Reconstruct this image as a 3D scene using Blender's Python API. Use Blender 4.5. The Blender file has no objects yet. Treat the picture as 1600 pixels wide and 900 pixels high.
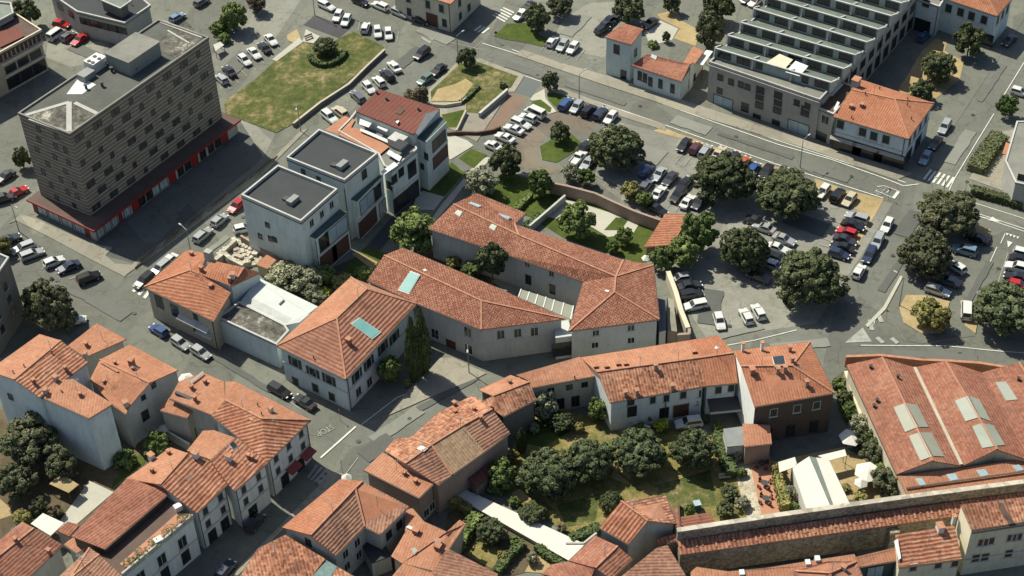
import bpy, bmesh, math, random
import numpy as np
from mathutils import Vector, Matrix
random.seed(7)
rng = np.random.default_rng(7)
sc = bpy.context.scene
COL = sc.collection
# ------------------------------------------------------------------ camera, sky, sun, exposure
CAM_H = 190.0
FPX = 2546.0                                   # focal length in pixels of the 1600 px wide photograph
PIT, ROL = math.radians(41.418), math.radians(-1.945)
_c, _s = math.cos(PIT), math.sin(PIT)
FWD = Vector((0, _c, -_s)); _r = Vector((1, 0, 0)); _u = Vector((0, _s, _c))
RGT = _r * math.cos(ROL) + _u * math.sin(ROL)
UPV = -_r * math.sin(ROL) + _u * math.cos(ROL)
EYE = Vector((0, 0, CAM_H))
cd = bpy.data.cameras.new('camera'); cam = bpy.data.objects.new('camera', cd); COL.objects.link(cam)
m = Matrix.Identity(4)
for i in range(3):
    m[i][0], m[i][1], m[i][2], m[i][3] = RGT[i], UPV[i], -FWD[i], EYE[i]
cam.matrix_world = m
cd.sensor_width = 36; cd.lens = FPX / 1600 * 36; cd.clip_start = 1; cd.clip_end = 3000
sc.camera = cam
SUN_EL, SUN_DIR = math.radians(53), Vector((-.715, .699, 0))
w = bpy.data.worlds.new('World'); sc.world = w; w.use_nodes = True
nt = w.node_tree; bg = nt.nodes['Background']
sk = nt.nodes.new('ShaderNodeTexSky'); sk.sky_type = 'NISHITA'; sk.sun_disc = False
sk.sun_elevation = SUN_EL; sk.sun_rotation = math.atan2(SUN_DIR.x, SUN_DIR.y)
sk.dust_density = 1.5
nt.links.new(sk.outputs[0], bg.inputs[0]); bg.inputs[1].default_value = 0.078
sl = bpy.data.lights.new('sun', 'SUN'); so = bpy.data.objects.new('sun', sl); COL.objects.link(so)
sl.energy = 4.5; sl.angle = math.radians(.5); sl.color = (1, .95, .80)
sd = SUN_DIR * math.cos(SUN_EL) + Vector((0, 0, math.sin(SUN_EL)))
so.rotation_euler = sd.to_track_quat('Z', 'Y').to_euler(); so.location = (-60, 300, 150)
sc.view_settings.view_transform = 'Standard'; sc.view_settings.look = 'None'
sc.view_settings.exposure = 0.60; sc.view_settings.gamma = 1

# ------------------------------------------------------------------ from the photograph to metres
def ray(px, py):
    return FWD * FPX + RGT * (px - 800) - UPV * (py - 450)
def at(px, py, z=0.0):
    d = ray(px, py); t = (z - CAM_H) / d.z
    return EYE + d * t
def on_plane(px, py, p0, n):
    d = ray(px, py); return EYE + d * ((p0 - EYE).dot(n) / d.dot(n))
def K(ox, oy, s=5.0):
    return lambda x, y: (ox + x / s, oy + y / s)
def Z(tile, pts):
    f = K(*tile); return [f(*p) for p in pts]

# ------------------------------------------------------------------ materials
MATS = {}
def newmat(name):
    mt = bpy.data.materials.new(name); mt.use_nodes = True
    n = mt.node_tree.nodes; b = n['Principled BSDF']; return mt, mt.node_tree, b
def N(t, kind, **kw):
    n = t.nodes.new(kind)
    for k, v in kw.items():
        if k.startswith('i_'):
            kk = k[2:]; n.inputs[int(kk) if kk.isdigit() else kk].default_value = v
        else: setattr(n, k, v)
    return n
def ramp(t, fac, stops):
    r = t.nodes.new('ShaderNodeValToRGB'); t.links.new(fac, r.inputs[0])
    e = r.color_ramp.elements
    while len(e) < len(stops): e.new(.5)
    for el, (p, c) in zip(e, stops): el.position = p; el.color = (*c, 1)
    return r.outputs[0]
def mixc(t, fac, a, b, mode='MIX'):
    n = t.nodes.new('ShaderNodeMix'); n.data_type = 'RGBA'; n.blend_type = mode
    for s, v in ((n.inputs[0], fac), (n.inputs[6], a), (n.inputs[7], b)):
        if hasattr(v, 'links') or hasattr(v, 'is_linked'): t.links.new(v, s)
        elif isinstance(v, tuple): s.default_value = (*v, 1)
        else: s.default_value = v
    return n.outputs[2]
def noise(t, vec, scale, detail=3, rough=.6):
    n = N(t, 'ShaderNodeTexNoise'); n.inputs['Scale'].default_value = scale
    n.inputs['Detail'].default_value = detail; n.inputs['Roughness'].default_value = rough
    t.links.new(vec, n.inputs['Vector']); return n.outputs[0]
def pos(t): return N(t, 'ShaderNodeNewGeometry').outputs['Position']
def math_(t, op, a, b=None):
    n = N(t, 'ShaderNodeMath', operation=op)
    for s, v in ((n.inputs[0], a), (n.inputs[1], b)):
        if v is None: continue
        if isinstance(v, (int, float)): s.default_value = v
        else: t.links.new(v, s)
    return n.outputs[0]
def bump(t, b, h, strength, dist):
    n = N(t, 'ShaderNodeBump'); n.inputs['Strength'].default_value = strength; n.inputs['Distance'].default_value = dist
    t.links.new(h, n.inputs['Height']); t.links.new(n.outputs[0], b.inputs['Normal'])
def flat(name, col, rough=.7, metal=0, var=.12, scale=.6, spec=.3):
    if name in MATS: return MATS[name]
    mt, t, b = newmat(name); p = pos(t)
    a = noise(t, p, scale, 4); f = noise(t, p, scale * 9, 2)
    v = math_(t, 'ADD', math_(t, 'MULTIPLY', a, .7), math_(t, 'MULTIPLY', f, .3))
    lo = tuple(c * (1 - var) for c in col); hi = tuple(min(1, c * (1 + var)) for c in col)
    t.links.new(ramp(t, v, [(.3, lo), (.7, hi)]), b.inputs['Base Color'])
    b.inputs['Roughness'].default_value = rough; b.inputs['Metallic'].default_value = metal
    b.inputs['Specular IOR Level'].default_value = spec
    MATS[name] = mt; return mt
def paved(name, col, patch=.25, crack=True, streak=None):
    """asphalt, concrete: wide pale and dark patches, finer grain, cracks, repaired cuts, oil spots"""
    mt, t, b = newmat(name); p = pos(t)
    a = noise(t, p, .05, 5, .65); g = noise(t, p, 2.2, 3); f = noise(t, p, .35, 5, .75)
    v = math_(t, 'ADD', math_(t, 'MULTIPLY', a, .42), math_(t, 'ADD', math_(t, 'MULTIPLY', f, .36), math_(t, 'MULTIPLY', g, .22)))
    lo = tuple(c * (1 - patch) for c in col); hi = tuple(c * (1 + patch) for c in col)
    c = ramp(t, v, [(.36, lo), (.5, col), (.64, hi)])
    if crack:
        vo = N(t, 'ShaderNodeTexVoronoi', feature='DISTANCE_TO_EDGE'); vo.inputs['Scale'].default_value = .11
        d = N(t, 'ShaderNodeVectorMath', operation='ADD'); nn = N(t, 'ShaderNodeTexNoise'); nn.inputs['Scale'].default_value = .3; nn.inputs['Detail'].default_value = 4
        t.links.new(p, nn.inputs['Vector']); sc_ = N(t, 'ShaderNodeVectorMath', operation='SCALE'); sc_.inputs['Scale'].default_value = 6
        t.links.new(nn.outputs[1], sc_.inputs[0]); t.links.new(p, d.inputs[0]); t.links.new(sc_.outputs[0], d.inputs[1])
        t.links.new(d.outputs[0], vo.inputs['Vector'])
        ln = ramp(t, vo.outputs['Distance'], [(.0, (1, 1, 1)), (.016, (0, 0, 0))])
        c = mixc(t, math_(t, 'MULTIPLY', N2(t, ln), .55), c, tuple(x * .45 for x in col))
        v2 = N(t, 'ShaderNodeTexVoronoi', distance='CHEBYCHEV'); v2.inputs['Scale'].default_value = .085
        rt = N(t, 'ShaderNodeMapping'); rt.inputs['Rotation'].default_value = (0, 0, .6); rt.inputs['Scale'].default_value = (1, .45, 1); t.links.new(p, rt.inputs[0]); t.links.new(rt.outputs[0], v2.inputs['Vector'])
        k = ramp(t, N2(t, v2.outputs['Color']), [(.1, (.78, .78, .79)), (.5, (1, 1, 1)), (.9, (1.2, 1.2, 1.17))])
        c = mixc(t, .6, c, k, 'MULTIPLY')
        sp_ = N(t, 'ShaderNodeTexVoronoi'); sp_.inputs['Scale'].default_value = .42; t.links.new(p, sp_.inputs['Vector'])
        c = mixc(t, math_(t, 'MULTIPLY', N2(t, ramp(t, sp_.outputs['Distance'], [(.10, (1, 1, 1)), (.30, (0, 0, 0))])), math_(t, 'MULTIPLY', N2(t, sp_.outputs['Color']), .40)), c, tuple(x * .45 for x in col))
    t.links.new(c, b.inputs['Base Color']); b.inputs['Roughness'].default_value = .9
    b.inputs['Specular IOR Level'].default_value = .2
    MATS[name] = mt; return mt
def N2(t, colsock):
    n = N(t, 'ShaderNodeSeparateColor'); t.links.new(colsock, n.inputs[0]); return n.outputs[0]
def ground(name, stops, s1=.12, s2=.9, s3=4, bmp=.3):
    mt, t, b = newmat(name); p = pos(t)
    a = noise(t, p, s1, 5, .7); f = noise(t, p, s2, 4, .7); g = noise(t, p, s3, 2)
    v = math_(t, 'ADD', math_(t, 'MULTIPLY', a, .5), math_(t, 'ADD', math_(t, 'MULTIPLY', f, .32), math_(t, 'MULTIPLY', g, .18)))
    t.links.new(ramp(t, v, stops), b.inputs['Base Color']); b.inputs['Roughness'].default_value = .95
    b.inputs['Specular IOR Level'].default_value = .1
    bump(t, b, g, bmp, .15)
    MATS[name] = mt; return mt
def tiles(name, c1, c2, c3, pitch=.5, streak=.5, mottle=.5, bumpd=.08, stain=.4, row=.42, big=.5, rib=.3, dots=0, course=False):
    """clay tile roof: columns down the slope (UV in metres), tile to tile changes, bleached and stained areas"""
    mt, t, b = newmat(name)
    uv = N(t, 'ShaderNodeUVMap').outputs[0]; sp = N(t, 'ShaderNodeSeparateXYZ'); t.links.new(uv, sp.inputs[0])
    u, v = sp.outputs[0], sp.outputs[1]; p = pos(t)
    if course:                                # lines of tiles read along the eaves
        wob = noise(t, p, .5, 3); u, v = math_(t, 'ADD', v, math_(t, 'MULTIPLY', wob, .35)), u
    ci = math_(t, 'FLOOR', math_(t, 'DIVIDE', u, pitch)); ri = math_(t, 'FLOOR', math_(t, 'DIVIDE', v, row))
    wn = N(t, 'ShaderNodeTexWhiteNoise', noise_dimensions='2D'); cb = N(t, 'ShaderNodeCombineXYZ')
    t.links.new(ci, cb.inputs[0]); t.links.new(ri, cb.inputs[1]); t.links.new(cb.outputs[0], wn.inputs['Vector'])
    cs = N(t, 'ShaderNodeCombineXYZ'); t.links.new(math_(t, 'MULTIPLY', u, 2.2), cs.inputs[0]); t.links.new(math_(t, 'MULTIPLY', v, .22), cs.inputs[1])
    st = noise(t, cs.outputs[0], 1.6, 3)
    bg_ = noise(t, p, .11, 6, .72); fine = noise(t, p, 2.6, 4, .8)
    val = math_(t, 'ADD', math_(t, 'MULTIPLY', math_(t, 'SUBTRACT', wn.outputs[0], .5), .34 * mottle),
                math_(t, 'ADD', math_(t, 'MULTIPLY', math_(t, 'SUBTRACT', st, .5), 1.0 * streak), math_(t, 'ADD', math_(t, 'MULTIPLY', math_(t, 'SUBTRACT', bg_, .5), 1.1 * big), math_(t, 'MULTIPLY', math_(t, 'SUBTRACT', fine, .5), .5))))
    if dots:
        k = 2 * math.pi / .62
        dt = math_(t, 'MULTIPLY', math_(t, 'SINE', math_(t, 'MULTIPLY', u, k)), math_(t, 'SINE', math_(t, 'MULTIPLY', v, k)))
        val = math_(t, 'ADD', val, math_(t, 'MULTIPLY', dt, dots))
    c = ramp(t, math_(t, 'ADD', val, .5), [(.24, c1), (.5, c2), (.76, c3)])
    wv = math_(t, 'SINE', math_(t, 'MULTIPLY', u, 2 * math.pi / pitch))
    gr = ramp(t, math_(t, 'ADD', math_(t, 'MULTIPLY', wv, .5), .5), [(.0, (.50, .47, .45)), (.5, (1.0, 1.0, 1.0)), (1, (1.12, 1.12, 1.10))])
    c = mixc(t, rib, c, gr, 'MULTIPLY')
    sn = noise(t, p, .5, 6, .8); sm = noise(t, p, .09, 3)
    sv = math_(t, 'ADD', math_(t, 'MULTIPLY', sn, .6), math_(t, 'MULTIPLY', sm, .4))
    c = mixc(t, math_(t, 'MULTIPLY', N2(t, ramp(t, sv, [(.50, (0, 0, 0)), (.66, (1, 1, 1))])), stain), c, (.115, .085, .065))
    t.links.new(c, b.inputs['Base Color']); b.inputs['Roughness'].default_value = .9; b.inputs['Specular IOR Level'].default_value = .15
    bump(t, b, math_(t, 'ADD', wv, math_(t, 'MULTIPLY', wn.outputs[0], .8)), .5, bumpd)
    MATS[name] = mt; return mt
def plaster(name, col, var=.14):
    if name in MATS: return MATS[name]
    mt, t, b = newmat(name); p = pos(t)
    mp = N(t, 'ShaderNodeMapping'); mp.inputs['Scale'].default_value = (1.2, 1.2, .25); t.links.new(p, mp.inputs[0])
    a = noise(t, mp.outputs[0], .8, 5, .7); f = noise(t, p, .18, 4)
    v = math_(t, 'ADD', math_(t, 'MULTIPLY', a, .5), math_(t, 'MULTIPLY', f, .5))
    c = ramp(t, v, [(.3, tuple(x * (1 - 1.6 * var) for x in col)), (.5, col), (.7, tuple(min(1, x * (1 + var)) for x in col))])
    dr = noise(t, mp.outputs[0], 2.4, 5, .8)
    c = mixc(t, math_(t, 'MULTIPLY', N2(t, ramp(t, dr, [(.50, (0, 0, 0)), (.70, (1, 1, 1))])), .45), c, tuple(x * .55 for x in col))
    t.links.new(c, b.inputs['Base Color']); b.inputs['Roughness'].default_value = .88; b.inputs['Specular IOR Level'].default_value = .2
    MATS[name] = mt; return mt
def stone(name, c1, c2, scale=1.2):
    mt, t, b = newmat(name); p = pos(t)
    vo = N(t, 'ShaderNodeTexVoronoi'); vo.inputs['Scale'].default_value = scale; t.links.new(p, vo.inputs['Vector'])
    a = noise(t, p, .25, 5, .7)
    v = math_(t, 'ADD', math_(t, 'MULTIPLY', N2(t, vo.outputs['Color']), .4), math_(t, 'MULTIPLY', a, .6))
    t.links.new(ramp(t, v, [(.25, c1), (.7, c2)]), b.inputs['Base Color']); b.inputs['Roughness'].default_value = .95
    bump(t, b, vo.outputs['Distance'], .5, .1); MATS[name] = mt; return mt

ASPH = paved('asphalt', (.134, .138, .114)); ROADM = paved('road_asphalt', (.124, .129, .109), .22)
LOTM = paved('lot_concrete', (.192, .190, .160), .25); PAVE = paved('paving', (.235, .220, .175), .18)
PALE = paved('pale_paving', (.37, .36, .30), .14, False); BROWNA = paved('brown_asphalt', (.155, .132, .102), .2)
BRICKP = paved('brick_paving', (.18, .125, .092), .18, False); FORE_SHADE = paved('shadow_toned_asphalt', (.088, .092, .084), .2); DARKA = paved('dark_or_shaded_asphalt', (.060, .060, .062), .2, False)
SALM = paved('salmon_terrace', (.38, .19, .12), .14, False); BLUEA = paved('new_asphalt', (.112, .122, .120), .1, False)
SAND = ground('sand', [(.3, (.20, .150, .07)), (.5, (.31, .24, .125)), (.7, (.42, .34, .20))])
LAWN = ground('dry_lawn', [(.36, (.040, .056, .016)), (.47, (.072, .086, .027)), (.53, (.105, .106, .040)), (.59, (.18, .148, .072)), (.66, (.27, .22, .125))], .15, .6, 2.6, .8)
GARDEN = ground('garden_grass', [(.36, (.055, .066, .020)), (.45, (.105, .108, .034)), (.53, (.185, .155, .058)), (.62, (.27, .22, .105)), (.70, (.34, .275, .15))], .12, .8, 3, .5)
GREEN = ground('green_grass', [(.32, (.028, .048, .010)), (.5, (.058, .082, .018)), (.68, (.105, .115, .03))], .2, .9, 3, .5)
SOIL = ground('soil', [(.3, (.045, .035, .022)), (.5, (.10, .08, .05)), (.7, (.17, .14, .085))])
RUB = ground('rubble', [(.35, (.12, .10, .07)), (.45, (.32, .28, .20)), (.6, (.52, .48, .37))], .5, 1.5, 4, .9)
PAINT = flat('road_paint', (.50, .51, .45), .8, 0, .25, 1.2)
OLDP = flat('worn_paint', (.27, .275, .24), .85, 0, .3, 1.0)
KERB = flat('kerb_stone', (.42, .40, .33), .85, 0, .15)

T_OR = tiles('orange_tiles', (.235, .095, .053), (.325, .136, .076), (.41, .195, .120), .45, .35, .5, .05, .25, big=.6)
T_SA = tiles('salmon_tiles', (.25, .112, .066), (.345, .162, .096), (.43, .225, .140), .45, .28, .5, .03, .26, big=.7, rib=.2)
T_OLD = tiles('old_tiles', (.15, .066, .042), (.315, .138, .080), (.48, .26, .165), .5, .5, 1.1, .1, .62, big=.9)
T_BIG = tiles('ribbed_tiles', (.19, .076, .046), (.31, .132, .078), (.45, .245, .158), .62, .6, .7, .18, .42, rib=.62, big=.7)
T_RED = tiles('red_tiles', (.155, .064, .042), (.255, .108, .070), (.345, .175, .115), .5, .35, .6, .05, .35, big=.8, rib=.2, course=True)
T_CRS = tiles('coursed_tiles', (.17, .068, .042), (.30, .128, .076), (.45, .25, .165), .62, .65, .6, .14, .35, rib=.5, big=.6, course=True)
T_ORC = tiles('orange_coursed_tiles', (.22, .088, .050), (.32, .134, .075), (.42, .215, .135), .62, .5, .5, .10, .25, rib=.38, big=.5, course=True)
T_CHS = tiles('dull_coursed_tiles', (.17, .075, .050), (.265, .122, .080), (.37, .205, .14), .66, .5, .4, .12, .3, rib=.5, big=.5, course=True)
T_DK = tiles('dark_red_sheet', (.115, .042, .032), (.150, .058, .044), (.185, .080, .060), .9, .25, .2, .03, .2)
T_BRN = tiles('brown_tiles', (.16, .080, .055), (.255, .132, .088), (.35, .20, .135), .5, .4, .8, .08, .5, big=.7, course=True)
T_BGE = tiles('beige_tiles', (.22, .145, .090), (.31, .21, .132), (.40, .285, .185), .5, .35, .8, .08, .4, big=.6)
T_PX = tiles('speckled_tiles', (.135, .052, .034), (.215, .086, .054), (.35, .19, .125), .31, .3, .9, .06, .2, row=.31, big=.55, rib=.0, dots=.22)
RIDGE = flat('ridge_tiles', (.35, .175, .108), .9, 0, .3, 1.5)
F_DK = flat('dark_membrane', (.036, .040, .042), .8, 0, .18, .25); F_GR = flat('grey_membrane', (.17, .17, .145), .85, 0, .25, .3)
F_OFF = flat('office_membrane', (.080, .083, .072), .85, 0, .25, .3); F_GRN = flat('green_grey_sheet', (.125, .150, .125), .6, 0, .3, .35); F_WH = flat('white_sheet', (.43, .455, .43), .55, 0, .08, .3)
F_PATCH = ground('patched_felt', [(.40, (.050, .048, .040)), (.53, (.13, .125, .105)), (.60, (.36, .34, .28)), (.7, (.50, .47, .38))], .3, .9, 3, .2)
F_BR = flat('brown_deck', (.095, .065, .052), .85, 0, .2, .4)
P_WH = plaster('white_plaster', (.57, .60, .57)); P_GR = plaster('grey_plaster', (.36, .355, .32)); P_CR = plaster('cream_plaster', (.55, .50, .37))
P_BE = plaster('beige_plaster', (.40, .36, .28)); P_BL = plaster('pale_blue_plaster', (.50, .57, .57)); P_TA = plaster('grey_beige_plaster', (.35, .33, .275))
P_GD = plaster('dull_grey_plaster', (.21, .205, .175)); P_GG = plaster('dull_green_plaster', (.30, .34, .305)); P_OC = plaster('ochre_plaster', (.42, .34, .21)); P_MO = plaster('grey_green_plaster', (.50, .56, .53)); P_WW = plaster('sunlit_white_plaster', (.78, .79, .74), .06); P_CW = plaster('sunlit_cream_plaster', (.74, .68, .50), .06); P_DB = plaster('shaded_brown_plaster', (.085, .065, .05)); P_DK = plaster('dark_plaster', (.16, .15, .13))
P_PK = plaster('pinkish_plaster', (.29, .215, .17)); P_LG = plaster('pale_grey_plaster', (.42, .42, .39))
STONE = stone('old_stone', (.13, .105, .075), (.34, .285, .21), 2.6); WSTONE = stone('pale_ledge', (.24, .215, .165), (.48, .445, .36), .9)
GLASS = flat('dark_glass', (.020, .024, .026), .12, 0, .5, .4, .6); PALEG = flat('pale_glass', (.30, .38, .40), .15, 0, .2, .5, .6)
OGLASS = flat('office_glass', (.050, .050, .044), .25, 0, .6, .35, .5); GUTTER = flat('gutter_brown', (.085, .065, .052), .6, 0, .2); DREDB = flat('red_brown_door', (.095, .045, .038), .6, 0, .2)
TEAL = flat('teal_skylight', (.15, .34, .32), .5, 0, .15, .3, .3); SKYG = flat('blue_skylight', (.30, .40, .44), .25, 0, .2, .5, .5)
POLY = flat('polycarbonate', (.225, .228, .18), .4, 0, .1, .3); POLYG = flat('pale_green_sheet', (.225, .25, .205), .4, 0, .12, .3)
SHUTG = flat('green_shutter', (.030, .042, .034), .6, 0, .2); SHUTB = flat('brown_shutter', (.085, .040, .026), .6, 0, .2)
FRAME = flat('pale_frame', (.50, .50, .45), .6, 0, .1); DFRAME = flat('dark_frame', (.05, .05, .05), .5, 0, .1)
METAL = flat('zinc', (.20, .215, .21), .5, .4, .15); WHITE = flat('white_paint', (.56, .57, .53), .5, 0, .06); REDP = flat('red_paint', (.24, .022, .020), .5, 0, .15)
DRED = flat('dull_red', (.24, .05, .04), .7, 0, .15); WOOD = flat('brown_wood', (.10, .055, .035), .7, 0, .25); GREYB = flat('grey_box', (.20, .215, .20), .6, 0, .1)
BRICK = flat('brick', (.30, .135, .085), .9, 0, .3, 1.2); BARK = flat('bark', (.085, .062, .042), .95, 0, .3, 3); CANVAS = flat('canvas', (.52, .51, .45), .8, 0, .05)
RUBBER = flat('rubber', (.012, .012, .012), .8, 0, .1); RIM = flat('wheel_metal', (.42, .42, .42), .35, .7, .1); LAMP = flat('lamp_lens', (.60, .60, .56), .2, 0, .1)
TLAMP = flat('tail_lens', (.30, .012, .010), .3, 0, .1); WATER = flat('pool_cover', (.03, .10, .16), .2, 0, .2)

# dark office cladding: brick courses with pale bands by height
def bands():
    mt, t, b = newmat('banded_brick'); p = pos(t); sp = N(t, 'ShaderNodeSeparateXYZ'); t.links.new(p, sp.inputs[0])
    fr = math_(t, 'FRACT', math_(t, 'DIVIDE', sp.outputs[2], .80))
    bnd = N2(t, ramp(t, fr, [(.0, (1, 1, 1)), (.26, (1, 1, 1)), (.38, (0, 0, 0)), (.90, (0, 0, 0)), (1, (1, 1, 1))]))
    ax = N(t, 'ShaderNodeVectorMath', operation='DOT_PRODUCT'); ax.inputs[1].default_value = (.565, .825, 0); t.links.new(p, ax.inputs[0])
    ay = N(t, 'ShaderNodeVectorMath', operation='DOT_PRODUCT'); ay.inputs[1].default_value = (.825, -.565, 0); t.links.new(p, ay.inputs[0])
    wn = N(t, 'ShaderNodeTexWhiteNoise', noise_dimensions='3D'); cb = N(t, 'ShaderNodeCombineXYZ')
    t.links.new(math_(t, 'FLOOR', math_(t, 'DIVIDE', ax.outputs['Value'], 1.1)), cb.inputs[0]); t.links.new(math_(t, 'FLOOR', math_(t, 'DIVIDE', ay.outputs['Value'], 1.1)), cb.inputs[1])
    t.links.new(math_(t, 'FLOOR', math_(t, 'DIVIDE', sp.outputs[2], .43)), cb.inputs[2]); t.links.new(cb.outputs[0], wn.inputs['Vector'])
    nz = noise(t, p, .2, 4)
    base = ramp(t, math_(t, 'ADD', math_(t, 'MULTIPLY', wn.outputs[0], .5), math_(t, 'MULTIPLY', nz, .5)), [(.25, (.125, .098, .076)), (.75, (.165, .132, .102))])
    light = ramp(t, math_(t, 'ADD', math_(t, 'MULTIPLY', wn.outputs[0], .5), math_(t, 'MULTIPLY', nz, .5)), [(.25, (.245, .222, .172)), (.75, (.31, .285, .225))])
    t.links.new(mixc(t, bnd, base, light), b.inputs['Base Color']); b.inputs['Roughness'].default_value = .85
    return mt
BANDS = bands()

# ------------------------------------------------------------------ objects and meshes
def link(o, parent=None):
    COL.objects.link(o)
    if parent is not None: o.parent = parent
    return o
def mesh_obj(name, verts, faces, mat, parent=None, origin=None, uvs=None, smooth=False, mats=None, midx=None):
    me = bpy.data.meshes.new(name)
    if origin is not None: verts = [(v[0] - origin[0], v[1] - origin[1], v[2] - origin[2]) for v in verts]
    me.from_pydata([tuple(v) for v in verts], [], faces)
    for x in (mats or [mat]): me.materials.append(x)
    if midx: me.polygons.foreach_set('material_index', midx)
    if uvs:
        l = me.uv_layers.new(name='UVMap'); l.data.foreach_set('uv', [c for f in uvs for q in f for c in q])
    if smooth: me.polygons.foreach_set('use_smooth', [True] * len(me.polygons))
    me.update()
    o = bpy.data.objects.new(name, me); link(o, parent)
    if origin is not None and parent is None: o.location = origin
    return o
def tag(o, label, cat, group=None, kind=None):
    o['label'] = label; o['category'] = cat
    if group: o['group'] = group
    if kind: o['kind'] = kind
    return o
def empty(name, loc, rz=0):
    o = bpy.data.objects.new(name, None); link(o); o.location = loc; o.rotation_euler = (0, 0, rz); o.empty_display_size = .5; return o
class MB:
    """collects boxes, bars, prisms"""
    def __init__(s): s.v = []; s.f = []
    def add(s, vs, fs):
        k = len(s.v); s.v += [tuple(p) for p in vs]; s.f += [tuple(i + k for i in f) for f in fs]; return s
    def box(s, c, dx, dy, dz, ang=0):
        """c = centre of the bottom face"""
        ca, sa = math.cos(ang), math.sin(ang); vs = []
        for z in (0, dz):
            for x, y in ((-1, -1), (1, -1), (1, 1), (-1, 1)):
                X, Y = x * dx / 2, y * dy / 2; vs.append((c[0] + X * ca - Y * sa, c[1] + X * sa + Y * ca, c[2] + z))
        return s.add(vs, [(3, 2, 1, 0), (4, 5, 6, 7), (0, 1, 5, 4), (1, 2, 6, 5), (2, 3, 7, 6), (3, 0, 4, 7)])
    def bar(s, a, b, wd, h):
        a, b = Vector(a), Vector(b); d = (b - a); d.z = 0
        n = Vector((-d.y, d.x, 0)); n.normalize(); n *= wd / 2; up = Vector((0, 0, h))
        vs = [a - n, a + n, b + n, b - n]; vs += [q + up for q in vs]
        return s.add(vs, [(0, 1, 2, 3), (7, 6, 5, 4), (4, 5, 1, 0), (5, 6, 2, 1), (6, 7, 3, 2), (7, 4, 0, 3)])
    def prism(s, pts, z0, z1):
        """pts: points with their own z for the top (z1 None) or a flat top"""
        n = len(pts); a = sum(pts[i][0] * pts[(i + 1) % n][1] - pts[(i + 1) % n][0] * pts[i][1] for i in range(n))
        P = list(pts) if a > 0 else list(pts)[::-1]
        vs = [(p[0], p[1], z0) for p in P] + [(p[0], p[1], p[2] if z1 is None else z1) for p in P]
        return s.add(vs, [tuple(range(n))[::-1], tuple(range(n, 2 * n))] + [(i, (i + 1) % n, n + (i + 1) % n, n + i) for i in range(n)])
    def slab(s, top, th):
        """a sloping panel: top polygon of 3-D points, thickness straight down"""
        n = len(top); a = sum(top[i][0] * top[(i + 1) % n][1] - top[(i + 1) % n][0] * top[i][1] for i in range(n))
        P = list(top) if a > 0 else list(top)[::-1]
        vs = [(p[0], p[1], p[2] - th) for p in P] + [tuple(p) for p in P]
        return s.add(vs, [tuple(range(n))[::-1], tuple(range(n, 2 * n))] + [(i, (i + 1) % n, n + (i + 1) % n, n + i) for i in range(n)])
    def tube(s, a, b, r0, r1, n=8):
        a, b = Vector(a), Vector(b); d = (b - a).normalized(); x = d.orthogonal().normalized(); y = d.cross(x)
        vs = [a + (x * math.cos(2 * math.pi * i / n) + y * math.sin(2 * math.pi * i / n)) * r0 for i in range(n)]
        vs += [b + (x * math.cos(2 * math.pi * i / n) + y * math.sin(2 * math.pi * i / n)) * r1 for i in range(n)]
        return s.add(vs, [(i, (i + 1) % n, n + (i + 1) % n, n + i) for i in range(n)] + [tuple(range(n))[::-1], tuple(range(n, 2 * n))])
    def make(s, name, mat, parent=None, smooth=False):
        org = None
        if parent is not None: org = tuple(parent.matrix_basis.translation) if parent.parent is None else tuple(parent['_o'])
        o = mesh_obj(name, s.v, s.f, mat, parent, org, smooth=smooth); return o
    def thing(s, name, mat, label, cat, group=None, kind=None):
        c = np.array(s.v); org = (float(c[:, 0].mean()), float(c[:, 1].mean()), float(c[:, 2].min()))
        return tag(mesh_obj(name, s.v, s.f, mat, None, org), label, cat, group, kind)

# ------------------------------------------------------------------ ground
def struct(o): o['kind'] = 'structure'; return o
SZ = 900
struct(mesh_obj('ground', [(-SZ, -300, 0), (SZ, -300, 0), (SZ, 1500, 0), (-SZ, 1500, 0)], [(0, 1, 2, 3)], ASPH))
_lay = [0]
def patch(name, pts, mat, h=None, tile=None, kerb=None):
    """a sheet on the ground from points of the photograph; h raises it as a kerbed slab"""
    P = Z(tile, pts) if tile else pts
    _lay[0] += 1
    z = .004 + .001 * _lay[0] if h is None else h + .0007 * _lay[0]
    Q = [at(x, y, 0) for x, y in P]
    n = len(Q); a = sum(Q[i].x * Q[(i + 1) % n].y - Q[(i + 1) % n].x * Q[i].y for i in range(n))
    if a < 0: Q.reverse()
    if h is None:
        return struct(mesh_obj(name, [(q.x, q.y, z) for q in Q], [tuple(range(n))], mat))
    vs = [(q.x, q.y, z) for q in Q] + [(q.x, q.y, -.05) for q in Q]
    fs = [tuple(range(n))] + [(i, n + i, n + (i + 1) % n, (i + 1) % n) for i in range(n)]
    return struct(mesh_obj(name, vs, fs, mat, mats=[mat, KERB], midx=[0] + [1] * n))
_mz = [.30]
def stripes(name, segs, wd, mat, z=.17, tile=None):
    b = MB(); 
    for k, sg in enumerate(segs):
        P = Z(tile, sg) if tile else sg
        Q = [at(x, y, 0) for x, y in P]
        for i in range(len(Q) - 1):
            zz = z + .0004 * ((i % 2) + 2 * (k % 5))
            A, B_ = Q[i], Q[i + 1]; d = (B_ - A).normalized(); nn = Vector((-d.y, d.x, 0)) * wd / 2
            b.add([(A + nn + Vector((0, 0, zz))), (A - nn + Vector((0, 0, zz))), (B_ - nn + Vector((0, 0, zz))), (B_ + nn + Vector((0, 0, zz)))], [(0, 1, 2, 3)])
    return struct(mesh_obj(name, b.v, b.f, mat))
def lines(name, segs, wd=.15, mat=None, tile=None):
    _lay[0] += 1
    return stripes(name, segs, wd, mat or PAINT, .006 + .001 * _lay[0], tile)
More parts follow.
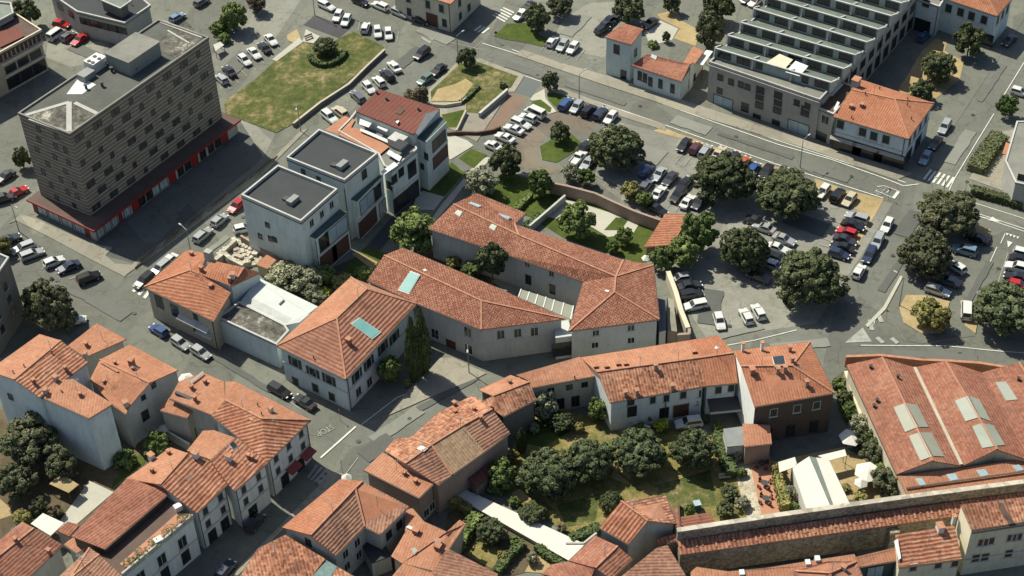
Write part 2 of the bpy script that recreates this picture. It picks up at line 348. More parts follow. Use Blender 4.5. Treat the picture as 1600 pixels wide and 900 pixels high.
def lettering(word, px, xd, ud, size, mat):
    """painted word on the road; xd and ud are the reading direction and the up direction in the photograph"""
    _lay[0] += 1
    cu = bpy.data.curves.new('word', 'FONT'); cu.body = word; cu.align_x = 'CENTER'; cu.align_y = 'CENTER'; cu.size = 1
    o = bpy.data.objects.new('word', cu); COL.objects.link(o)
    me = bpy.data.meshes.new_from_object(o.evaluated_get(bpy.context.evaluated_depsgraph_get()))
    bpy.data.objects.remove(o)
    c = at(*px); X = (at(px[0] + xd[0], px[1] + xd[1]) - c).normalized(); U = (at(px[0] + ud[0], px[1] + ud[1]) - c).normalized()
    U = (U - X * U.dot(X)).normalized()
    for v in me.vertices:
        q = c + X * v.co.x * size[0] + U * v.co.y * size[1]; v.co = (q.x, q.y, .006 + .001 * _lay[0])
    me.materials.clear(); me.materials.append(mat); o = bpy.data.objects.new('road_lettering', me); link(o); return struct(o)
# ------------------------------------------------------------------ buildings
def poly_area(P):
    n = len(P); return sum(P[i].x * P[(i + 1) % n].y - P[(i + 1) % n].x * P[i].y for i in range(n)) / 2
def inset(P, d):
    """move a counter-clockwise outline inwards by d in plan, keeping each corner's height"""
    n = len(P); out = []
    for i in range(n):
        a, b, c = P[i - 1], P[i], P[(i + 1) % n]
        u = Vector((b.x - a.x, b.y - a.y)); v = Vector((c.x - b.x, c.y - b.y))
        if u.length < 1e-6 or v.length < 1e-6: out.append(b.copy()); continue
        u.normalize(); v.normalize(); n1 = Vector((-u.y, u.x)); n2 = Vector((-v.y, v.x)); k = 1 + n1.dot(n2)
        q = (n1 + n2) / max(k, .35) * d
        out.append(Vector((b.x + q.x, b.y + q.y, b.z)))
    return out
_wc = {}
def win_meshes(w, h, style):
    key = (round(w, 2), round(h, 2), style)
    if key in _wc: return _wc[key]
    fm = {'sh': P_LG, 'br': P_LG, 'gl': FRAME, 'dk': DFRAME, 'door': WOOD, 'gar': DFRAME, 'garb': DFRAME, 'pale': DFRAME, 'dark': DFRAME, 'offw': DFRAME, 'open': P_LG}[style]
    pm = {'sh': SHUTG, 'br': SHUTB, 'gl': GLASS, 'dk': GLASS, 'door': WOOD, 'gar': REDP, 'garb': DREDB, 'pale': PALEG, 'dark': GLASS, 'offw': OGLASS, 'open': GLASS}[style]
    t = .09 if min(w, h) < 2 else .14
    b = MB(); d = .07
    for x0, x1, z0, z1 in ((-w / 2 - t, -w / 2, -h / 2 - t, h / 2 + t), (w / 2, w / 2 + t, -h / 2 - t, h / 2 + t), (-w / 2, w / 2, h / 2, h / 2 + t), (-w / 2, w / 2, -h / 2 - t, -h / 2)):
        b.box(((x0 + x1) / 2, d / 2 - .01, z0), x1 - x0, d + .02, z1 - z0)
    if style in ('gl', 'dk', 'pale') : b.box((0, d / 2 - .02, -h / 2), .06, d, h)
    f = mesh_obj('window', b.v, b.f, fm).data
    p = MB(); p.box((0, .015, -h / 2), w, .03, h)
    pane = mesh_obj('pane', p.v, p.f, pm).data
    sill = MB().box((0, .07, -h / 2 - t - .07), w + .4, .16, .065); sl_ = mesh_obj('sill', sill.v, sill.f, P_LG).data
    lv = None
    if style == 'open':
        q = MB()
        for s in (-1, 1): q.box((s * (w / 2 + t + w * .25), .03, -h / 2), w * .48, .05, h)
        lv = mesh_obj('shutter', q.v, q.f, SHUTG).data
    for nm in ('window', 'pane', 'sill', 'shutter'):
        for o in [o for o in COL.objects if o.name.split('.')[0] == nm and o.parent is None]: bpy.data.objects.remove(o)
    _wc[key] = (f, pane, sl_, lv); return _wc[key]
class Bld:
    def __init__(s, name, label, cat, centre_px, group=None):
        c = at(*centre_px); s.o = (c.x, c.y, 0.0)
        s.root = tag(empty(name, s.o), label, cat, group); s.tris = []; s.edges = {}
    def part(s, name, verts, faces, mat, parent=None, **kw):
        """parts and sub-parts all share the building's own origin, so a child's parent has an identity transform"""
        o = mesh_obj(name, verts, faces, mat, parent or s.root, s.o, **kw); return o
    def mb(s, b, name, mat, parent=None): return s.part(name, b.v, b.f, mat, parent)
    def roof(s, V, F, mat, wall=None, th=.2, over=.35, base=0.0, ridge=True, gutter=True, tile=None, mats=None, name='roof', par=0, deck=None, rim=None, wmats=None):
        """V: {key: (px, py, z)}; F: strings or lists of keys; builds slab, ridge tiles, gutters and the walls under its outline"""
        f = K(*tile) if tile else (lambda x, y: (x, y))
        keys = list(V); P = {k: at(*f(V[k][0], V[k][1]), V[k][2]) for k in keys}; ix = {k: i for i, k in enumerate(keys)}
        tv = [P[k].copy() for k in keys]; faces = []
        for fc in F:
            L = fc.split() if isinstance(fc, str) else list(fc)
            Q = [P[k] for k in L]
            if poly_area(Q) < 0: L = L[::-1]
            faces.append([ix[k] for k in L])
        ed = {}
        for fi, fc in enumerate(faces):
            for a, b in zip(fc, fc[1:] + fc[:1]): ed.setdefault((a, b), []).append(fi)
        bnd = {a: b for (a, b) in ed if (b, a) not in ed}
        loop = []; a = next(iter(bnd)); st = a
        while True:
            loop.append(a); a = bnd.get(a)
            if a is None or a == st or len(loop) > 60: break
        out = [tv[i] for i in loop]
        n = len(tv); vs = [tuple(v) for v in tv]; fs = [tuple(x) for x in faces]; uvs = []; mi = []
        for fi, fc in enumerate(faces):
            Q = [tv[i] for i in fc]; nn = Vector((0, 0, 0))
            for i in range(len(Q)):
                p, q = Q[i], Q[(i + 1) % len(Q)]; nn += Vector(((p.y - q.y) * (p.z + q.z), (p.z - q.z) * (p.x + q.x), (p.x - q.x) * (p.y + q.y)))
            nn.normalize(); dn = Vector((nn.x, nn.y, 0))
            if dn.length < .02:
                e = max(((Q[i] - Q[i - 1]) for i in range(len(Q))), key=lambda e: e.length); dn = Vector((-e.y, e.x, 0))
            dn.normalize(); ud = Vector((-dn.y, dn.x, 0)); sl = max(.2, math.sqrt(max(0, 1 - (dn.dot(nn)) ** 2)))
            uvs.append([(q.dot(ud), q.dot(dn) / sl) for q in Q]); mi.append((mats or {}).get(fi, 0))
            for i in range(1, len(Q) - 1): s.tris.append((Q[0], Q[i], Q[i + 1]))
        # underside and edges
        k0 = len(vs); vs += [(v.x, v.y, v.z - th) for v in tv]
        for fc in faces: fs.append(tuple(k0 + i for i in fc[::-1])); uvs.append([(0, 0)] * len(fc)); mi.append(0)
        for i in range(len(loop)):
            a, b = loop[i], loop[(i + 1) % len(loop)]
            fs.append((a, k0 + a, k0 + b, b)); uvs.append([(0, 0), (0, .1), (.1, .1), (.1, 0)]); mi.append(0)
        mlist = mat if isinstance(mat, list) else [mat]
        ro = s.part(name, vs, fs, mlist[0], uvs=uvs, mats=mlist, midx=mi)
        if ridge:
            rb = MB()
            for (a, b), l in ed.items():
                if (b, a) in ed and a < b:
                    A, B_ = tv[a], tv[b]; fa, fb = faces[l[0]], faces[ed[(b, a)][0]]
                    ca = sum((tv[i] for i in fa), Vector()) / len(fa); cb = sum((tv[i] for i in fb), Vector()) / len(fb)
                    if (ca.z + cb.z) / 2 < (A.z + B_.z) / 2 - .05 and (B_ - A).length > .6:
                        rb.bar(A - Vector((0, 0, .06)), B_ - Vector((0, 0, .06)), .30, .17)
            if rb.v: s.mb(rb, 'ridge_tiles', RIDGE, ro)
        W = inset(out, over)
        if wall is not None:
            wv = []; wf = []; m_ = len(W)
            for q in W: wv += [(q.x, q.y, base), (q.x, q.y, q.z - .06)]
            for i in range(m_): j = (i + 1) % m_; wf.append((2 * i, 2 * j, 2 * j + 1, 2 * i + 1))
            wf.append(tuple(2 * i + 1 for i in range(m_)))
            wl = [wall]; wi = [0] * m_
            for e, mt in (wmats or {}).items():
                ka, kb = e.split(); wl.append(mt)
                for i in range(m_):
                    if {keys[loop[i]], keys[loop[(i + 1) % m_]]} == {ka, kb}: wi[i] = len(wl) - 1
            s.wallobj = s.part('wall', wv, wf[:-1], wall, mats=wl, midx=wi)
            for i in range(m_): s.edges[(keys[loop[i]], keys[loop[(i + 1) % m_]])] = (W[i], W[(i + 1) % m_])
        if par:                                   # parapet ring round a flat roof
            I1 = inset(out, .32); pv = []; pf = []; m_ = len(out)
            for o_, q in zip(out, I1):
                pv += [(o_.x, o_.y, o_.z - .02), (o_.x, o_.y, o_.z + par), (q.x, q.y, q.z + par), (q.x, q.y, q.z - .02)]
            for i in range(m_):
                j = (i + 1) % m_
                for a, b in ((0, 1), (1, 2), (2, 3)): pf.append((4 * i + a, 4 * j + a, 4 * j + b, 4 * i + b))
            s.part('parapet', pv, pf, rim or P_LG)
        elif gutter:
            for i in range(len(out)):
                A, B_ = out[i], out[(i + 1) % len(out)]
                if abs(A.z - B_.z) < .25 and (B_ - A).length > 2.5:
                    d = (B_ - A).normalized(); nn = Vector((d.y, -d.x, 0)) * .07
                    s.mb(MB().bar(A + nn - Vector((0, 0, .2)), B_ + nn - Vector((0, 0, .2)), .13, .12), 'gutter', GUTTER)
        return ro
    def hit(s, px, py):
        d = ray(px, py).normalized(); best = None
        for a, b, c in s.tris:
            nn = (b - a).cross(c - a)
            if nn.length < 1e-9 or abs(d.dot(nn)) < 1e-9: continue
            t = (a - EYE).dot(nn) / d.dot(nn); p = EYE + d * t
            if all((q - p_).cross(p - p_).dot(nn) >= -1e-3 * nn.length for p_, q in ((a, b), (b, c), (c, a))):
                if best is None or t < best[0]: best = (t, p, nn.normalized())
        if best is None:                          # a little outside: nearest roof plane by centre
            ts = sorted(s.tris, key=lambda T: (sum(T, Vector()) / 3 - at(px, py, T[0].z)).length); a, b, c = ts[0]
            nn = (b - a).cross(c - a).normalized(); t = (a - EYE).dot(nn) / d.dot(nn); return EYE + d * t, nn if nn.z > 0 else -nn
        nn = best[2]; return best[1], (nn if nn.z > 0 else -nn)
    def chim(s, pts, h=1.1, wd=.6, mat=None, tile=None, cap=True, name='chimney'):
        for x, y in (Z(tile, pts) if tile else pts):
            p, nn = s.hit(x, y); b = MB(); a = math.atan2(nn.y, nn.x)
            b.box((p.x, p.y, p.z - .5), wd, wd * .8, h + .5, a)
            c = s.mb(b, name, mat or BRICK)
            if cap: s.mb(MB().box((p.x, p.y, p.z + h), wd + .22, wd * .8 + .22, .12, a), 'chimney_cap', RIDGE, c)
    def vents(s, pts, tile=None, r=.09, h=.5):
        for x, y in (Z(tile, pts) if tile else pts):
            p, nn = s.hit(x, y); s.mb(MB().tube(p - Vector((0, 0, .2)), p + Vector((0, 0, h)), r, r, 8).tube(p + Vector((0, 0, h)), p + Vector((0, 0, h + .12)), r * 1.6, r * 1.6, 8), 'roof_vent', DFRAME)
    def sky(s, quads, mat, tile=None, h=.14, name='skylight', frame=True):
        for q in quads:
            P = [s.hit(*p) for p in (Z(tile, q) if tile else q)]
            nn = P[0][1]; c = sum((p for p, _ in P), Vector()) / len(P)
            top = [on_plane(*p, P[0][0] + nn * h, nn) for p in (Z(tile, q) if tile else q)]
            fr = None
            if frame:
                big = [c + (p - c) * 1.10 for p in top]; fr = s.mb(MB().slab([p - nn * .05 for p in big], h + .05), name, FRAME)
                s.mb(MB().slab([p + nn * .02 for p in top], .1), 'pane', mat, fr)
            else: s.mb(MB().slab(top, h + .08), name, mat)
    def panel(s, pts, mat, name='roof_patch', tile=None, h=.03):
        P = Z(tile, pts) if tile else pts
        p0, nn = s.hit(*P[0]); s.mb(MB().slab([on_plane(*p, p0 + nn * h, nn) for p in P], .05), name, mat)
    def place(s, p, ang, w, h, style, name='window', sill=True):
        f, pn, sl_, lv = win_meshes(w, h, style)
        o = bpy.data.objects.new(name, f); link(o, s.root); o.location = (p.x - s.o[0], p.y - s.o[1], p.z); o.rotation_euler = (0, 0, ang)
        c = bpy.data.objects.new('pane' if 'window' in name or 'opening' in name else 'door_leaf', pn); link(c, o)
        if sill and name == 'window': link(bpy.data.objects.new('sill', sl_), o)
        if lv: link(bpy.data.objects.new('shutter', lv), o)
    def wins(s, edge, pts, w=1.0, h=1.5, style='sh', tile=None, name='window', zfix=None):
        a, b = edge.split(); A, B_ = s.edges[(a, b)] if (a, b) in s.edges else s.edges[(b, a)]
        d = Vector((B_.x - A.x, B_.y - A.y, 0)).normalized(); nn = Vector((d.y, -d.x, 0)); ang = math.atan2(-d.y, -d.x)
        for x, y in (Z(tile, pts) if tile else pts):
            p = on_plane(x, y, Vector((A.x, A.y, 0)), nn)
            if zfix is not None: p.z = zfix
            s.place(p, ang, w, h, style, name, sill=h < 2.2)
    def grid(s, edge, us, zs, w=1.0, h=1.5, style='sh', name='window', skip=()):
        a, b = edge.split(); A, B_ = s.edges[(a, b)] if (a, b) in s.edges else s.edges[(b, a)]
        d = Vector((B_.x - A.x, B_.y - A.y, 0)); L = d.length; d.normalize(); ang = math.atan2(-d.y, -d.x)
        for i, u in enumerate(us):
            for j, z in enumerate(zs):
                if (i, j) in skip: continue
                p = Vector((A.x, A.y, 0)) + d * (L * u); p.z = z; s.place(p, ang, w, h, style, name)
    def course(s, edges, z, mat=None, name='string_course', dz=.18, dp=.10):
        b = MB()
        for e in edges:
            a, c = e.split(); A, B_ = s.edges[(a, c)] if (a, c) in s.edges else s.edges[(c, a)]
            d = Vector((B_.x - A.x, B_.y - A.y, 0)).normalized(); nn = Vector((d.y, -d.x, 0)) * dp / 2
            b.bar(Vector((A.x, A.y, z)) + nn, Vector((B_.x, B_.y, z)) + nn, dp, dz)
        s.mb(b, name, mat or P_LG)
    def pipe(s, edge, us, z1, mat=None):
        a, b = edge.split(); A, B_ = s.edges[(a, b)] if (a, b) in s.edges else s.edges[(b, a)]
        d = Vector((B_.x - A.x, B_.y - A.y, 0)); L = d.length; d.normalize(); nn = Vector((d.y, -d.x, 0)) * .1
        for u in us:
            p = Vector((A.x, A.y, 0)) + d * (L * u) + nn
            s.mb(MB().tube(p, p + Vector((0, 0, z1)), .07, .07, 6), 'drainpipe', DFRAME)
    def awning(s, edge, pts, w, depth, z, mat, tile=None):
        a, b = edge.split(); A, B_ = s.edges[(a, b)] if (a, b) in s.edges else s.edges[(b, a)]
        d = Vector((B_.x - A.x, B_.y - A.y, 0)).normalized(); nn = Vector((d.y, -d.x, 0))
        for x, y in (Z(tile, pts) if tile else pts):
            p = on_plane(x, y, Vector((A.x, A.y, 0)), nn); p.z = z
            s.mb(MB().slab([p - d * w / 2, p + d * w / 2, p + d * w / 2 + nn * depth - Vector((0, 0, .5)), p - d * w / 2 + nn * depth - Vector((0, 0, .5))], .07), 'awning', mat)
    def aerial(s, pts, h=2.2, tile=None):
        for x, y in (Z(tile, pts) if tile else pts):
            p, nn = s.hit(x, y); a = random.random() * 3.14; u = Vector((math.cos(a), math.sin(a), 0)); v = Vector((-u.y, u.x, 0)); q = p + Vector((0, 0, h))
            m_ = MB().tube(p - Vector((0, 0, .2)), q, .035, .03, 5).tube(q - u * .7, q + u * .7, .025, .025, 4)
            for k in (-.6, -.3, 0, .3, .6): m_.tube(q + u * k - v * .35, q + u * k + v * .35, .018, .018, 4)
            s.mb(m_, 'aerial', METAL)
    def pbox(s, px, z, dx, dy, dz, ang, name, mat, parent=None):
        p = at(*px, z); return s.mb(MB().box((p.x, p.y, z), dx, dy, dz, ang), name, mat, parent)
def qd(P, z):                                   # one height for every corner
    return {'abcdefghijklmnop'[i]: (*p, z) for i, p in enumerate(P)}
def wall_thing(name, pts, h, th, mat, label, cat, tile=None, cap=None, zt=None):
    P = [at(x, y, h if zt is None else zt) for x, y in (Z(tile, pts) if tile else pts)]
    b = MB(); c = MB()
    for i, (A, B_) in enumerate(zip(P, P[1:])):
        e = .001 * (i % 2)
        b.bar(Vector((A.x, A.y, 0)), Vector((B_.x, B_.y, 0)), th, h + e)
        if cap: c.bar(Vector((A.x, A.y, h + e)), Vector((B_.x, B_.y, h + e)), th + .12, .08 + e)
    o = b.thing(name, mat, label, cat)
    if cap:
        me = mesh_obj('coping', c.v, c.f, cap, o, tuple(o.location))
    return o
# tiles of the photograph I measured in: origin of each enlargement (5 x)
tA, tB, tC, tD, tE, tF, tG, tH = (560, 290), (800, 390), (420, 420), (220, 370), (0, 500), (220, 560), (0, 720), (260, 720)
tI, tJ, tK, tL, tM, tN, tO, tP = (560, 560), (560, 720), (800, 720), (1080, 720), (1280, 720), (1120, 600), (1280, 540), (800, 510)
tQ, tR, tS, tU, tV, tW, tX, tY = (0, 0), (320, 0), (600, 0), (1080, 0), (1280, 0), (480, 120), (640, 200), (1280, 180)
t20, t21, t22, t23 = (0, 450, 4), (400, 450, 4), (800, 450, 4), (1200, 450, 4)
t30, t31, t32, t33 = (0, 675, 4), (400, 675, 4), (800, 675, 4), (1200, 675, 4)
t12, t02, t10, t13 = (800, 225, 4), (800, 0, 4), (0, 225, 4), (1200, 225, 4)
z7 = (740, 100, 5.333); z10 = (1020, 180, 4); z11 = (1000, 340, 4); z14 = (1380, 280, 3.464)

# ================================================================= ground sheets
patch('road', [(738, 94), (760, 66), (812, 82), (1010, 148), (1210, 217), (1300, 246), (1418, 290), (1380, 312), (1250, 268), (1040, 196), (860, 134)], ROADM)
patch('road', [(1418, 290), (1470, 215), (1600, 20), (1600, 120), (1500, 260), (1462, 330), (1400, 420), (1372, 470), (1330, 520), (1180, 545), (1150, 520), (1270, 470), (1330, 400), (1388, 312)], ROADM)
patch('road', [(1100, 540), (1340, 505), (1420, 540), (1600, 550), (1600, 580), (1330, 566), (1110, 566)], ROADM)
patch('road', [(1462, 330), (1480, 305), (1600, 345), (1600, 402), (1470, 362)], ROADM)
patch('road', [(110, 400), (0, 352), (0, 440), (60, 440), (150, 470), (300, 560), (420, 640), (505, 700), (560, 740), (640, 690), (752, 600), (735, 572), (640, 668), (560, 660), (420, 610), (260, 510), (170, 440)], ROADM)
patch('road', [(560, 700), (430, 840), (340, 900), (480, 900), (600, 740), (640, 690)], ROADM)
patch('road', [(205, 440), (330, 345), (470, 245), (600, 130), (690, 70), (760, 66), (738, 94), (690, 130), (560, 240), (420, 330), (280, 420), (240, 452)], ROADM)
patch('parking_lot', [(925, 280), (965, 190), (1060, 214), (1180, 262), (1395, 318), (1345, 400), (1275, 505), (1105, 530), (1085, 500), (1050, 430), (1110, 350), (1040, 345), (985, 322)], LOTM)
patch('parking_lot', [(345, 140), (430, 60), (470, 0), (400, 0), (350, 60), (330, 90)], LOTM)
patch('parking_lot', [(76, 45), (98, 60), (140, 70), (180, 52), (160, 95), (110, 105), (72, 90)], LOTM)
patch('parking_lot', [(880, 30), (920, 5), (1000, 0), (960, 60), (945, 90), (905, 82), (862, 66)], LOTM)
patch('parking_lot', [(1440, 300), (1495, 372), (1600, 400), (1600, 470), (1500, 505), (1420, 455)], ASPH)
patch('brown_driveway', Z(z7, [(480, 300), (600, 430), (700, 390), (1010, 490), (985, 600), (880, 570), (700, 520), (600, 600), (530, 700), (560, 830), (680, 850), (820, 900), (640, 910), (380, 860), (200, 720), (330, 680), (470, 560), (600, 470)]), BROWNA)
patch('brick_ramp', Z(z7, [(297, 235), (452, 290), (330, 425), (205, 545), (45, 560), (200, 420)]), BRICKP)
patch('new_driveway', Z(z7, [(410, 98), (572, 155), (470, 275), (330, 228)]), BLUEA)
patch('pavement', Z(z7, [(590, 170), (760, 210), (1010, 310), (1290, 410), (1600, 510), (1600, 560), (1230, 440), (1010, 350), (760, 260), (610, 215)]), PAVE, .11)
patch('pavement', Z(z7, [(500, 260), (590, 210), (600, 290), (690, 400), (630, 420), (540, 330), (470, 300)]), PALE, .11)
patch('lawn', Z(z7, [(640, 640), (800, 570), (890, 655), (860, 720), (690, 825), (570, 800), (552, 690)]), GREEN, .13)
patch('lawn', Z(z7, [(610, 240), (760, 265), (830, 300), (700, 385), (620, 300)]), GREEN, .13)
patch('lawn', Z(z7, [(490, 310), (560, 300), (650, 370), (640, 410), (560, 380), (470, 360)]), GREEN, .13)
# office lawn
patch('lawn', [(350, 160), (400, 124), (428, 98), (476, 66), (500, 78), (528, 62), (552, 50), (599, 73), (600, 82), (530, 138), (458, 194), (431, 208), (376, 187), (352, 178)], LAWN, .16)
patch('path', Z(tR, [(525, 470), (560, 485), (770, 330), (740, 300)]), PALE, .19)
patch('path', Z(tR, [(765, 330), (850, 345), (900, 290), (790, 235)]), PALE, .20)
patch('dark_or_shaded_asphalt', Z(tR, [(860, 118), (1140, 220), (1050, 300), (770, 195)]), DARKA)
patch('flower_bed', Z(tR, [(640, 280), (720, 230), (750, 300), (700, 340), (650, 320)]), SAND, .12)
patch('pavement', [(378, 188), (431, 209), (412, 246), (360, 205)], LOTM)
# office front
patch('pavement', Z(t10, [(60, 500), (130, 440), (220, 470), (330, 520), (560, 620), (700, 650), (660, 700), (720, 750), (840, 760), (780, 832), (560, 720), (300, 580), (100, 480)]), PAVE, .12)
patch('dark_or_shaded_asphalt', [(150, 378), (376, 190), (412, 246), (212, 412), (168, 400)], FORE_SHADE)  # office's cast shadow deepened by a darker ground colour
patch('kerb_strip', [(196, 431), (209, 411), (300, 345), (405, 270), (470, 205), (482, 201), (405, 278), (300, 355)], PAVE, .12)
for i, (a, b_) in enumerate(((0.03, .15), (.20, .32), (.36, .47), (.52, .63), (.68, .78), (.83, .97))):
    A0, A1, B0, B1 = at(212, 412), at(440, 240), at(204, 426), at(430, 251)
    q = [A0.lerp(A1, a), A0.lerp(A1, b_), B0.lerp(B1, b_), B0.lerp(B1, a)]
    o = MB().prism([(p.x, p.y) for p in q], 0, .42).thing('planter_bed', PAVE, 'low kerbed planter in the office forecourt strip, ' + ('nearest the street corner', 'second from the street corner', 'third from the street corner', 'fourth from the street corner', 'next to last before the dry lawn', 'last one before the dry lawn')[i], 'planter', 'planters along the office forecourt')
    c_ = sum(q, Vector()) / 4; qq = [c_ + (p - c_) * .88 for p in q]
    mesh_obj('soil', *(lambda M_: (M_.v, M_.f))(MB().prism([(p.x, p.y) for p in qq], .3, .45)), SOIL, o, tuple(o.location))
# crossing lawn and beds
patch('pavement', [(668, 142), (716, 96), (750, 92), (820, 118), (804, 144), (796, 144), (745, 222), (700, 200), (672, 168)], PAVE, .11)
patch('lawn', Z(tS, [(365, 720), (590, 505), (720, 482), (850, 530), (1045, 600), (990, 690), (730, 690), (650, 780), (600, 800), (370, 800)]), LAWN, .15)
patch('sand_bed', Z(tS, [(365, 795), (420, 700), (560, 660), (640, 620), (700, 660), (600, 795)]), SAND, .17)
patch('flower_bed', Z(tS, [(640, 800), (740, 695), (955, 695), (740, 890), (640, 880)]), LAWN, .16)
patch('pavement', Z(tW, [(1090, 440), (1250, 500), (1300, 540), (1120, 650), (1080, 620)]), PALE, .10)
patch('lawn', Z(tW, [(1050, 300), (1230, 260), (1170, 400), (1090, 400)]), GREEN, .12)
patch('path', Z(tX, [(140, 760), (250, 600), (440, 380), (500, 300), (600, 230), (640, 240), (440, 440), (330, 580), (170, 760)]), PALE, .10)
patch('lawn', Z(tX, [(385, 240), (480, 165), (605, 215), (500, 320)]), GREEN, .13)
patch('lawn', Z(tX, [(105, 495), (330, 270), (430, 360), (270, 540)]), GREEN, .12)
patch('path', Z(tX, [(60, 520), (110, 490), (270, 540), (190, 640), (20, 640)]), PALE, .08)
patch('dark_or_shaded_asphalt', [(505, 425), (560, 400), (620, 330), (690, 265), (706, 255), (664, 298), (600, 385), (545, 440)], DARKA)
patch('lawn', Z((400, 225, 4), [(530, 800), (680, 650), (830, 690), (720, 790), (610, 820)]), GREEN, .12)
patch('pavement', Z((400, 225, 4), [(600, 690), (640, 680), (760, 740), (730, 790)]), SAND, .13)
# garden north of the speckled-roof block
patch('garden_lawn', [(740, 310), (790, 268), (870, 292), (960, 325), (1036, 352), (1050, 400), (1000, 412), (880, 372), (830, 340)], GREEN)
patch('pale_court', Z(t12, [(215, 455), (330, 345), (440, 375), (800, 490), (760, 555), (600, 582), (500, 520), (330, 480)]), PALE)
patch('lawn', Z(t12, [(575, 540), (650, 460), (730, 470), (680, 540)]), GREEN, .06)
patch('garden_lawn', [(640, 400), (700, 375), (800, 400), (790, 450), (740, 440)], SOIL)
patch('courtyard', [(770, 440), (800, 400), (890, 440), (902, 500), (860, 505)], PAVE)
# upper right
patch('sand_yard', Z(t02, [(905, 90), (1030, 60), (1060, 130), (1170, 190), (1150, 290), (1010, 240), (1050, 180), (930, 120)]), SAND)
patch('pale_court', Z(t02, [(830, 190), (930, 130), (1040, 180), (1000, 250), (860, 290)]), PALE)
patch('sand_yard', Z(tV, [(600, 720), (690, 590), (800, 400), (910, 305), (1000, 330), (980, 400), (1130, 480), (1100, 620), (900, 780)]), SAND)
patch('verge', Z(z10, [(1010, 395), (1200, 465), (1445, 525), (1330, 730), (1270, 850), (1235, 830), (1330, 640), (1250, 575), (1120, 555), (1040, 500)]), SAND)
patch('verge', Z(z10, [(0, 100), (60, 75), (170, 120), (240, 140), (600, 280), (800, 330), (760, 360), (560, 290), (300, 190), (170, 145)]), SAND)
patch('pavement', [(805, 86), (940, 132), (1105, 186), (1270, 236), (1400, 282), (1424, 272), (1270, 224), (1100, 168), (945, 118), (880, 100), (815, 78)], PAVE, .12)
patch('pavement', [(1440, 280), (1480, 215), (1600, 30), (1600, 0), (1580, 30), (1440, 245), (1420, 268)], ASPH, .02)
patch('verge', Z(tS, [(860, 285), (960, 190), (1110, 185), (1180, 260), (1300, 320), (1250, 370), (1130, 340), (950, 310)]), GREEN, .14)
patch('hedge_lawn', Z(tY, [(1160, 540), (1600, 670), (1600, 720), (1190, 590)]), GREEN, .12)
patch('garden_lawn', Z(tY, [(1170, 500), (1380, 140), (1600, 100), (1600, 650)]), PAVE, .08)
# islands by the right junction
patch('traffic_island', [(1405, 482), (1415, 462), (1442, 462), (1484, 472), (1470, 520), (1440, 522), (1412, 505)], SAND, .14)
patch('traffic_island', [(1500, 470), (1514, 470), (1528, 500), (1524, 522), (1508, 510)], SAND, .14)
patch('traffic_island', [(1516, 348), (1548, 360), (1536, 384), (1515, 375)], SAND, .14)
patch('traffic_island', [(1352, 509), (1380, 480), (1407, 431), (1411, 433), (1384, 484), (1356, 512)], PALE, .13)
patch('painted_apron', [(1320, 536), (1348, 512), (1362, 534)], OLDP)
# strip of weeds beside the warehouse and the marquee yard
patch('weed_strip', [(1305, 590), (1325, 575), (1345, 640), (1400, 745), (1412, 775), (1385, 790), (1340, 700), (1310, 640)], SOIL)
patch('yard', Z(tN, [(420, 330), (900, 150), (1010, 480), (860, 520), (480, 600), (430, 560)]), ASPH)
patch('sand_yard', Z(tN, [(480, 600), (1000, 490), (1160, 600), (1320, 900), (500, 920)]), SAND)
patch('salmon_terrace', Z(tN, [(245, 570), (415, 568), (440, 700), (495, 1040), (350, 1040)]), SALM, .25)
patch('stony_strip', [(1146, 700), (1168, 700), (1192, 812), (1150, 816)], RUB)
patch('yard', [(1040, 660), (1095, 640), (1155, 650), (1152, 690), (1100, 680)], ASPH)
# big garden
patch('garden_lawn', [(770, 745), (800, 700), (820, 650), (870, 635), (930, 655), (1040, 668), (1118, 680), (1128, 700), (1150, 745), (1168, 812), (1062, 826), (1040, 790), (955, 800), (935, 838), (884, 832), (790, 775)], GARDEN)
for q in ([(805, 690), (840, 655), (872, 640), (900, 668), (850, 700)], [(935, 668), (1000, 690), (985, 735), (950, 700)], [(1020, 760), (1110, 735), (1120, 790), (1050, 800)], [(870, 790), (940, 770), (930, 815), (885, 825)], [(795, 740), (840, 775), (870, 800), (820, 790)]): patch('lawn', q, GREEN if len(q) == 5 else LAWN)
patch('path', Z(tK, [(770, 130), (830, 0), (860, 20), (830, 100), (920, 180), (880, 180), (790, 140)]), SAND)
patch('path', Z(tK, [(0, 250), (60, 220), (150, 300), (120, 330), (0, 290)]), SAND)
patch('path', [(960, 665), (1010, 662), (1000, 690), (985, 750), (970, 740), (985, 690)], SAND)
patch('garden_lawn', [(700, 800), (760, 790), (830, 830), (880, 880), (800, 900), (690, 870)], SOIL)
patch('lawn', Z(tJ, [(850, 740), (930, 600), (1000, 650), (1130, 700), (1050, 850)]), GARDEN, .1)
patch('pale_court', Z(tK, [(100, 870), (150, 780), (230, 740), (320, 810), (240, 880)]), SAND)
patch('garden_lawn', [(0, 640), (110, 640), (130, 720), (160, 735), (230, 680), (270, 690), (200, 760), (120, 830), (0, 880)], SOIL)
patch('lawn', Z(t30, [(690, 370), (720, 300), (870, 150), (940, 130), (900, 200)]), GREEN, .1)
patch('pale_court', Z(tG, [(420, 540), (700, 160), (890, 250), (600, 500)]), PALE, .1)
patch('sand_yard', Z(tG, [(0, 300), (60, 350), (110, 420), (0, 460)]), SAND)
patch('courtyard', Z(tD, [(560, 190), (740, 20), (990, 140), (900, 230), (830, 240)]), RUB, .35)
patch('garden_lawn', [(410, 430), (460, 395), (540, 430), (560, 450), (520, 480), (490, 478)], SOIL)
patch('pavement', Z(tI, [(400, 240), (640, 0), (740, 0), (1000, 120), (900, 170), (640, 270), (440, 360), (230, 450), (290, 370)]), PAVE, .1)
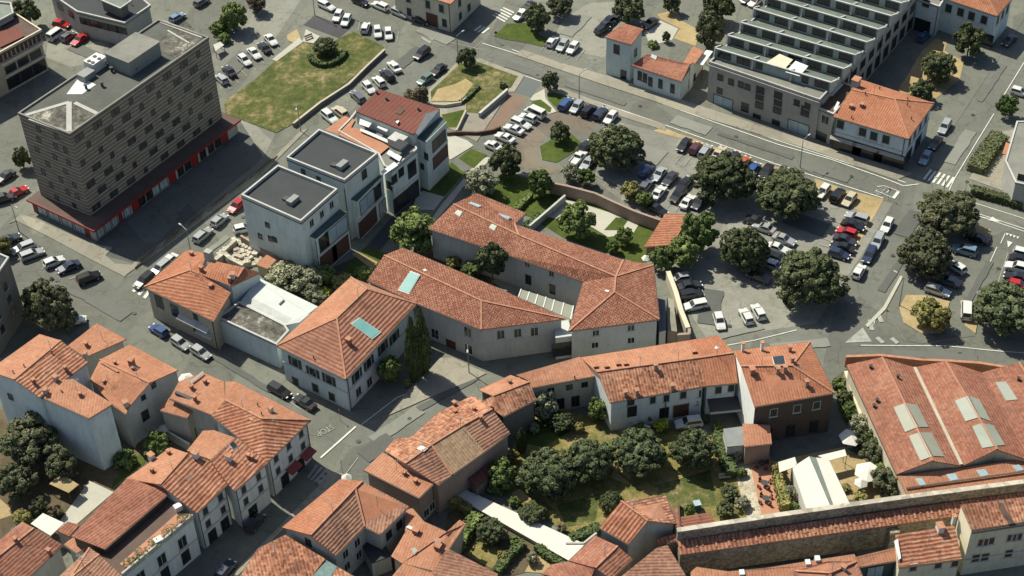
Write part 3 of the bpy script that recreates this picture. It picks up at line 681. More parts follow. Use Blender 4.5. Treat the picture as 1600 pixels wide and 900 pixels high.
patch('dark_or_shaded_asphalt', [(1095, 850), (1290, 850), (1400, 800), (1520, 770), (1520, 800), (1380, 840), (1270, 880), (1100, 892)], DARKA)
patch('pavement', Z(tH, [(1190, 200), (1300, 90), (1400, 110), (880, 560), (560, 900), (500, 900), (900, 500)]), PAVE, .11)
patch('pavement', Z(t23, [(820, 130), (760, 180), (860, 330), (960, 350), (1290, 300), (1200, 190), (1130, 260), (950, 290), (860, 240)]), ASPH, .02)

# ================================================================= painted markings
lines('road_markings', [[(754, 68), (812, 86), (920, 122), (1010, 154)], [(800, 78), (812, 82)], [(1215, 226), (1300, 250), (1376, 277), (1412, 291), (1436, 288)],
      [(1010, 154), (1110, 189), (1215, 226)], [(1010, 149), (1215, 220), (1376, 272), (1415, 286)], [(746, 94), (846, 128)], [(870, 138), (1037, 195), (1210, 256), (1380, 310)]], .22)
lines('road_markings', [[(1478, 308), (1491, 280), (1520, 232), (1553, 178)], [(1568, 150), (1600, 98)], [(1482, 305), (1600, 342)], [(1480, 322), (1600, 362)], [(1482, 319), (1600, 358)],
      [(1110, 545), (1180, 532), (1245, 516)], [(1345, 540), (1480, 541), (1560, 549), (1600, 552)], [(565, 664), (620, 622), (700, 590), (745, 582)]], .18)
lines('worn_road_markings', [[(255, 500), (330, 550), (400, 592)], [(400, 592), (470, 640)], [(752, 66), (740, 76)], [(560, 715), (500, 795), (430, 850)], [(700, 66), (760, 80)], [(1525, 505), (1545, 470), (1560, 440), (1575, 395)]], .14, OLDP)
def zebra(quad, n, name='zebra_crossing', frac=.5, mat=PAINT):
    a, b_, c, d = [at(*p) for p in quad]; _lay[0] += 1; z = .006 + .001 * _lay[0]; bb = MB()
    for i in range(n):
        u0, u1 = i / n, (i + frac) / n
        bb.add([(q.x, q.y, z) for q in (a.lerp(d, u0), b_.lerp(c, u0), b_.lerp(c, u1), a.lerp(d, u1))], [(0, 1, 2, 3)])
    return struct(mesh_obj(name, bb.v, bb.f, mat))
zebra(Z(tS, [(935, 58), (1020, 98), (935, 185), (835, 130)]), 5)
zebra(Z(tS, [(700, 240), (755, 200), (845, 228), (790, 270)]), 3)
zebra(Z(tS, [(370, 215), (435, 248), (350, 360), (275, 312)]), 4, mat=OLDP)
zebra(Z(tY, [(1060, 490), (1005, 570), (790, 495), (850, 420)]), 6)
zebra(Z(tH, [(1260, 75), (1320, 105), (1200, 210), (1140, 170)]), 3, mat=OLDP)
zebra(Z(tH, [(1100, 130), (1170, 30), (1320, 100), (1205, 200)]), 4, mat=OLDP)
zebra([(206, 455), (216, 446), (240, 458), (232, 470)], 3)
zebra([(1368, 500), (1378, 492), (1352, 512), (1362, 518)], 1)
lines('road_markings', [Z(t23, [(635, 200), (650, 265)]), Z(t23, [(690, 170), (710, 215)]), Z(t23, [(680, 310), (720, 345)]), Z(t23, [(770, 315), (810, 348)])], .75, OLDP)
lettering('STOP', (508, 673), (-26, 13), (24, 16), (1.25, 1.65), OLDP)
lettering('STOP', (1374, 298), (-10, 12), (24, 9), (1.2, 2.0), OLDP)
lines('road_markings', [Z(tY, [(450, 560), (510, 555), (630, 600)]), Z(tY, [(440, 590), (590, 655)]), Z(tY, [(525, 610), (560, 575)])], .14)
lines('road_markings', [Z(tY, [(580, 650), (618, 600)]), ], .6)
lines('road_markings', [[(501, 716), (556, 667)]], .32)
lines('road_markings', [Z(z14, [(530, 205), (575, 215)]), Z(z14, [(660, 295), (635, 350)]), Z(z14, [(505, 620), (560, 490), (615, 370)])], .15)
def tri(pts, name='road_marking_arrow'):
    _lay[0] += 1; return struct(mesh_obj(name, [(*at(*p).xy, .006 + .001 * _lay[0]) for p in pts], [tuple(range(len(pts)))], PAINT))
tri(Z(z14, [(570, 225), (590, 205), (632, 233)]))
tri(Z(z14, [(670, 335), (700, 345), (675, 372)]))
for i in range(4): tri(Z(z14, [(664 + i * 19, 292 + i * 6), (681 + i * 19, 297 + i * 6), (668 + i * 19, 308 + i * 6)]))
bays = []
for (x0, y0), (x1, y1), n, dx, dy in (((1068, 240), (1205, 284), 10, -13, 16), ((1005, 305), (1080, 345), 6, 12, -15), ((1300, 345), (1268, 400), 6, 24, 8), ((880, 176), (950, 200), 6, 12, -12), ((795, 232), (846, 188), 6, -20, -9),
                                     ((1100, 505), (1170, 520), 3, -6, -22), ((350, 130), (430, 70), 6, 10, 10), ((20, 405), (130, 445), 5, 22, -8), ((560, 150), (625, 110), 5, -14, -10), ((845, 80), (900, 96), 4, 14, -18), ((560, 48), (620, 66), 5, 3, -16)):
    for i in range(n + 1):
        u = i / n; x, y = x0 + (x1 - x0) * u, y0 + (y1 - y0) * u; bays.append([(x, y), (x + dx, y + dy)])
lines('parking_bay_markings', bays, .13, OLDP)

# utility cuts, repairs and covers in the road surface
rp = random.Random(11); CUT = [paved('repair_dark', (.092, .096, .086), .15, False), paved('repair_pale', (.185, .188, .162), .15, False), paved('repair_mid', (.118, .120, .106), .12, False)]
for (x, y), (dx, dy), L, wd in (((820, 110), (10, 3.3), 9, 2.2), ((930, 148), (10, 3.3), 14, 1.2), ((1080, 196), (10, 3.4), 8, 3), ((1180, 228), (10, 3.3), 16, 1.0), ((1300, 272), (10, 3.3), 7, 2.6), ((1400, 420), (6, -9), 14, 1.4), ((1420, 350), (6, -9), 8, 3.0), ((1500, 230), (6, -9), 12, 2.4), ((1550, 130), (6, -9), 15, 1.2), ((620, 665), (9, -6), 10, 2.4), ((700, 615), (9, -5), 12, 1.2), ((590, 700), (9, -6), 6, 3.2), ((380, 585), (9, 5.4), 13, 1.1), ((300, 535), (9, 5.4), 8, 2.6), ((170, 480), (9, 5), 9, 3), ((110, 455), (9, 4), 12, 1.3), ((640, 90), (9, -7), 8, 3), ((560, 170), (9, -7), 14, 1.2), ((440, 290), (9, -7), 10, 2.2), ((330, 390), (9, -7), 9, 1.2), ((560, 30), (9, 4), 16, 1.4), ((680, 55), (9, 4), 9, 3), ((1010, 240), (9, 3), 7, 5), ((960, 280), (9, 4), 8, 3), ((1260, 350), (9, 3), 8, 4), ((1240, 420), (5, -9), 9, 3), ((1110, 480), (2, -9), 9, 3.5), ((1150, 520), (9, -2), 10, 1.5), ((1460, 556), (10, .6), 14, 1.6), ((1250, 540), (10, -1), 10, 2), ((370, 100), (8, -8), 9, 4), ((130, 80), (9, 4), 7, 3), ((900, 40), (8, -8), 9, 3), ((1530, 440), (5, -9), 12, 1.2), ((1560, 480), (5, -9), 6, 3)):
    p = at(x, y); d = (at(x + dx, y + dy) - p).normalized(); n_ = Vector((-d.y, d.x, 0)); _lay[0] += 1; z = .004 + .001 * _lay[0]
    k = 8; up = [p + d * (L * (i / k - .5)) + n_ * (wd / 2 + rp.uniform(-.12, .12)) for i in range(k + 1)]; dn = [p + d * (L * (i / k - .5)) - n_ * (wd / 2 + rp.uniform(-.12, .12)) for i in range(k + 1)]
    q = [(v.x, v.y, z) for v in dn + up[::-1]]; struct(mesh_obj('road_patch', q, [tuple(range(len(q)))], rp.choice(CUT)))
for x, y in ((840, 118), (1000, 166), (1150, 214), (1330, 276), (1395, 400), (1440, 320), (1520, 180), (640, 655), (715, 605), (420, 610), (330, 560), (210, 490), (620, 110), (500, 220), (380, 340), (1020, 250), (1220, 430), (1140, 510), (1500, 553), (90, 440), (560, 690), (470, 800), (860, 250), (1560, 420)):
    p = at(x, y); struct(mesh_obj('manhole_cover', *(lambda m: (m.v, m.f))(MB().tube((p.x, p.y, .06), (p.x, p.y, .135), .38, .38, 14)), flat('cast_iron', (.055, .055, .052), .6, .3, .2)))
# ================================================================= buildings
G_STREET, G_OLD, G_MOD = 'houses along the left street', 'old town houses along the lower lane', 'grey modern blocks'
def ext(P, a, b, t):                            # point beyond b on the line a-b, in the photograph
    return (P[a][0] + (P[b][0] - P[a][0]) * t, P[a][1] + (P[b][1] - P[a][1]) * t)
def back(p0, p1, p2, z):
    """fourth corner of a parallelogram whose corners p0 (opposite p2's side) lie at height z; returns world-consistent pixel"""
    q = at(*p0, z) + at(*p2, z) - at(*p1, z); d = q - EYE; k = d.dot(FWD)
    return (800 + FPX * d.dot(RGT) / k, 450 - FPX * d.dot(UPV) / k)

# --- dark office block
B = Bld('office_block', 'dark brick office block with pale bands and a red edged ground floor', 'office block', (200, 280))
zo = 21.5
b4 = back((28, 178.7), (109.3, 211.5), (327, 60), zo)
B.roof(qd([(28, 178.7), (109.3, 211.5), (327, 60), b4], zo), ['a b c d'], F_OFF, BANDS, over=.1, par=.35, rim=P_GD, base=2.6)
offw = dict(B.edges)
B.panel([(37, 181), (108, 207), (154, 180), (112, 160)], F_PATCH)
B.panel([(232, 75), (290, 32), (318, 58), (276, 90)], F_PATCH)
for i, (p, q, w_) in enumerate((((38, 181), (108, 160), 1.0), ((108, 160), (108, 206), 1.2), ((117, 161), (154, 179), 1.0), ((252, 34), (317, 58), 1.2), ((262, 48), (296, 68), .5), ((46, 186), (104, 207), .8))):
    a_, b_ = B.hit(*p)[0], B.hit(*q)[0]; B.mb(MB().bar(a_ + Vector((0, 0, .05 + i * .005)), b_ + Vector((0, 0, .05 + i * .005)), w_ * .8, .06), 'roof_flashing', P_GR)
B.panel([(104, 147), (124, 120), (150, 132), (128, 147)], WHITE, h=.06)
B.panel([(112, 150), (126, 190), (160, 178), (330, 62), (290, 92), (140, 120)], F_GR, h=.02) if False else None
ang = math.atan2(*(at(327, 60, zo) - at(109.3, 211.5, zo)).yx)
def rbox(px, z, dx, dy, dz, name, mat, parent=None, a=ang): return B.pbox(px, z, dx, dy, dz, a, name, mat, parent)
pq = at(211, 96, zo); ph = B.mb(MB().box((pq.x, pq.y, zo), 8.2, 6.0, 3.0, ang), 'roof_penthouse', GREYB); B.mb(MB().box((pq.x, pq.y, zo + 3.0), 8.5, 6.3, .15, ang), 'penthouse_roof', F_GR, ph)
ac = rbox((151, 105), zo, 3.4, 2.6, 1.9, 'air_conditioner', WHITE)
for px_, py_ in ((148, 88.5), (155, 92), (139, 95.5), (145, 98)):
    p = at(px_, py_, zo + 1.9); B.mb(MB().tube(p, p + Vector((0, 0, .12)), .38, .38, 12), 'fan', DFRAME, ac)
rbox((136, 122), zo, 2.8, 2.0, 1.3, 'roof_hatch', GREYB)
B.vents([(195, 112), (160, 135), (175, 112), (213, 113), (169, 105), (135, 139)], r=.25, h=.9)
rz = [zo - 1.7 - 2.62 * k for k in range(7)]
for k, z in enumerate(rz):
    us = [(.035 + .125 * j + (.06 if k % 2 else 0)) for j in range(8)]
    B.grid('b c', [u for u in us if u < .97] + [u + .030 for u in us if u < .94 and (k + int(u * 30)) % 3], [z], .8, 1.25, 'offw')
    B.grid('a b', [.2 + (.1 if k % 2 else 0), .55 + (.08 if k % 2 else 0), .82] if k % 3 else [.35, .7], [z], .8, 1.25, 'offw')
zp = 3.0; bp = back((41.3, 312), (146.7, 361.3), (376, 187), zp)
B.roof(qd([(41.3, 312), (146.7, 361.3), (376, 187), bp], zp), ['a b c d'], F_BR, P_GR, over=.6, th=.35, gutter=False, name='podium_roof')
fb = MB(); ps = [at(41.3, 312, zp), at(146.7, 361.3, zp), at(376, 187, zp)]
for a_, b_ in zip(ps, ps[1:]): fb.bar(a_ + Vector((0, 0, -.32)), b_ + Vector((0, 0, -.32)), .16, .42)
B.mb(fb, 'red_fascia', REDP)
B.grid('a b', [.14, .34, .55, .76], [1.4], 2.6, 2.1, 'pale', 'shop_window'); B.grid('a b', [.04, .87], [1.3], 1.1, 2.5, 'gar', 'red_pillar')
B.grid('b c', [.035, .08, .125, .2, .4, .46], [1.4], 2.0, 2.1, 'pale', 'shop_window'); B.grid('b c', [.165, .265, .52, .68, .90], [1.3], 1.8, 2.3, 'gar', 'red_door'); B.grid('b c', [.31, .36, .58, .63, .74, .8, .85], [1.3], 1.6, 2.1, 'dk', 'shop_window')

# --- grey modern blocks
def block(name, label, pts, z, par=.6, deck=F_DK, wall=P_MO, grp=G_MOD, **kw):
    c = (sum(p[0] for p in pts) / len(pts), sum(p[1] for p in pts) / len(pts) + 60)
    b = Bld(name, label, kw.pop('cat', 'building'), c, grp); ks = ' '.join('abcdefghijkl'[:len(pts)])
    b.roof(qd(pts, z), [ks], deck, wall, over=kw.pop('over', .03), par=par, th=.25, gutter=False, **kw); return b
G1 = block('apartment_block', 'pale grey block with black flat roof, nearest the orange house', [(377.3, 308), (470.7, 349.3), (528, 298.7), (434.7, 261.3)], 12.6, rim=P_LG, cat='apartment block')
G1.wins('a b', Z((360, 180, 3.75), [(217, 642), (175, 708), (235, 722), (260, 727)]), .9, 1.0, 'dark'); G1.wins('b c', Z((360, 180, 3.75), [(475, 632), (592, 525), (535, 580)]), 1.0, 1.4, 'gl')
def bay(Bx, pts, z, glz, tag_='bay'):
    """lower glazed bay in front of a block: sheet roof, pale panel, red-brown doors"""
    k = qd(pts, z); Bx.roof(k, [' '.join(k)], F_GRN if False else flat('dark_green_sheet', (.055, .085, .080), .5, 0, .2), P_MO, over=.05, th=.2, gutter=False, name='bay_roof')
bay(G1, [(480, 366.7), (493.3, 372.5), (542.7, 331.5), (524, 324)], 8.6, None)
G1.grid('b c', [.62], [6.4], 6.0, 3.2, 'pale', 'shop_window'); G1.grid('b c', [.22], [6.3], 2.4, 3.0, 'dk', 'balcony_window'); G1.grid('b c', [.3, .68], [2.1], 4.4, 3.4, 'garb', 'garage_door')
G1.wins('a b', [(484, 400), (485, 425)], .8, 1.0, 'dark')
G1.course(['b c'], 4.3); G1.pipe('a b', [.97], 8)
rb_ = G1.pbox((458, 316), 12.6, 2.3, 1.2, .9, ang, 'roof_fan', GREYB); G1.pbox((447, 312), 12.6, 1.0, 1.0, .4, ang, 'roof_hatch', DFRAME)
G2 = block('apartment_block', 'pale grey block with black flat roof, between its twin and the orange terrace', [(448, 249.3), (538.7, 285.3), (590.7, 242.7), (498.7, 205.3)], 13.4, rim=P_LG, cat='apartment block')
G2.pbox((535, 261), 13.4, 2.3, 1.2, .9, ang, 'roof_fan', GREYB); G2.pbox((522, 259), 13.4, 1.0, 1.0, .4, ang, 'roof_hatch', DFRAME)
G2.wins('b c', [(569, 272)], 1.2, 1.8, 'dark'); G2.wins('a b', [(474, 268), (498, 280)], .8, 1.0, 'dark'); G2.pipe('a b', [.985], 12)
bay(G2, [(545, 309), (557.5, 314), (598.7, 272.5), (584, 268)], 9.0, None)
G2.grid('b c', [.36], [6.6], 4.6, 3.0, 'pale', 'shop_window'); G2.grid('b c', [.75], [6.4], 2.2, 3.0, 'dk', 'balcony_window'); G2.grid('b c', [.3], [2.1], 5.6, 3.4, 'garb', 'garage_door')
G2.grid('b c', [.88], [2.0], 2.0, 3.2, 'pale', 'door'); G2.course(['b c'], 4.4)
G3 = block('apartment_block', 'grey block with terracotta roof terrace and white awnings behind black roofs', [(528, 207), (590.7, 243), (600, 262), (612, 268), (652, 236), (648, 210), (556, 176), (545, 190)], 10.2, par=.5, deck=F_GR, cat='apartment block')
G3.panel(Z(tW, [(240, 450), (340, 395), (430, 405), (640, 545), (570, 605)]), T_SA, 'terrace_roof', h=.35)
G3.panel(Z(tW, [(140, 415), (290, 305), (375, 335), (340, 400), (240, 445)]), T_SA, 'terrace_roof', h=.3)
for q in (Z(tW, [(415, 310), (515, 345), (480, 395), (405, 370)]), Z(tW, [(560, 370), (640, 400), (620, 430), (545, 395)])): G3.panel(q, WHITE, 'awning', h=1.6)
for q in (Z(tW, [(640, 570), (740, 625), (720, 660), (620, 600)]), Z(tW, [(575, 740), (680, 665), (710, 690), (600, 765)]), Z(tW, [(420, 400), (650, 500), (640, 520), (410, 420)])): G3.panel(q, P_WH, 'terrace_wall', h=.8)
pn = G3.pbox(Z(tW, [(722, 530)])[0], 10.2, 3.2, 3.0, 1.9, ang, 'roof_room', P_LG); G3.pbox(Z(tW, [(722, 530)])[0], 12.1, 2.6, 2.4, .1, ang, 'room_roof', F_DK, pn)
G3.wins('d e', Z(tW, [(733, 745), (680, 800)]), 1.4, 1.7, 'dark'); G3.grid('d e', [.75], [7.2], 2.2, 3.2, 'dk', 'balcony_window'); G3.grid('d e', [.3], [2.0], 5.0, 3.4, 'dk', 'garage_door'); G3.grid('d e', [.78], [2.0], 2.4, 3.6, 'dk', 'garage_door'); G3.course(['d e'], 4.5)
G3.grid('c d', [.5], [6.5], 1.2, 1.8, 'dark')
G4 = block('apartment_block', 'grey block with dark red sheet roof and curved white balcony bay', [(556, 174), (592.5, 139), (687.5, 170), (646, 210)], 13.0, par=0, deck=T_DK, cat='apartment block')
G4.panel(Z(tW, [(845, 440), (930, 285), (1035, 255), (870, 455)]), flat('slate_sheet', (.11, .125, .13), .4, .2, .2), 'metal_roof_edge', h=.05)
G4.sky([Z(tW, [(690, 280), (725, 240), (765, 255), (728, 295)])], F_BR, frame=False, name='roof_hatch'); G4.vents(Z(tW, [(620, 180), (545, 130), (870, 260), (700, 350)]), r=.2)
G4.panel(Z(tW, [(690, 350), (705, 335), (720, 345), (705, 365)]), WHITE, h=.5)
bay(G4, Z(tW, [(848, 470), (925, 510), (1090, 350), (1045, 310)]), 11.6, None)
G4.wins('a b', Z(tW, [(930, 620)]), .9, 1.4, 'dark'); G4.grid('b c', [.6], [9.0], 4.4, 2.4, 'dk', 'balcony_window'); G4.grid('b c', [.62], [5.2], 5.0, 2.6, 'garb', 'balcony_window'); G4.course(['b c'], 7.0, WHITE, dz=.4); G4.course(['b c'], 11.2, WHITE, dz=.4); G4.course(['b c'], 3.4, WHITE)
G4.wins('a b', Z(tW, [(900, 700)]), .8, 1.2, 'dark')

# --- tower house and its red wing
TH = Bld('station_house', 'narrow grey house with tower and low red roofed wing beside the road', 'house', (1000, 150))
TH.roof({'a': (944.5, 57.5, 9), 'b': (986.7, 70, 9), 'c': (1005.5, 45, 9.6), 'd': (974, 36.3, 9.6)}, ['a b c d'], T_RED, P_MO, over=.25)
TH.wins('a b', [(963.5, 77)], 1.2, 2.0, 'dk'); TH.wins('a b', Z((920, 20, 6), [(325, 580)]), 1.2, 2.0, 'dark'); TH.wins('b c', [(993, 82)], 1.0, 1.6, 'dark')
TH.roof({'a': (986.7, 102, 4.9), 'b': (1065, 127.5, 4.9), 'e': (1085, 97.5, 5.6), 'f': (1011, 84, 6.6), 'g': (1078, 100, 6.4)}, ['a b g f', 'b e g'] , T_DK if False else T_RED, P_MO, over=.25)
TH.wins('a b', Z((920, 20, 6), [(478, 590), (527, 610), (577, 645), (672, 665), (785, 710)]), .8, 2.0, 'dk')
TH.wins('b e', Z((920, 20, 6), [(945, 650), (990, 610)]), .8, 1.8, 'dk')
TH.sky([Z((920, 20, 6), [(580, 415), (590, 385), (640, 405), (630, 440)])], FRAME, frame=False, name='roof_hatch')
TH.roof({'a': (1065, 101, 4.4), 'b': (1083, 72, 4.4), 'c': (1100, 80, 4.4), 'd': (1084, 102, 4.4)}, ['a d c b'], T_SA, P_MO, over=.2)

# --- saw-tooth factory
SW = Bld('factory', 'long factory with saw tooth glazed roof and grey beige street front', 'factory', (1250, 110))
fz = 9.0
fA, fB = (1107.5, 99), (1281, 158.5); fC = (1440, -18); fD = back(fA, fB, fC, fz)
SW.roof(qd([fA, fB, fC, fD], fz), ['a b c d'], F_GR, P_TA, over=.1, par=.45, rim=P_GR)
Wl = [at(*p, fz) for p in (fA, fB, fC, fD)]
ux = (Wl[1] - Wl[0]).normalized(); uy = Vector((-ux.y, ux.x, 0))
teeth = [((1117.5, 75), (1300, 129)), ((1137.5, 55), (1320, 107.5)), ((1158, 35), (1337.5, 86)), ((1178, 13), (1356, 66)), ((1196, -6), (1374, 46)), ((1214, -26), (1394, 25)), ((1232, -46), (1410, 5)), ((1250, -66), (1428, -15))]
zt_ = 11.3
for i, (l, r) in enumerate(teeth):
    L, R = at(*l, zt_), at(*r, zt_); d = (R - L).normalized(); nrm = Vector((d.y, -d.x, 0)); ln_ = (R - L).length
    bk = -nrm * 5.0
    # prism: vertical glazed front, sloping back
    f0, f1 = L + Vector((0, 0, 0)), R
    vs = [(L.x, L.y, fz - .1), (R.x, R.y, fz - .1), (R.x + bk.x, R.y + bk.y, fz - .1), (L.x + bk.x, L.y + bk.y, fz - .1), (L.x, L.y, zt_), (R.x, R.y, zt_), (R.x + bk.x, R.y + bk.y, fz + .15), (L.x + bk.x, L.y + bk.y, fz + .15)]
    mon = SW.part('roof_monitor', vs, [(0, 1, 5, 4), (1, 2, 6, 5), (2, 3, 7, 6), (3, 0, 4, 7), (4, 5, 6, 7)], P_GG, mats=[P_GG, F_GRN], midx=[0, 0, 0, 0, 1])
    SW.mb(MB().bar(L + nrm * .1 + Vector((0, 0, .0)), R + nrm * .1 + Vector((0, 0, .0)), .35, .14), 'monitor_edge', P_LG, mon)
    for u in (.0, .335, .665, 1.0):
        p = L + d * (ln_ * u); SW.mb(MB().add([tuple(q) for s_ in (-.16, .16) for q in ((p + d * s_ + nrm * .6 + Vector((0, 0, -2.0))), (p + d * s_ + Vector((0, 0, .25))), (p + d * s_ + bk * .55 + Vector((0, 0, -.85))), (p + d * s_ + bk * .55 + Vector((0, 0, -2.2))))],
             [(0, 1, 2, 3), (7, 6, 5, 4), (0, 4, 5, 1), (1, 5, 6, 2), (2, 6, 7, 3), (3, 7, 4, 0)]), 'partition_fin', P_LG, mon)
    a_ = math.atan2(nrm.y, nrm.x) - math.pi / 2
    for k in range(12):
        u = (k + .5) / 12; 
        if i == 0 and k in (5, 6, 7, 8): continue
        p = L + d * (ln_ * (u + (-.012 if k % 2 else .012))) ; p.z = fz + 1.15; SW.place(p, a_, 1.25, 1.4, 'dk', 'monitor_window', sill=False)
SW.panel(Z(tU, [(575, 495), (690, 420), (795, 465), (720, 550)]), P_CR, 'roof_terrace', h=2.0); SW.panel(Z(tU, [(735, 562), (815, 475), (915, 515), (845, 595)]), P_WH, 'roof_terrace', h=2.0)
SW.wins('a b', Z(tU, [(228, 605), (312, 640), (388, 660), (440, 680), (222, 710), (825, 803), (908, 830)]), 1.1, 1.3, 'dk')
SW.wins('a b', Z(tU, [(248, 815)]), 4.2, 3.4, 'pale', name='shop_window'); SW.wins('a b', Z(tV, [(0, 0)]) and [(1247, 202)], 4.4, 3.2, 'pale', name='shop_window')
SW.wins('a b', Z(tU, [(540, 705), (535, 755), (532, 820), (680, 745), (678, 800), (672, 860)]), 1.6, 1.5, 'dk'); SW.wins('a b', Z(tU, [(420, 840)]), 1.5, 2.0, 'dk'); SW.wins('a b', [(1182, 186), (1212, 195), (1258, 174)], 1.6, 2.2, 'dk')
SW.course(['a b', 'b c'], fz - .5, P_GR, 'cornice', .3, .3)
for z_ in (2.0, 6.0): SW.grid('b c', [.08 + .085 * k for k in range(11)], [z_], 2.2, 2.6 if z_ < 3 else 1.8, 'dk')
SW.pipe('b c', [.02, .3, .6], 8.5); SW.panel([(1085, 92), (1100, 76), (1112, 84), (1104, 98)], WHITE, 'roof_stair', h=.4) if False else None
AN = block('annex', 'narrow low annex with dark flat roof between the factory and orange house', [(1274, 168), (1302, 180), (1340, 138), (1314, 128)], 7.0, par=.3, deck=F_BR, wall=P_TA, grp=None, cat='annex')
AN.wins('a b', Z((1240, 120, 5.625), [(278, 377)]), 1.6, 1.8, 'gl'); AN.wins('a b', Z((1240, 120, 5.625), [(235, 540)]), 2.4, 2.6, 'dk', name='door'); AN.panel([(1290, 150), (1301, 150), (1318, 132), (1310, 128)], P_WH, 'terrace_wall', h=.6)

# --- pale blue corner house with orange hip roof
RH = Bld('corner_house', 'pale blue two storey house with bright orange hipped roof and street arches', 'house', (1380, 200))
RH.roof({'a': (1302, 182, 7.7), 'b': (1419.6, 217, 7.7), 'c': (1459.5, 161, 7.7), 'd': (1346.5, 124.5, 7.7), 'e': (1330, 140, 9.5), 'f': (1398, 154.7, 9.7)}, ['a b f e', 'b c f', 'c d e f'], T_OR, P_BL)
RH.wins('a b', Z((1240, 120, 5.625), [(412, 418), (607, 485), (705, 520), (812, 550)]), 1.4, 1.8, 'sh')
RH.grid('a b', [.2, .5, .8], [1.75], 6.0, 2.9, 'dark', 'arcade_opening'); RH.awning('a b', Z((1240, 120, 5.625), [(440, 560), (640, 620), (850, 700)]), 5.4, .55, 3.1, P_TA)
RH.grid('b c', [.15, .36, .58, .82], [5.6], 1.2, 1.8, 'sh'); RH.grid('b c', [.2, .6], [1.7], 3.0, 2.6, 'dark', 'arcade_opening'); RH.course(['a b', 'b c'], 4.1, P_LG)
RH.pipe('a b', [.01, .97], 7.5); RH.chim(Z((1240, 120, 5.625), [(598, 258), (505, 270)]), .6, .7); RH.vents(Z((1240, 120, 5.625), [(630, 158), (755, 110), (1000, 250), (1035, 375), (510, 365), (1000, 205)]))
RH.panel(Z((1240, 120, 5.625), [(350, 285), (385, 215), (405, 225), (370, 300)]), P_WH, 'gable_wall', h=.5); RH.chim(Z((1240, 120, 5.625), [(545, 80)]), 1.6, 1.6, P_GR)
# --- top right villa
TV = Bld('villa', 'pale two storey villa with orange roof at the top right corner', 'house', (1520, 20))
TV.roof({'a': (1466, -6, 8), 'b': (1558, 25, 8), 'c': (1585, -6, 8), 'd': (1500, -45, 8), 'e': (1500, -20, 10), 'f': (1540, -10, 10)}, ['a b f e', 'b c f', 'c d e f', 'd a e'], T_OR, P_BL)
TV.wins('a b', Z(tV, [(1012, 65), (1105, 95), (1190, 125), (1288, 155)]), 1.4, 1.9, 'sh'); TV.grid('b c', [.2, .5, .8], [5.8], 1.2, 1.8, 'sh'); TV.grid('a b', [.62, .9], [1.6], 3.2, 2.6, 'dark', 'arcade_opening')
TV.roof(qd([(1432, 0), (1468, 12), (1482, -10), (1445, -24)], 7.2), ['a b c d'], F_GR, P_BL, over=.1, par=.3, name='wing_roof'); TV.wins('a b', Z(tV, [(835, 25)]), 1.6, 1.8, 'sh'); TV.grid('a b', [.4], [1.6], 3.4, 2.8, 'dark', 'garage_door'); TV.pipe('a b', [.97], 7)
# --- right edge grey house
RE = Bld('house', 'grey flat roofed house behind a hedge at the right edge', 'house', (1590, 260))
RE.roof(qd([(1570, 252), (1586, 286), (1650, 300), (1650, 190), (1588, 190)], 5.5), ['a b c d e'], F_GR, P_GR, over=.1, par=.2)
RE.wins('b c', [(1596, 277)], 1.2, 1.2, 'dk'); RE.panel([(1566, 240), (1572, 222), (1581, 226), (1578, 242)], T_SA, 'porch_roof', h=-.6)

# --- top edge cream house, top left buildings
TC = Bld('cream_house', 'cream house with brown garage door on the street corner at top', 'house', (690, 10))
TC.roof(qd([(612, -22), (704, 6), (752, -40), (665, -66)], 7.4), ['a b c d'], T_SA, P_CR, over=.3); TC.grid('a b', [.25, .6, .84], [5.3], 1.2, 1.9, 'sh'); TC.grid('a b', [.66], [1.7], 3.0, 3.2, 'br', 'garage_door'); TC.grid('a b', [.25, .88], [1.9], 1.2, 2.0, 'sh'); TC.grid('b c', [.3, .6], [2.0, 5.3], 1.2, 1.8, 'sh'); TC.pipe('a b', [.98], 7)
LB = Bld('commercial_building', 'low building with tan roof edge and brown slatted front at upper left', 'commercial building', (20, 100))
LB.roof(qd([(-70, 122), (-2, 86), (66, 49), (24, 22), (-70, 60)], 9.5), ['a b c d e'], F_BR, P_BE, over=.5, par=.5, rim=P_CR, th=.4)
LB.panel([(0, 74), (38, 56), (28, 41), (-10, 52)], T_DK, 'red_roof', h=.3)
LB.grid('b c', [.05 + .1 * k for k in range(10)], [8.2], 1.1, 1.7, 'br'); LB.grid('b c', [.2, .5, .8], [5.0], 2.6, 1.6, 'dk'); LB.grid('b c', [.2, .5, .8], [1.8], 3.2, 2.4, 'dk', 'shop_window'); LB.course(['b c'], 6.7, P_CR, dz=.5, dp=.6); LB.course(['b c'], 3.6, P_CR, dz=.4, dp=.4)
LC = Bld('glass_roofed_building', 'building with green glazed roof in the top left corner', 'commercial building', (0, 30))
LC.roof(qd([(-60, 60), (0, 34), (22, 22), (18, 6), (-40, 0)], 11), ['a b c d e'], F_GRN, P_GR, over=.3, par=.4); LC.grid('b c', [.2, .5, .8], [9], 1.4, 1.4, 'dk')
TB = Bld('depot', 'low grey depot with long window band at the top left', 'depot', (140, 30))
TB.roof(qd([(76, -10), (120, 20), (195, 38), (236, 10), (190, -30), (110, -40)], 6.0), ['a b c d e f'], F_DK, P_GR, over=.3, par=.4, rim=P_LG)
TB.grid('b c', [.12, .32, .52, .72, .9], [4.0], 2.6, 1.5, 'dk'); TB.grid('a b', [.3, .7], [4.0], 2.0, 1.4, 'dk'); TB.roof(qd([(150, -2), (188, 14), (206, 2), (170, -16)], 9.0), ['a b c d'], F_GRN, P_DK, over=.8, par=.2, name='upper_roof', base=5.9)
LM = Bld('corner_block', 'tall dark plastered block at the left edge beside the tree', 'apartment block', (5, 470))
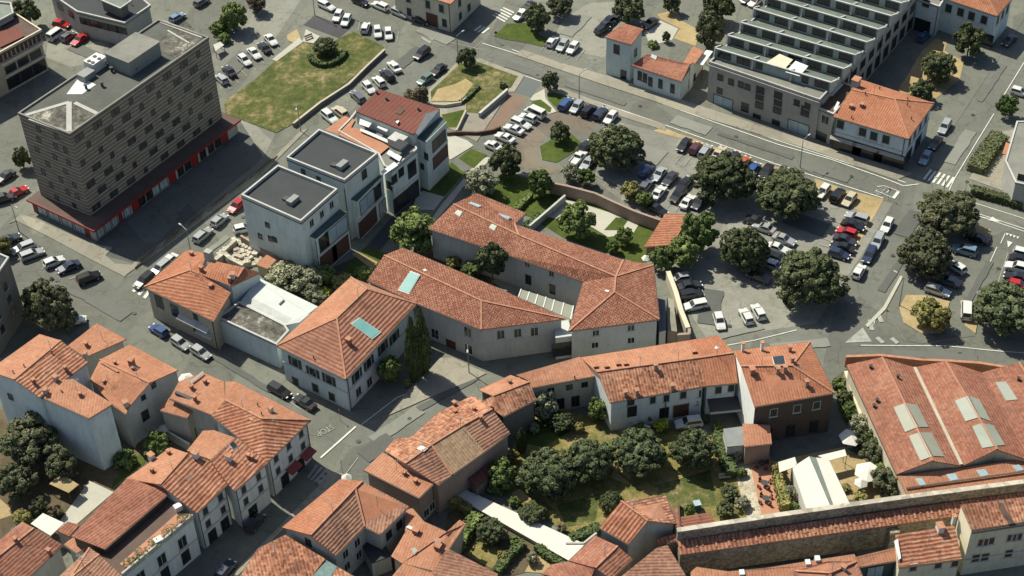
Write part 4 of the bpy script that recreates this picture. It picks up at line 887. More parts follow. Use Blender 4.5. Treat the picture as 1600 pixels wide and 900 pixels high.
LM.roof(qd([(-90, 440), (-30, 470), (15, 404), (-60, 372)], 13), ['a b c d'], F_DK, P_DK, over=.1, par=.4); LM.grid('b c', [.3, .7], [3.5, 6.5, 9.5], 1.0, 1.5, 'dk')
# --- central complex: two long blocks with speckled tile roofs round a courtyard
NW = Bld('courtyard_block', 'long pale block with speckled tile roof bending round the courtyard, north wing', 'building', (850, 430), 'speckled roof courtyard blocks')
NW.roof({'w1': (669, 357, 7), 'w2': (708, 319, 8.8), 'w3': (745, 302, 7), 'w4': (822, 333, 7), 'w5': (804, 350, 7), 'n1': (880, 375, 7), 'n2': (974, 406, 7), 'n3': (1021, 414, 7), 'e1': (1030, 499, 7), 's1': (889, 517, 7), 'i1': (912, 440, 7), 'i2': (796, 399, 7), 'r1': (810, 367, 8.8), 'r2': (962, 432, 9), 'r3': (960, 456, 9)},
        ['w1 i2 r1 w2', 'i2 i1 r2 r1', 'w2 r1 w5 w4 w3', 'w5 r1 r2 n2 n1', 'n2 r2 n3', 'n3 r2 r3 e1', 'e1 r3 s1', 's1 r3 r2 i1'], T_PX, P_LG, mats={2: 1, 3: 1} and None)
NW.sky([Z(tA, [(750, 215), (775, 188), (812, 205), (790, 240)]), Z(tA, [(1020, 325), (1045, 298), (1082, 315), (1060, 350)])], POLYG, tile=None)
NW.sky([Z(tA, [(862, 135), (885, 128), (958, 155), (935, 165)]), Z(tA, [(1080, 228), (1100, 218), (1190, 245), (1165, 262)])], SKYG)
NW.panel(Z(tB, [(722, 322), (735, 312), (762, 318), (752, 330)]), WHITE, 'roof_flashing')
NW.wins('i2 i1', Z(tB, [(120, 110), (310, 185)]), .9, 1.3, 'gl'); NW.wins('i2 i1', Z(tB, [(128, 235), (316, 310)]), 1.0, 2.0, 'dk', name='door')
NW.wins('e1 s1', Z(tB, [(655, 650), (648, 745), (930, 610), (930, 708)]), 1.1, 1.2, 'gl'); NW.pipe('s1 i1', [.02], 6.5)
SWB = Bld('courtyard_block', 'long pale block with speckled tile roof and big teal skylight by the cypresses', 'building', (740, 500), 'speckled roof courtyard blocks')
SWB.roof({'p1': (574, 438, 7.6), 'p2': (600, 399, 9.3), 'p3': (629, 387, 7.6), 'p4': (778, 450, 7.6), 'p5': (884, 498, 7.3), 'p6': (752, 515, 7.6), 'p7': (651, 474, 7.6), 'rm': (752, 470, 9.3)}, ['p2 rm p5 p4 p3', 'p1 p7 p6 rm p2', 'rm p6 p5'], T_PX, P_LG)
SWB.sky([Z(tA, [(315, 810), (405, 672), (475, 700), (395, 838)])], TEAL); SWB.panel(Z(tA, [(500, 655), (520, 650), (540, 660), (520, 668)]), WHITE, 'roof_flashing')
SWB.wins('p6 p7', Z(t21, [(1120, 285), (1330, 380), (1325, 275)]), 1.4, 2.0, 'gl'); SWB.wins('p6 p7', Z(t21, [(1220, 360)]), 2.0, 2.6, 'br', name='door'); SWB.wins('p6 p5', Z(t21, [(1530, 290)]) + Z(tB, [(45, 650), (175, 640)]), 1.2, 1.8, 'gl'); SWB.pipe('p6 p7', [.01], 7); SWB.course(['p6 p5'], 3.9, P_LG, dz=.12, dp=.05)
GC = Bld('glass_canopy', 'pale glazed canopy with thin bars across the courtyard between both speckled roofs', 'canopy', (850, 480))
q = [at(*p, 5.2) for p in Z(tB, [(72, 310), (480, 440), (458, 545), (50, 372)])]
gcp = GC.mb(MB().slab(q, .12), 'canopy_roof', POLY)
for u in (0, .16, .32, .48, .64, .82, 1): GC.mb(MB().bar(q[0].lerp(q[1], u) + Vector((0, 0, .01)), q[3].lerp(q[2], u) + Vector((0, 0, .01)), .18, .1), 'canopy_bar', WHITE, gcp)
for p in q: GC.mb(MB().tube((p.x, p.y, 0), (p.x, p.y, 5.1), .1, .1), 'post', METAL)
GL = Bld('gatehouse', 'small white gatehouse with dark panel closing the courtyard on the lane', 'gatehouse', (880, 545))
GL.roof(qd(Z(tB, [(330, 570), (440, 550), (474, 672), (340, 690)]), 5.0), ['a b c d'], F_WH, P_LG, over=.02, gutter=False); GL.grid('d c', [.5], [2.2], 4.0, 2.8, 'dark', 'gate')
SH = Bld('lean_to', 'grey flat roofed lean-to against the east end of the courtyard block', 'shed', (1035, 520))
SH.roof(qd(Z(tB, [(1120, 375), (1205, 395), (1205, 625), (1150, 640)]), 4.2), ['a b c d'], flat('slate_grey', (.105, .105, .105), .8), P_LG, over=.05, gutter=False)
SH.roof(qd(Z(tB, [(1210, 375), (1260, 390), (1290, 640), (1215, 630)]), 3.0), ['a b c d'], PAVE, P_PK, over=.02, gutter=False, name='terrace_deck')
wall_thing('garden_wall', [(1044, 424), (1056, 456), (1064, 485), (1075, 512)], 2.2, .7, P_BE, 'beige boundary wall between the car park and lean-to terrace', 'wall', cap=P_CR)
wall_thing('garden_wall', Z(tB, [(1290, 660), (1385, 655), (1385, 615)]), 2.6, .5, P_PK, 'pinkish wall stub facing the lane behind the long salmon roofs', 'wall')
wall_thing('garden_wall', Z(tX, [(1095, 425), (1240, 455), (1450, 510), (1600, 580), (1760, 650), (1960, 720)]), 2.6, .35, P_PK, 'long pinkish wall dividing the walled garden from the car park', 'wall', cap=P_PK)
wall_thing('garden_wall', Z(tX, [(935, 765), (1060, 660), (1215, 525)]), 1.6, .3, P_GR, 'grey low wall crossing the walled garden beside the leafy tree', 'wall', cap=P_LG)
LS = Bld('garden_shed', 'lone orange tiled lean-to shed among trees at the car park edge', 'shed', (1040, 370))
LS.roof({'a': (1006, 386, 3.0), 'b': (1052, 382, 3.0), 'c': (1077, 335, 3.5), 'd': (1039, 334, 3.5)}, ['a b c d'], T_ORC, P_PK, over=.3)
# --- big corner house with hipped roof
CH = Bld('corner_mansion', 'large pale corner house with ribbed hip roof and teal skylight beside cypresses', 'house', (530, 560))
CH.roof({'a': (432, 540, 7.9), 'b': (540, 592.5, 7.9), 'c': (651, 474.5, 7.9), 'd': (548, 433, 7.9), 'e': (526, 497, 10.6), 'f': (573, 451.5, 10.6)}, ['a b e', 'b c f e', 'c d f', 'd a e f'], [T_CHS, T_SA], P_BL, over=.45, mats={3: 1, 2: 1})
CH.sky([Z(tC, [(650, 430), (710, 385), (868, 490), (805, 540)])], TEAL); CH.chim(Z(tC, [(625, 580)]), 1.0, .8, BRICK); CH.sky([Z(tC, [(585, 545), (610, 528), (645, 560), (625, 580)])], F_DK, frame=False, name='roof_hatch'); CH.vents(Z(tC, [(350, 700)]))
CH.wins('a b', [(461, 566), (489, 582), (514, 593)], 1.3, 2.0, 'open'); CH.wins('a b', [(462, 596), (493, 606), (519, 620)], 1.3, 1.9, 'sh'); CH.wins('b c', [(557.5, 587), (576, 567), (598, 543), (616, 527)], 1.3, 2.0, 'open'); CH.wins('b c', [(560, 612), (577, 597)], 1.3, 1.8, 'gl')
CH.course(['a b', 'b c'], 4.1); CH.pipe('b c', [.02], 7.5)
# --- workshop with white roof
WK = Bld('workshop', 'low street workshop with white sheet roof and patchy grey felt roof', 'workshop', (400, 530))
WK.roof(qd(Z(tD, [(595, 635), (1060, 850), (1160, 740), (1130, 695), (770, 512)]), 5.4), ['a b c d e'], F_PATCH, P_BL, over=.08, par=.3, rim=P_LG)
WK.roof({'a': (*K(*tD)(780, 505), 5.6), 'b': (*K(*tD)(1130, 690), 5.6), 'b2': (*K(*tD)(1240, 668), 5.6), 'c': (*K(*tD)(1385, 545), 6.0), 'd': (*K(*tD)(920, 320), 6.0)}, ['a b b2 c d'], F_WH, P_BL, over=.1, gutter=False, name='white_roof')
WK.sky([Z(tD, [(1078, 522), (1115, 488), (1124, 496), (1088, 530)])], DFRAME, frame=False, h=.2, name='roof_slot')
WK.wins('a b', Z(t20, [(1415, 365)]), 1.4, 1.7, 'dk'); WK.wins('a b', Z(t20, [(1500, 425)]), 3.6, 2.6, 'dk', name='garage_door'); WK.wins('a b', Z(t21, [(75, 390)]), 1.0, 1.6, 'dk'); WK.wins('a b', Z(t21, [(35, 465), (135, 510)]), 2.0, 2.0, 'dk')
# --- orange house at the street corner by the office
OH = Bld('orange_house', 'two storey house with bright orange hipped roof on the corner facing the office forecourt', 'house', (290, 470))
OH.roof({'a': (225, 448, 7.2), 'b': (334, 502, 7.2), 'c': (361, 457, 8.0), 'p': (311, 428, 9.3), 'q': (297, 422, 9.5), 't': (324, 396, 8.2), 'e': (291, 391, 7.3)}, ['a b c p q', 'a q p t e'], [T_ORC, T_OR], P_BE, mats={1: 1})
OH.roof({'g': (311, 428, 9.35), 'j': (362, 447.5, 8.8), 'k': (364, 446, 8.8), 'l': (407, 426, 7.8), 'i': (381, 418, 9.6), 'h': (332, 407, 9.35)}, ['g j i h', 'j k l i'], T_OR, P_MO, name='rear_roof', over=.15)
OH.chim(Z(tD, [(475, 265), (400, 150), (695, 350), (550, 405)]), .9, .6); OH.chim(Z(tD, [(720, 320)]), 1.0, .9, P_WH); OH.chim(Z(tD, [(535, 165)]), 1.6, 1.3, P_GR, cap=False); OH.panel(Z(tD, [(368, 225), (395, 200), (412, 212), (385, 236)]), WHITE, 'roof_flashing')
OH.wins('a b', Z(tD, [(145, 510), (268, 580)]), 1.6, 2.6, 'dk', name='door'); OH.wins('a b', Z(tD, [(440, 720)]), 1.6, 2.0, 'dk'); OH.awning('a b', Z(tD, [(420, 665)]), 7.0, .9, 4.4, P_LG); OH.awning('a b', Z(tD, [(515, 775)]), 3.6, .9, 3.2, P_LG); OH.grid('a b', [.72], [5.6], 1.2, 1.6, 'sh'); OH.pipe('a b', [.98], 7)
SO = Bld('orange_shed', 'small orange roofed shed beside the rubble courtyard', 'shed', (415, 410)); SO.roof(qd(Z(tD, [(900, 215), (990, 250), (1060, 180), (985, 140)]), 2.6), ['a b c d'], T_SA, P_BE, over=.15)
wall_thing('garden_wall', Z(tD, [(780, -10), (980, 110), (1160, 190)]), 2.0, .3, P_PK, 'long low wall along the rubble courtyard below the grey block', 'wall', cap=P_PK)

# --- left group of houses
E1 = Bld('white_house', 'tall white house with ridged orange roof stepping down to a flat salmon wing', 'house', (110, 690), G_STREET)
E1.roof({'a': (22, 593, 14), 'b': (95, 532, 14), 'c': (62, 522, 12.6), 'd': (-18, 579, 12.6), 'e': (138, 566, 12.6), 'f': (62, 621, 12.6)}, ['a b c d', 'a f e b'], [T_SA, T_CRS], P_BL, mats={1: 1}, over=.25)
E1.roof({'g': (62, 619, 12.3), 'h': (92, 594, 13.0), 'i': (114, 592, 12.8), 'j': (176, 631, 12.2), 'k': (139, 653.5, 12.2)}, ['g k j i h'], T_SA, P_BL, over=.25, name='wing_roof')
E1.chim(Z(tE, [(515, 390), (265, 490), (630, 595)]), .8, .5); E1.chim(Z(tE, [(360, 575), (440, 475)]), 1.0, .7, P_GR); E1.vents(Z(tE, [(190, 365), (105, 415), (405, 260), (485, 570)])); E1.wins('a f', Z(tE, [(80, 600)]), .8, 1.0, 'dk'); E1.wins('e b', [(123, 585)], 1.4, 1.4, 'dk') if False else None
E2 = Bld('street_house', 'small house with single salmon tile slope behind the dark street tree', 'house', (150, 560), G_STREET)
E2.roof({'a': (106, 540, 8.6), 'b': (133, 558, 8.4), 'c': (197, 530, 9.0), 'd': (151, 505, 9.2)}, ['a b c d'], T_SA, P_GR); E2.chim(Z(tE, [(678, 200)]), .7, .5); E2.chim(Z(tE, [(670, 285)]), .8, .6, P_GR)
E3 = Bld('gabled_house', 'house with wide worn salmon roof and blank pale gable wall on the street', 'house', (210, 610), G_STREET)
E3.roof({'a': (156, 562, 9.6), 'b': (203, 538, 8.8), 'c': (278, 578, 8.8), 'd': (234, 598, 10.4), 'e': (201, 637, 8.4), 'f': (197, 647, 8.3), 'g': (174, 631, 8.4), 'h': (140, 594, 8.8)}, ['a d c b', 'a h g f e d'], T_SA, P_LG, over=.2)
E3.chim(Z(tE, [(1035, 360)]), 1.5, .9); E3.chim(Z(tE, [(900, 340), (815, 490), (1040, 385)]), .5, .4); E3.chim(Z(tE, [(985, 670)]), 1.0, .9, P_BE); E3.panel(Z(tE, [(790, 318), (930, 395), (915, 408), (780, 330)]), RIDGE, 'tile_step', h=.35); E3.panel(Z(tE, [(920, 410), (932, 418), (800, 585), (788, 580)]), RIDGE, 'tile_step', h=.2)
E3.wins('d e', Z(tE, [(1120, 605), (1200, 510)]), .7, .9, 'dk'); E3.wins('d e', Z(tE, [(1135, 745)]), 1.2, 2.0, 'dk', name='door')
F1 = Bld('street_house', 'house with flat salmon patchwork roof between the blank gable and ribbed roof', 'house', (300, 650), G_STREET)
F1.roof({'a': (265, 622, 8.0), 'b': (279, 597, 8.6), 'c': (316, 582, 8.8), 'd': (350, 596, 8.8), 'e': (352, 626, 9.0), 'f': (331, 648, 8.4), 'g': (306, 638, 8.2)}, ['a g f e d c b'], T_SA, P_GR)
F1.chim(Z(tF, [(400, 240), (425, 325), (505, 195)]), .8, .5); F1.sky([Z(tF, [(265, 265), (275, 250), (410, 305), (400, 330)])], DFRAME, frame=False, h=.7, name='dormer'); F1.panel(Z(tF, [(380, 185), (480, 100), (495, 110), (395, 195)]), P_GR, 'parapet_wall', h=.6)
F1.roof({'a': (246.5, 640, 6.6), 'b': (292, 653, 6.4), 'c': (306, 637, 7.0), 'd': (265, 621, 7.2)}, ['a b c d'], T_SA, P_GR, name='wing_roof')
F2 = Bld('corner_house', 'three storey corner house with ribbed orange hip roof above the shaded crossing', 'house', (420, 700), G_STREET)
F2.roof({'a': (352, 596, 8.8), 'b': (368, 596, 8.8), 'c': (485, 656, 8.6), 'd': (418, 722, 8.6), 'e': (386, 696, 9.2), 'f': (369, 680, 9.4), 'g': (331, 649, 9.6), 'h': (352, 625, 10.6), 'i': (409, 654, 10.8)}, ['a h i c b', 'h g f e d c i'], [T_SA, T_CRS], P_WH, mats={1: 1}, over=.4)
F2.chim(Z(tF, [(1018, 415)]), .9, .7, P_WH); F2.chim(Z(tF, [(870, 500)]), .8, .7); F2.vents(Z(tF, [(915, 370), (945, 440)]))
F2.grid('c d', [.18, .5, .82], [7.2, 4.4], .95, 1.5, 'sh'); F2.grid('c d', [.3, .7], [1.3], 1.6, 2.4, 'dark', 'shop_door'); F2.awning('c d', Z(tF, [(1270, 690), (1160, 800)]), 2.6, 1.5, 3.3, DRED); F2.course(['c d'], 3.3); F2.pipe('c d', [.02, .98], 8.2)
R2 = Bld('street_house', 'narrow white house with ribbed roof and small dark skylight on the shaded street', 'house', (380, 760), G_STREET)
R2.roof({'a': (329, 720, 10.4), 'b': (369, 683, 10.2), 'c': (418, 722.5, 8.9), 'd': (366, 767.5, 8.9), 'e': (356, 756, 9.3)}, ['a e d c b'], T_CRS, P_WH, over=.35)
R2.sky([Z(tF, [(690, 670), (720, 645), (750, 675), (715, 700)])], GLASS); R2.chim(Z(tF, [(690, 790)]), .9, .8, P_WH); R2.chim(Z(tF, [(840, 770), (870, 780)]), .6, .5); R2.grid('c d', [.25, .75], [7.2, 4.6], .9, 1.5, 'sh'); R2.grid('c d', [.4], [1.3], 1.6, 2.4, 'dark', 'door'); R2.course(['c d'], 6.0); R2.course(['c d'], 3.2); R2.pipe('c d', [.02], 8.5)
F4 = Bld('rear_house', 'low rear house with smooth orange single slope behind the ribbed roofs', 'house', (315, 705), G_STREET)
F4.roof({'a': (292, 704, 8.0), 'b': (317, 673, 8.4), 'c': (333, 672, 8.6), 'd': (367, 684, 8.8), 'e': (329, 718, 8.4)}, ['a e d c b'], T_SA, P_GR)
R1 = Bld('street_house', 'white house with ribbed street slope and smooth orange rear slope beside the roof terrace', 'house', (300, 800), G_STREET)
R1.roof({'a': (197, 748, 9.3), 'b': (267, 699, 9.3), 'c': (293, 708, 10.8), 'c2': (329, 721, 9.9), 'c3': (356, 756, 8.9), 'd': (307, 801.5, 8.8), 'e': (250, 757, 10.8)}, ['a e c b', 'e d c3 c2 c'], [T_SA, T_CRS], P_WH, mats={1: 1}, over=.35)
R1.chim(Z(tF, [(430, 770), (85, 785)]), 1.0, .9, P_WH); R1.chim(Z(tG, [(1190, 85), (1320, -55)]), .7, .5); R1.grid('c3 d', [.25, .78], [7.2, 4.4], .95, 1.5, 'sh'); R1.grid('c3 d', [.3, .75], [1.3], 1.5, 2.4, 'dark', 'door'); R1.course(['c3 d'], 3.1); R1.course(['c3 d'], 6.0, dz=.12); R1.pipe('c3 d', [.02, .97], 8.5)
R3 = Bld('terrace_house', 'house with red sheet roof over a recessed salmon roof terrace and planters', 'house', (210, 850), G_STREET)
R3.roof({'a': (198, 748, 9.8), 'b': (252, 757, 9.8), 'c': (262, 772, 9.4), 'd': (163, 858, 9.4), 'e': (112, 838, 9.8)}, ['a e d c b'], T_RED, P_DB, over=.2)  # wall colour darkened to paint the shade of the terrace recess
tz = 8.0
R3.roof(qd(Z(tG, [(1310, 300), (1510, 450), (960, 910), (790, 740)]), tz), ['a b c d'], F_BR, P_WH, over=.05, gutter=False, name='terrace_floor')  # dark floor colour stands for the roof's shadow on the terrace
R3.panel(Z(tG, [(1390, 405), (1490, 450), (1010, 850), (935, 805)]), SALM, 'terrace_paving', h=.05); tw_ = [at(*K(*tG)(x, y), tz) for x, y in ((1510, 450), (960, 910))]
R3.mb(MB().bar(tw_[0], tw_[1], .3, .9), 'terrace_parapet', P_GR)
for q in ((1440, 470), (1330, 560), (1225, 650), (1110, 740), (1030, 810)):
    p = at(*K(*tG)(*q), tz + .3); R3.mb(MB().box((p.x, p.y, tz + .05), 2.6, .5, .5, math.atan2(tw_[0].y - tw_[1].y, tw_[0].x - tw_[1].x)), 'planter', RIDGE)
    lv = MB(); rr = random.Random(int(q[0]))
    for _ in range(160):
        c_ = Vector((p.x + rr.uniform(-1.1, 1.1), p.y + rr.uniform(-.9, .9), tz + .6 + rr.random() * .6)); x_ = Vector((rr.uniform(-1, 1), rr.uniform(-1, 1), rr.uniform(-.4, .4))) * .16; y_ = Vector((rr.uniform(-1, 1), rr.uniform(-1, 1), rr.uniform(-.4, .4))) * .16
        lv.add([c_ - x_, c_ - y_, c_ + x_, c_ + y_], [(0, 1, 2, 3)])
    R3.mb(lv, 'foliage', flat('planter_leaf', (.075, .095, .035), .8, 0, .4, 3))
p = at(*K(*tG)(1245, 650), tz); R3.mb(MB().box((p.x, p.y, tz + .05), 1.2, 1.0, 1.1, .6), 'air_conditioner', WHITE); p = at(*K(*tG)(1395, 385), tz); R3.mb(MB().box((p.x, p.y, tz + .05), 1.1, .9, 1.0, .6), 'air_conditioner', WHITE)
R3.grid('b c', [.2, .5, .8], [5.2], 1.5, 2.2, 'gl'); R3.grid('b c', [.2, .5, .8], [1.9], 1.4, 2.4, 'dark', 'door'); R3.course(['b c'], 3.5); R3.pipe('b c', [.03], 7)
R4 = Bld('street_house', 'house with fan of brownish tile slopes at the lower left corner', 'house', (150, 890), G_STREET)
R4.roof({'a': (80, 912, 8.4), 'b': (140, 856, 9.0), 'c': (155, 866, 9.2), 'd': (214, 922, 7.9), 'e': (170, 960, 7.9), 'f': (108, 905, 9.8), 'g': (90, 940, 9.4)}, ['a g f b', 'b f c', 'c f g e d'], T_BRN, P_WH); R4.roof({'a': (100, 850, 7.4), 'b': (118, 837, 7.6), 'c': (141, 852, 7.6), 'd': (120, 864, 7.4)}, ['a d c b'], T_SA, P_GR, name='wing_roof')
R5 = Bld('street_house', 'house with long two sided red tile roof cut by the left edge', 'house', (40, 860), G_STREET)
R5.roof({'a': (-14, 855, 7.5), 'b': (35, 815, 7.5), 'c': (53, 825, 9.2), 'd': (98, 851, 7.2), 'e': (30, 915, 7.2), 'f': (-20, 883, 9.2)}, ['a f c b', 'c f e d'], T_RED, P_GR); R5.chim(Z(tG, [(385, 720), (125, 630)]), .8, .5)
JN = Bld('garden_canopy', 'plain cream flat canopy in the back garden beside long red roof', 'canopy', (75, 825))
JN.roof(qd(Z(tG, [(240, 490), (335, 408), (500, 485), (395, 585)]), 3.0), ['a d c b'], CANVAS, None, over=0, gutter=False, th=.15)
for x, y in Z(tG, [(240, 490), (335, 408), (500, 485), (395, 585)]): p = at(x, y, 3); JN.mb(MB().tube((p.x, p.y, 0), (p.x, p.y, 2.9), .06, .06, 6), 'post', METAL)
R6 = Bld('red_lean_to', 'little red tiled lean-to against the terrace house', 'shed', (110, 835)); R6.roof(qd(Z(tG, [(440, 545), (530, 475), (620, 500), (540, 590)]), 4.0), ['a d c b'], T_RED, P_GR, over=.1)

# --- lower lane, from the crossing to the garden
I1 = Bld('lane_house', 'house with plain salmon single slope roof at the lane junction', 'house', (630, 790), G_OLD)
I1.roof({'a': (569, 734.5, 6.6), 'b': (655, 778, 6.6), 'c': (680, 753, 6.8), 'd': (598, 707, 6.8)}, ['a b c d'], T_SA, P_PK); I1.chim(Z(tJ, [(362, 105), (448, 168)]), .6, .5); I1.wins('b c', Z(tJ, [(575, 355), (530, 405)]), 1.1, 1.6, 'gl')
I2 = Bld('lane_house', 'long house with mottled street slope and beige and brown garden slopes', 'house', (700, 740), G_OLD)
I2.roof({'s1': (601, 704, 6.8), 's2': (618, 685, 6.7), 's3': (642, 683, 6.7), 's4': (686, 644, 6.7), 's5': (738, 618, 6.7), 's6': (756, 628, 7.4), 'r1': (769, 639, 9), 'r2': (724, 664, 9), 'r3': (674, 695, 9), 'r4': (633, 724, 8.6), 'c1': (797, 676, 6.9), 'c2': (757, 706, 6.9), 'c3': (706, 742, 6.9), 'c4': (684, 758, 6.9)},
        ['s1 r4 r3 s3 s2', 's3 r3 r2 r1 s6 s5 s4', 'r4 c4 c3 r3', 'r3 c3 c2 r2', 'r2 c2 c1 r1'], [T_OLD, T_BRN, T_BGE], P_PK, mats={2: 1, 3: 2, 4: 1}, over=.3)
I2.panel(Z(tI, [(500, 585), (520, 572), (575, 605), (550, 618)]), WHITE, 'roof_flashing'); I2.panel(Z(tI, [(455, 705), (490, 680), (545, 700), (510, 728)]), WHITE, 'roof_flashing'); I2.chim(Z(tI, [(755, 430), (750, 365), (955, 475), (905, 405)]), .7, .5)
I3 = Bld('lane_house', 'small house with smooth upper slope and crumbling lower slope beside garden trees', 'house', (790, 640), G_OLD)
I3.roof({'a': (748, 609, 6.6), 'b': (798, 586, 6.6), 'c': (827, 596.5, 8.0), 'd': (770, 618.5, 8.0), 'e': (753, 627, 7.4), 'f': (786, 651, 6.6), 'g': (838, 624, 6.6)}, ['a d c b', 'd e f g c'], [T_SA, T_OLD], P_DK, mats={1: 1}); I3.chim(Z(tI, [(1180, 190), (1025, 385)]), .6, .5)
P1 = Bld('lane_house', 'low house with single pale salmon slope and dark garden wall side', 'house', (870, 615), G_OLD)
P1.roof({'a': (807, 586, 7.4), 'b': (906, 557.5, 7.4), 'c': (932, 587, 6.8), 'd': (830, 606, 6.6), 'e': (826, 595, 7.0)}, ['a e d c b'], T_SA, P_BE, over=.25); P1.vents(Z(tP, [(490, 408)])); P1.grid('c d', [.2, .45, .7], [1.6], 1.2, 2.2, 'dk', 'door'); P1.grid('c d', [.3, .6, .85], [5.0], .9, 1.0, 'dk')
P2 = Bld('row_house', 'row house with long mottled red roof and beige garden front', 'house', (1000, 620), G_OLD)
P2.roof({'a': (907.5, 558.5, 7), 'b': (1075, 532, 7), 'c': (1092, 559, 9), 'd': (932.5, 581, 9), 'e': (1102, 603, 6.9), 'f': (953, 629, 6.9)}, ['a d c b', 'd f e c'], [T_SA, T_OLD], P_WH, mats={1: 1}); P2.chim(Z(tP, [(1120, 330), (885, 540), (975, 530), (1250, 490)]), 1.0, .6, P_PK); P2.chim(Z(tP, [(650, 320), (735, 320), (825, 300), (885, 298), (1420, 205)]), .5, .7)
P2.wins('f e', Z(t22, [(880, 700), (965, 688)]), .9, 1.5, 'sh'); P2.wins('f e', Z(t22, [(750, 770), (950, 780)]), 1.4, 2.2, 'dk', name='door'); P2.wins('f e', Z(t22, [(742, 715)]), 1.2, 1.3, 'sh'); P2.pipe('f e', [.6], 6)
P3 = Bld('row_house', 'row house with plain orange roof and pale teal garden front with dark awning', 'house', (1125, 610), G_OLD)
P3.roof({'b': (1075.6, 532, 7.05), 'b2': (1122.5, 524, 7.05), 'g': (1147, 551, 9), 'c': (1092.5, 559, 9), 'e': (1102.5, 603, 6.95), 'h': (1153, 598, 6.95)}, ['b c g b2', 'c e h g'], T_OR, P_WH); P3.panel(Z(t22, [(1265, 375), (1275, 362), (1295, 370), (1285, 382)]), WHITE, 'roof_flashing')
P3.wins('e h', Z(t22, [(1162, 660), (1290, 637), (1370, 625)]), 1.0, 1.5, 'sh'); P3.wins('e h', Z(t22, [(1140, 720)]), 1.0, .7, 'dk'); P3.awning('e h', Z(t22, [(1310, 740)]), 5.0, 3.0, 3.6, F_DK)
P2.wins('f e', Z(t22, [(1070, 668)]), 1.0, 1.5, 'sh'); P2.wins('f e', Z(t22, [(1055, 765)]), 2.6, 2.8, 'br', name='garage_door')
P4 = Bld('hip_house', 'tall house with orange hip roof and sunlit white west wall near the warehouse', 'house', (1225, 640), G_OLD)
P4.roof({'a': (1146.5, 548, 8.8), 'b': (1265, 534, 8.8), 'c': (1304, 614, 8.8), 'd': (1179, 635.5, 8.8), 'e': (1158, 572, 10.9), 'f': (1238, 571, 10.9)}, ['a e f b', 'b f c', 'c f e d'], T_OR, P_WH, over=.12, wmats={'c d': P_DB, 'b c': P_DK, 'd e': P_WW, 'e a': P_WW})  # light painted into the walls: sunlit white west, shade-dark front and east
P4.sky([Z(t23, [(28, 430), (98, 420), (108, 475), (45, 488)])], GLASS); P4.chim(Z(t23, [(150, 465), (240, 610), (60, 530), (105, 520), (135, 395)]), 1.1, .6, P_PK); P4.chim(Z(t22, [(1440, 395), (1560, 390)]), 1.8, .5, P_WH); P4.chim(Z(t22, [(1500, 530)]), 1.0, .9); P4.grid('c d', [.25, .55, .8], [6.6], 1.1, 1.6, 'sh'); P4.grid('c d', [.2, .5, .8], [1.8], 1.4, 2.4, 'dk', 'door')
SR = Bld('side_shed', 'small salmon roofed shed beside the grey sheet roof by the marquee', 'shed', (1185, 690))
SR.roof({'a': (1163, 698, 4.6), 'b': (1206, 693, 4.6), 'c': (1203, 664, 5.2), 'd': (1160, 662, 5.2)}, ['a b c d'], T_SA, P_PK, over=.2); SR.roof(qd(Z(tN, [(80, 490), (215, 478), (200, 330), (50, 350)]), 3.4), ['a b c d'], METAL, P_LG, over=.05, gutter=False, name='sheet_roof')

# --- warehouse with three red gabled bays
WH = Bld('warehouse', 'large three bay warehouse with red tile roofs and translucent roof panels', 'warehouse', (1470, 680))
WH.roof({'a': (1323, 570, 5.6), 'r1': (1378, 558, 7.3), 'v1': (1429, 574, 5.8), 'r2': (1477, 564, 7.3), 'v2': (1534, 582, 5.8), 'r3': (1592, 566, 7.3), 'v3': (1645, 590, 5.8), 'V3': (1706, 716, 5.8), 'R3': (1668, 690, 7.3), 'V2': (1610, 720, 5.8), 'R2': (1558, 702, 7.3), 'V1': (1504, 728, 5.8), 'R1': (1457, 720, 7.3), 'A': (1401, 741, 5.6)},
        ['a A R1 r1', 'r1 R1 V1 v1', 'v1 V1 R2 r2', 'r2 R2 V2 v2', 'v2 V2 R3 r3', 'r3 R3 V3 v3'], T_RED, P_CR, over=.25)
WH.sky([Z(tO, q) for q in ([(580, 480), (668, 449), (770, 635), (672, 675)], [(676, 449), (765, 460), (855, 635), (782, 635)], [(700, 705), (783, 676), (880, 865), (790, 898)], [(790, 676), (880, 680), (975, 865), (892, 862)])], POLY, frame=False, h=.12)
WH.sky([Z(tO, q) for q in ([(1060, 430), (1160, 392), (1245, 560), (1145, 590)], [(1172, 392), (1250, 420), (1340, 590), (1258, 560)], [(1195, 630), (1265, 606), (1365, 785), (1275, 800)], [(1277, 606), (1360, 620), (1450, 775), (1377, 782)], [(1375, 285), (1460, 280), (1550, 420), (1460, 430)])], POLYG, frame=False, h=.12)
for a_, b_ in (((745, 170), (1110, 930)),): WH.mb(MB().bar(at(*K(*tO)(*a_), 5.95), at(*K(*tO)(*b_), 5.95), .5, .12), 'valley_gutter', P_BE)
WH.roof({'a': (1402, 744, 5.35), 'b': (1419, 776, 4.5), 'c': (1640, 742, 4.5), 'd': (1640, 712, 5.35)}, ['a b c d'], T_SA, P_CR, over=.1, name='lean_to_roof')
WH.sky([Z(tM, q) for q in ([(755, 140), (800, 135), (835, 185), (795, 195)], [(1000, 105), (1065, 100), (1085, 145), (1030, 155)], [(1230, 75), (1290, 65), (1325, 110), (1270, 122)], [(1510, 40), (1560, 30), (1600, 70), (1550, 80)])], SKYG); WH.vents(Z(tO, [(400, 175), (615, 250), (428, 480), (452, 437), (1555, 270)]), r=.2)
WH.mb(MB().bar(at(*K(*tM)(680, 215), 5.0), at(*K(*tM)(1600, 84), 5.0), .25, .1), 'tile_step', F_BR)
